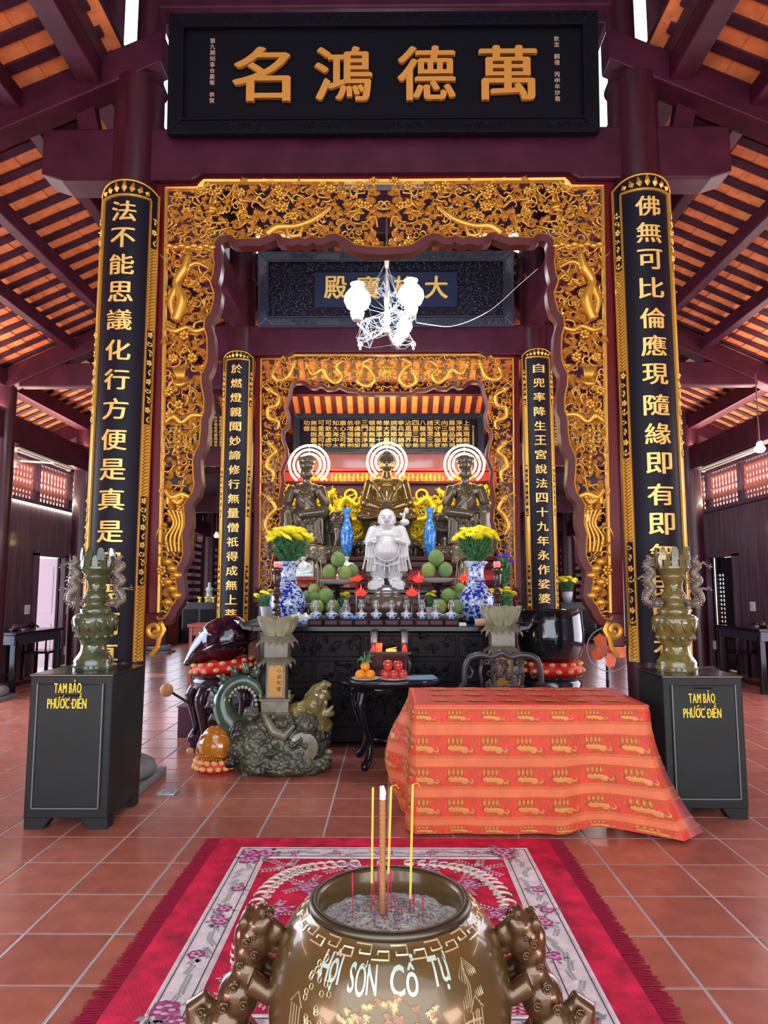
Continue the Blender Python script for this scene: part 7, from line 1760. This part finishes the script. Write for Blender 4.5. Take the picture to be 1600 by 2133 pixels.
    for row, (n, r0, r1, z0_, z1_) in enumerate(((8, 20, 37, 1356, 1322), (8, 22, 40, 1356, 1316))):
        for j in range(n):
            a = 2 * pi * (j + .5 * row) / n; w_ = 15
            vs = []
            for t_, ww in ((0, .45), (.35, .85), (.7, 1.0), (.9, .75), (1, .15)):
                rr_ = (r0 + (r1 - r0) * t_ ** .8) * k; z_ = zz(z0_ + (z1_ - z0_) * t_)
                for s in (-1, 1):
                    for o in (0, .007): vs.append((c[0] + (rr_ + o) * cos(a) - s * w_ * k * ww * sin(a), (rr_ + o) * sin(a) + s * w_ * k * ww * cos(a), z_))
            fs = []
            for i in range(4):
                o = 4 * i; fs += [(o, o + 2, o + 6, o + 4), (o + 1, o + 5, o + 7, o + 3), (o, o + 4, o + 5, o + 1), (o + 2, o + 3, o + 7, o + 6)]
            fs += [(0, 1, 3, 2), (16, 18, 19, 17)]; q.add(vs, fs)
    q.build('lotus_petals', mat('pale yellow green petals', (.27, .265, .165), .3, coat=.5, var=.3), e, smooth=True, sharp=60)
    q = B(); q.lathe([(18 * k, zz(1357)), (26 * k, zz(1345)), (33 * k, zz(1325)), (30 * k, zz(1325)), (20 * k, zz(1345)), (0, zz(1350))], 24, c=(c[0], 0, 0)); q.build('cup', gl2_m, e, smooth=True)
    return e
pedestal(592, 6.05, 'green brown glazed dragon turtle pedestal with lotus cup in front of the altar')
e = pedestal(1048, 6.45, 'second glazed lotus pedestal rising behind the carved chair back', False)
b = B(); b.ell((0, 0, .16), (.30, .3, .17), 14, 9); b.ell((.12, -.05, .25), (.2, .2, .2), 12, 8); b.frustum(.2, .5, .16, .16, .12, .12); sculpt(b, 'turtle_rock', gl_m, e, .014, 2, disp=.03, dscale=.06)

# round marble-topped table with fruit
Yr = 6.28; xr = X(813, Yr, 1412); zr = Z(1412, Yr); rr0 = 105 * px2m(Yr)
e = empty('round_table', (xr, Yr, 0), 'small round dark table on curved legs holding oranges and apples', 'table')
b = B(); b.lathe([(rr0 * .9, zr - .045), (rr0 * .97, zr - .035), (rr0, zr - .015), (rr0 * .98, zr), (rr0 * .85, zr - .003)], 56, open=False); b.build('rim_top', black_m, e, smooth=True, sharp=50)
b = B(); b.lathe([(rr0 * .82, zr - .01), (rr0 * .82, zr + .001), (0, zr + .001)], 48); b.build('inset_top', mat('dark polished inset', (.03, .03, .04), .12, coat=.6), e)
b = B(); b.lathe([(rr0 * .80, zr - .10), (rr0 * .84, zr - .09), (rr0 * .82, zr - .04)], 48, open=True); b.build('apron', black_m, e, smooth=True)
q = B()
for k in range(30):
    a = 2 * pi * k / 30; t = B(); curl(t, 0, 0, 0, .035, k, 1.1, .006, 1 if k % 2 else -1, 4, 8); leaf(t, 0, -.02, 0, .05, .02, -1.5, .01); q.add(t.v, t.f, TM((rr0 * .85 * cos(a), rr0 * .85 * sin(a), zr - .085), (0, 0, a + pi / 2)))
q.build('apron_carving', blackmatte_m, e, smooth=True)
for k in range(4):
    a = R(-127 + 90 * k); P = [(.84, zr - .08), (.90, zr - .2), (.80, zr - .36), (.62, .22), (.66, .09), (.78, .03), (.74, .015)]; b = B(); sbranch(b, [(rr0 * q_ * .95 * cos(a), rr0 * q_ * .95 * sin(a), z_) for q_, z_ in P], [.05, .045, .03, .024, .03, .036, .02], 8, 4); b.build('leg', black_m, e, smooth=True)
b = B(); b.lathe([(.0, .20), (.16, .20), (.17, .215), (.16, .23), (0, .23)], 30); b.build('lower_shelf', black_m, e, smooth=True)
tag_ = B(); tag_.box((0, 0, .003), (.34, .26, .006)); tag(tag_.build('blue_mat', mat('pale blue mat', (.22, .36, .55), .5), loc=(X(868, Yr, 1412), Yr + .03, zr + .001), rz=.1), 'pale blue mat on the right of the round table', 'mat')
def fruit(px, py, Y_, rpx, m, kind, label, group, leafy=False):
    k = px2m(Y_ - .05); r = rpx * k; e = empty(kind, (X(px, Y_, py), Y_, Z(py, Y_) - r), label, kind, group)
    b = B()
    if kind == 'orange': b.ell((0, 0, r), (r, r, r * .9), 20, 12); b.build('peel', m, e, smooth=True)
    else: b.lathe([(.2 * r, .05 * r), (.5 * r, 0), (.8 * r, .35 * r), (r, 1.0 * r), (.95 * r, 1.45 * r), (.6 * r, 1.85 * r), (.2 * r, 1.72 * r), (0, 1.6 * r)], 20); b.build('skin', m, e, smooth=True)
    b = B(); b.tube([(0, 0, 1.6 * r), (.1 * r, 0, 2.1 * r)], .0025, 5); b.build('stem', mat('twig brown', (.12, .08, .04), .7), e)
    if leafy:
        b = B()
        for j in range(9): leaf(b, .3 * r * cos(j), 2 * r + .006 * j, -.1 * r, .05 + .02 * (j % 3), .015, j * .8, .008)
        b.tube([(0, 0, 1.9 * r), (.03, 0, 1.9 * r + .05), (.05, 0, 1.9 * r + .12)], .003, 5); b.tube([(0, 0, 1.9 * r), (-.05, 0, 1.9 * r + .03), (-.07, 0, 1.9 * r)], .0025, 5); b.build('leafy_twig', leaf_m, e)
    return e
om = mat('orange peel', (.85, .30, .015), .4, bump=.2, bscale=200); am = mat('red apple skin', (.62, .06, .035), .22, coat=.4, var=.5, vscale=12)
Yp = 6.10
zpl = Z(1416, Yp)
for px, w_, la in ((762, 29, 'white plate holding the three oranges'), (820, 30, 'white plate holding the five apples')):
    k = px2m(Yp); e = empty('plate', (X(px, Yp, 1412), Yp + (.03), zr + .001), la, 'plate'); b = B(); b.lathe([(w_ * .5 * k, 0), (w_ * .8 * k, .006), (w_ * k, .02), (w_ * .97 * k, .022), (w_ * .6 * k, .009), (0, .008)], 32); b.build('dish', porc_m, e, smooth=True)
for px, py, Y_, l in ((751, 1405, Yp, 'left front orange on the white plate'), (771, 1405, Yp, 'right front orange on the white plate'), (761, 1389, Yp + .03, 'top orange with leafy twig')): fruit(px, py, Y_, 10.5 if py > 1400 else 9.5, om, 'orange', l, 'oranges on a plate', py < 1400)
for px, py, Y_, l in ((803, 1404, Yp, 'left front apple of the pile'), (820, 1405, Yp - .02, 'middle front apple of the pile'), (838, 1404, Yp, 'right front apple of the pile'), (808, 1385, Yp + .02, 'upper left apple of the pile'), (829, 1386, Yp + .02, 'upper right apple of the pile')): fruit(px, py, Y_, 10, am, 'apple', l, 'red apples on a plate')
# small offering stand with candle glasses
Yo = 6.5; xo = X(811, Yo, 1360); zo = Z(1358, Yo)
e = empty('offering_stand', (xo, Yo, zr + .001), 'small dark footed offering stand behind the fruit with two candle glasses', 'stand'); h = zo - zr
b = B(); b.box((0, 0, h - .008), (.40, .20, .016)); b.box((0, 0, h + .004), (.42, .22, .008)); b.build('tray', brown_m, e, bevel=.003)
b = B(); b.frustum(.0, h - .02, .16, .07, .17, .09); b.build('apron', mat('dark maroon lacquer', (.05, .006, .012), .3), e, bevel=.004)
for sx in (-1, 1): b = B(); b.tube([(sx * .16, -.06, h - .02), (sx * .19, -.08, h * .5), (sx * .17, -.07, 0)], [.02, .016, .018], 6); b.build('leg', brown_m, e, smooth=True)
for px, la in ((779, 'left'), (843, 'right')):
    k = px2m(Yo); e = empty('candle_glass', (X(px, Yo, 1337), Yo, zo + .006), 'tall %s candle glass with red wax and white label' % la, 'candle', 'tall candle glasses'); hh = 38 * k
    b = B(); b.lathe([(6.5 * k, 0), (7 * k, hh), (6.5 * k, hh), (6 * k, .004), (0, .004)], 20); b.build('glass', glass_m, e, smooth=True)
    b = B(); b.lathe([(5.8 * k, .005), (6 * k, hh * .42), (0, hh * .44)], 18); b.build('red_wax', redglow_m, e, smooth=True)
    b = B(); b.lathe([(6.2 * k, hh * .45), (6.4 * k, hh * .92)], 18, open=True); b.build('white_label', mat('white label', (.85, .82, .8), .5), e, smooth=True)
    b = B(); b.ell((0, 0, hh * .5), (.004, .004, .012), 6, 5); b.build('flame', flame_m, e, smooth=True)
k = px2m(Yo - .07); e = empty('tea_light', (X(790, Yo - .07, 1350), Yo - .07, zo + .006), 'short red glass tea light beside the left tall candle', 'candle'); b = B(); b.lathe([(5 * k, 0), (6.5 * k, 17 * k), (5.8 * k, 17 * k), (4.5 * k, .004), (0, .004)], 16); b.build('red_glass', mat('red glass', (.9, .05, .02), .1, emit=(1, .1, .03), es=1.2), e, smooth=True); b = B(); b.ell((0, 0, 8 * k), (3 * k, 3 * k, 4 * k), 8, 5); b.build('flame', flame_m, e, smooth=True)
e = empty('sweets_packet', (X(815, Yo - .05, 1352), Yo - .06, zo + .006), 'little yellow packet between the candle glasses', 'packet'); b = B(); b.box((0, 0, .012), (.10, .06, .024)); b.build('packet', mat('yellow packet', (.75, .5, .08), .5), e, bevel=.006); b = B(); b.tube([(-.03, 0, .025), (.05, 0, .04)], .006, 5); b.build('sprig', mat('dry sprig', (.35, .3, .08), .7), e)
point('candle_glow', (xo, Yo - .12, zo + .1), 1.2, (1, .45, .2), .05)

# carved armchair seen behind the red table
Ych = 5.95; xch = X(1045, Ych, 1400); k = px2m(Ych); e = empty('carved_armchair', (xch, Ych, 0), 'dark openwork carved armchair between the red table and the bowl bell', 'chair')
ch_m = mat('weathered dark rosewood', (.050, .038, .045), .32, coat=.2, bump=.3, bscale=40); F = lambda px, py, dy=0: ((px - 1045) * k, dy, Z(py, Ych))
b = B(); sbranch(b, [F(972, 1428), F(974, 1395), F(982, 1372), F(1004, 1364), F(1028, 1368), F(1045, 1360), F(1064, 1368), F(1088, 1364), F(1112, 1372), F(1120, 1395), F(1122, 1428)], [.022, .024, .028, .026, .022, .036, .022, .026, .028, .024, .022], 8, 5); b.build('crest_rail', ch_m, e, smooth=True)
b = B(); rr = random.Random(8)
for j in range(26): px, py = 1045 + rr.uniform(-36, 36), rr.uniform(1376, 1440); curl(b, F(px, py)[0], F(px, py)[2], 0, .03, j, 1.2, .008, rr.choice((-1, 1)), 5, 9); blossom(b, F(px, py)[0] + .02, F(px, py)[2], -.012, .02, 5) if j % 3 == 0 else leaf(b, F(px, py)[0], F(px, py)[2], -.01, .05, .025, j, .01)
for s in (-1, 1): b.tube([F(1045 + 38 * s, 1372), F(1045 + 42 * s, 1400), F(1045 + 36 * s, 1445)], .014, 6)
b.build('back_splat', ch_m, e, smooth=True)
for s in (-1, 1):
    b = B(); b.tube([F(1045 + 62 * s, 1388), F(1045 + 56 * s, 1400), F(1045 + 60 * s, 1412), F(1045 + 68 * s, 1408)], .010, 6); b.build('side_bracket', ch_m, e, smooth=True)
    b = B(); b.tube([F(1045 + 76 * s, 1425), F(1045 + 86 * s, 1428, -.2), F(1045 + 92 * s, 1432, -.42)], [.022, .022, .03], 8); b.box((F(1045 + 92 * s, 1436)[0], -.42, F(0, 1434)[2] - .12), (.035, .035, .24)); b.build('armrest', ch_m, e, smooth=True, sharp=50)
    for dy in (-.44, .0): b = B(); b.box((s * .31, dy, .21), (.045, .045, .42)); b.build('leg', ch_m, e, bevel=.005)
b = B(); b.box((0, -.22, .43), (.68, .50, .035)); b.build('seat', ch_m, e, bevel=.008)

# floor fan
Yf2 = 8.3; xf2 = X(1268, Yf2, 1352); k = px2m(Yf2); e = empty('floor_fan', (xf2, Yf2, 0), 'orange bladed floor fan half hidden behind the right front column', 'fan'); zc_ = Z(1352, Yf2)
b = B()
for j in range(5):
    a = 2 * pi * j / 5 + .3; t = B(); t.add([(0, 0, 0), (.05, -.02, .05), (.10, -.03, .12), (.09, -.01, .19), (0, .02, .21), (-.05, .03, .14), (-.03, .01, .05), (.02, .012, .1)], [(0, 1, 7), (1, 2, 7), (2, 3, 7), (3, 4, 7), (4, 5, 7), (5, 6, 7), (6, 0, 7), (0, 6, 5, 4, 3, 2, 1)]); b.add(t.v, t.f, TM((0, 0, zc_), (0, a, 0)))
b.build('blades', mat('orange plastic', (.85, .16, .03), .35), e)
b = B(); b.tube([(.255 * cos(a / 24 * 2 * pi), 0, zc_ + .255 * sin(a / 24 * 2 * pi)) for a in range(24)], .006, 5, closed=True)
for j in range(36): a = 2 * pi * j / 36; b.tube([(.04 * cos(a), -.08, zc_ + .04 * sin(a)), (.16 * cos(a), -.075, zc_ + .16 * sin(a)), (.255 * cos(a), 0, zc_ + .255 * sin(a))], .0014, 3)
b.build('wire_guard', mat('grey wire', (.2, .2, .25), .4, .5), e)
b = B(); b.lathe([(0, -.02), (.04, -.02), (.045, 0), (.04, .02), (0, .02)], 16, m=TM((0, -.02, zc_), (R(90), 0, 0))); b.build('hub', red2_m, e, smooth=True)
b = B(); b.tube([(0, .06, zc_), (0, .1, .02)], .02, 8); b.lathe([(.16, 0), (.17, .02), (.05, .05)], 20); b.build('stand', black_m, e, smooth=True); b = B(); b.ell((0, .08, zc_), (.07, .09, .07), 12, 8); b.build('motor', black_m, e, smooth=True)

# red wooden stool-table by the left inner column
Yt = 8.75; e = empty('red_stool_table', (X(432, Yt, 1310), Yt, 0), 'plain red brown wooden table behind the big wooden fish', 'table'); rw_m = mat('red brown wood', (.30, .045, .03), .4, var=.2)
zt_ = Z(1300, Yt); b = B(); b.box((0, .2, zt_ - .02), (.48, .48, .04)); b.build('top', rw_m, e, bevel=.005); b = B(); b.box((0, .2, zt_ - .09), (.42, .42, .10)); b.build('apron', rw_m, e)
for sx in (-1, 1):
    for dy in (0, .4): b = B(); b.box((sx * .2, dy, (zt_ - .04) / 2), (.04, .04, zt_ - .04)); b.build('leg', rw_m, e, bevel=.003)
for j in range(3): b = B(); b.box((-.12 + .12 * j, .0, zt_ - .25), (.02, .02, .24)); b.build('slat', rw_m, e)

# side tables, chairs beside the walls
def side_table(x, y, w_, d, h, label, fac):
    e = empty('side_table', (x, y, 0), label, 'table', 'black side tables by the walls')
    b = B(); b.box((0, 0, h - .02), (w_, d, .04)); b.build('top', black_m, e, bevel=.006); b = B(); b.box((0, 0, h - .11), (w_ - .06, d - .06, .14)); b.build('apron', carvedblack_m, e, bevel=.006)
    q = B(); rr = random.Random(2)
    for j in range(int(d / .09)): curl(q, 0, 0, 0, .04, j, 1.1, .008, 1, 4, 8); q.v[-len(q.v) // (j + 1):] if False else None
    for sx in (-1, 1):
        for sy in (-1, 1): b = B(); b.box((sx * (w_ / 2 - .06), sy * (d / 2 - .08), (h - .1) / 2), (.08, .08, h - .1)); b.build('leg', black_m, e, bevel=.006)
        b = B(); b.box((sx * (w_ / 2 - .06), 0, .12), (.05, d - .2, .05)); b.build('stretcher', black_m, e)
    return e
def side_chair(x, y, label, rz):
    e = empty('side_chair', (x, y, 0), label, 'chair', 'dark carved chairs by the walls', rz)
    b = B(); b.box((0, 0, .45), (.5, .46, .04)); b.build('seat', black_m, e, bevel=.006)
    for sx in (-1, 1):
        for sy in (-1, 1): b = B(); b.box((sx * .22, sy * .2, .22), (.045, .045, .44)); b.build('leg', black_m, e)
        b = B(); b.tube([(sx * .23, .2, .46), (sx * .23, .2, .70), (sx * .23, -.18, .70), (sx * .23, -.18, .46)], .018, 6); b.build('armrest', black_m, e)
    b = B(); b.tube([(-.23, .2, .46), (-.23, .2, .86), (0, .2, .93), (.23, .2, .86), (.23, .2, .46)], .02, 6); b.box((0, .2, .68), (.16, .02, .42)); curl(b, 0, .72, .18, .06, 0, 1.2, .01); b.build('back', black_m, e)
    return e
xs_ = X(40, 9.8, 1320)
side_table(-5.88, 10.95, .9, 1.5, Z(1318, 10.3), 'long black carved table against the left wall near the photo edge', 1)
side_chair(X(90, 12.15, 1350), 12.1, 'dark carved armchair between the left wall table and the sunlit door', R(90))
side_table(5.80, 10.95, .9, 1.4, Z(1310, 10.3), 'long black carved table against the right wall near the photo edge', -1)
side_chair(X(1545, 12.1, 1350), 12.05, 'dark carved armchair before the right wall table', R(-90))
for px, Y_, la in ((30, 10.7, 'left'), (1590, 10.7, 'right')):
    e = empty('tea_set', (X(px, Y_, 1305), Y_, Z(1318 if px < 100 else 1310, 10.3)), 'small dark tea set on the %s wall table' % la, 'tea set'); b = B(); b.ell((0, 0, .05), (.07, .07, .055), 12, 8); b.tube([(.06, 0, .05), (.12, 0, .09)], .012, 6); b.tube([(-.06, 0, .03), (-.1, 0, .06), (-.06, 0, .08)], .008, 6); b.build('teapot', brown_m, e, smooth=True)
    for j in range(3): b = B(); b.lathe([(.02, 0), (.035, .04), (.03, .04), (0, .01)], 12, c=(.18 * (j - 1) + .02, -.12, 0)); b.build('cup', mat('dull violet glaze', (.2, .15, .25), .3), e, smooth=True)

# sutra shelves along the side walls at the back, with offering cabinets before them
for s, side in ((-1, 'left'), (1, 'right')):
    xw = CX + s * (CXW - .16); y0, y1 = 20.2, 24.6
    e = empty('sutra_shelf', (xw, y0, 0), 'tall wooden shelf of white wrapped sutras on the %s wall far behind' % side, 'shelf')
    b = B(); b.box((s * .14, (y1 - y0) / 2, 1.5), (.03, y1 - y0, 3.0))
    b.build('back_panel', plank_m, e)
    for yy in (0, (y1 - y0) / 3, 2 * (y1 - y0) / 3, y1 - y0): b = B(); b.box((0, yy, 1.5), (.3, .05, 3.0)); b.build('upright', rw_m, e)
    bk0 = None; n = 0
    for r_ in range(10):
        z_ = .75 + .23 * r_; b = B(); b.box((0, (y1 - y0) / 2, z_), (.3, y1 - y0, .025)); b.build('shelf_board', rw_m, e)
        for c in range(8):
            yy = y0 + .3 + c * .53; n += 1
            la = 'white wrapped sutra bundles, row %s shelf %s from the floor' % (('upper', 'lower')[r_ < 5], side)
            if bk0 is None: q = B(); q.box((0, 0, .05), (.2, .40, .10)); bk0 = q.build('sutra_bundle', mat('white wrapped book', (.72, .72, .78), .6), bevel=.006); o = bk0
            else: o = bk0 if False else inst(bk0)
            o.location = (xw - s * .06, yy, z_ + .0125); o.rotation_euler = (0, 0, rnd.uniform(-.04, .04))
            tag(o, 'white sutra bundle, %s along the %s row up, far %s shelf' % (('first', 'second', 'third', 'fourth', 'fifth', 'sixth', 'seventh', 'eighth')[c], ('first', 'second', 'third', 'fourth', 'fifth', 'sixth', 'seventh', 'eighth', 'ninth', 'tenth')[r_], side), 'book', 'white sutra bundles on the %s shelf' % side)
    e = empty('offering_cabinet', (xw - s * .8, 20.3, 0), 'black offering cabinet before the %s sutra shelf' % side, 'cabinet'); b = B(); b.box((0, 0, .55), (1.0, .8, 1.1)); b.build('body', black_m, e, bevel=.01); b = B(); b.box((0, 0, 1.12), (1.15, .95, .05)); b.build('top', black_m, e); 
    for j in range(2): b = B(); b.box((-.24 + .48 * j, -.41, .6), (.42, .02, .7)); b.build('door', blackmatte_m, e, bevel=.006)
    if s > 0:
        o = empty('flower_pot', (xw - s * .95, 20.5, 1.145), 'white pot under far right yellow flowers', 'pot'); b = B(); b.lathe([(.1, 0), (.14, .14), (.17, .3), (.15, .3), (0, .25)], 16); b.build('pot', porc_m, o, smooth=True)
        bouquet(xw - s * .95, 20.5, 1.42, .62, .42, 12, 'yellow flowers on the far right offering cabinet', yellow_m, .13)
    else:
        o = empty('white_statuette', (xw + .95, 20.4, 1.145), 'small white robed statuette on the far left offering cabinet', 'figurine'); b = B(); cap(b, (0, 0, .05), (0, 0, .42), .12, .07); b.ell((0, 0, .52), .06, 10, 8); cap(b, (-.08, 0, .38), (-.02, -.1, .3), .04, .03); cap(b, (.08, 0, .38), (.02, -.1, .3), .04, .03); sculpt(b, 'figure', porc_m, o, .012, 2)
        for j in range(3): o = empty('gilt_offering', (xw + .7 + .2 * j, 20.3, 1.145), 'little gilt offering cup %s the white statuette' % ('left of', 'below', 'right of')[j], 'cup'); b = B(); b.lathe([(.06, 0), (.03, .03), (.03, .08), (.08, .15), (.07, .15), (0, .08)], 14); b.build('cup', goldbright_m, o, smooth=True)

# wall switches, tube lights, ceiling fan, lamps
def switch(px, py, s, label, w_=.10, h=.16):
    x = CX + s * (CXW - .015); Yq = abs(x) * FPX / abs(px - 812)
    e = empty('wall_switch', (x, Yq, Z(py, Yq)), label, 'switch', 'white wall switches'); b = B(); b.box((0, 0, 0), (.02, w_ * 1.6, h)); b.build('plate', white_m, e, bevel=.003); b = B(); b.box((-s * .012, .03, 0), (.008, .03, h * .6)); b.build('rocker', cream_m, e)
switch(61, 1270, -1, 'white switch plate on the left wall beside the sunlit door'); switch(145, 1270, -1, 'second white switch on the left wall past the sunlit door'); switch(143, 1355, -1, 'low white socket on the left wall past the sunlit door', .07)
switch(1558, 1263, 1, 'white switch plate on the right wall beside the dark door'); switch(1476, 1343, 1, 'low white socket on the right wall past the dark door', .07)
for s, side, ya, yb2 in ((-1, 'left', 10.05, 11.8), (1, 'right', 10.1, 12.0)):
    e = empty('tube_light', (CX + s * 5.48, ya, 3.58), 'unlit fluorescent tube fitting under the %s side beam' % side, 'light', 'fluorescent fittings'); L = yb2 - ya
    b = B(); b.box((0, L / 2, .0), (.14, L, .035)); b.build('housing', cream_m, e, bevel=.01); b = B(); b.tube([(0, .05, -.03), (0, L - .05, -.03)], .016, 8); b.build('tube', white_m, e, smooth=True)
    for yy in (.03, L - .03): b = B(); b.box((0, yy, -.03), (.06, .04, .04)); b.build('end_cap', cream_m, e)
x, Y_ = X(28, 10.6, 960), 10.6
e = empty('ceiling_fan', (x, Y_, Z(962, Y_)), 'old ceiling fan with pale motor before the left high windows', 'fan'); b = B(); b.tube([(0, 0, .05), (0, 0, .35)], .05, 10); b.ell((0, 0, 0), (.10, .10, .08), 12, 8); b.build('motor', cream_m, e, smooth=True); b = B(); b.tube([(0, 0, .3), (0, 0, .75)], .012, 6); b.build('rod', cream_m, e)
for j in range(3): a = j * 2.09 + .4; b = B(); b.box((.32, 0, .03), (.50, .11, .012), None); b.v = [(v[0] * cos(a) - v[1] * sin(a), v[0] * sin(a) + v[1] * cos(a), v[2]) for v in b.v]; b.build('blade', cream_m, e)
for px, py, Y_, r_, col, en, la in ((1583, 935, 9.5, .07, (.9, .95, 1), 12, 'bright white star shaped lamp near the right high windows'), (1223, 1080, 14, .07, (1, .95, .85), 8, 'small round lamp seen through the lower right of the arch'), (1154, 1090, 16, .06, (1, .95, .85), 6, 'small round lamp right of the right inner couplet board'), (451, 1116, 16, .06, (1, .7, .3), 6, 'small amber lamp left of the left inner couplet board')):
    p = at(px, py, Y_); e = empty('hanging_lamp', tuple(p), la, 'lamp'); b = B(); b.ell((0, 0, 0), (r_, r_, r_ * .8), 14, 9); b.lathe([(r_ * .6, r_ * .5), (r_ * .5, r_ * 1.2), (r_ * .3, r_ * 1.3)], 12); b.build('globe', mat('lamp globe %.1f' % col[1], col, .4, emit=col, es=14), e, smooth=True)
    b = B(); b.lathe([(r_ * .4, r_ * 1.2), (r_ * .5, r_ * 1.6), (.01, r_ * 1.8), (.008, max(4.5 - p.z, r_ * 1.8 + .5))], 12); b.build('holder', tassel_m, e, smooth=True); point('lamp_light', (p.x, p.y, p.z - .15), en, col, .08)
# brass floor outlet
g = gr(350, 1652); e = empty('floor_outlet', (g[0], g[1], 0.0), 'small metal floor socket plate beside the left column base', 'socket'); b = B(); b.box((0, 0, .006), (.13, .13, .012)); b.build('plate', mat('brushed metal plate', (.55, .58, .62), .35, .6), e, bevel=.003); b = B(); b.box((0, 0, .0135), (.07, .07, .004)); b.build('cover', mat('plate cover', (.4, .42, .46), .4, .5), e)
# round framed panel on the left wall at the photo edge
b = B(); 
xq = CX - CXW + .02; b.lathe([(.0, 0), (.62, 0), (.66, .02), (.66, .05), (.60, .05), (.58, .02), (0, .02)], 40, m=TM((xq, 10.35, 1.62), (0, R(90), 0))); tag(b.build('round_wall_panel', plank_m, smooth=True), 'large round framed wooden panel on the left wall at the photo edge', 'wall panel')
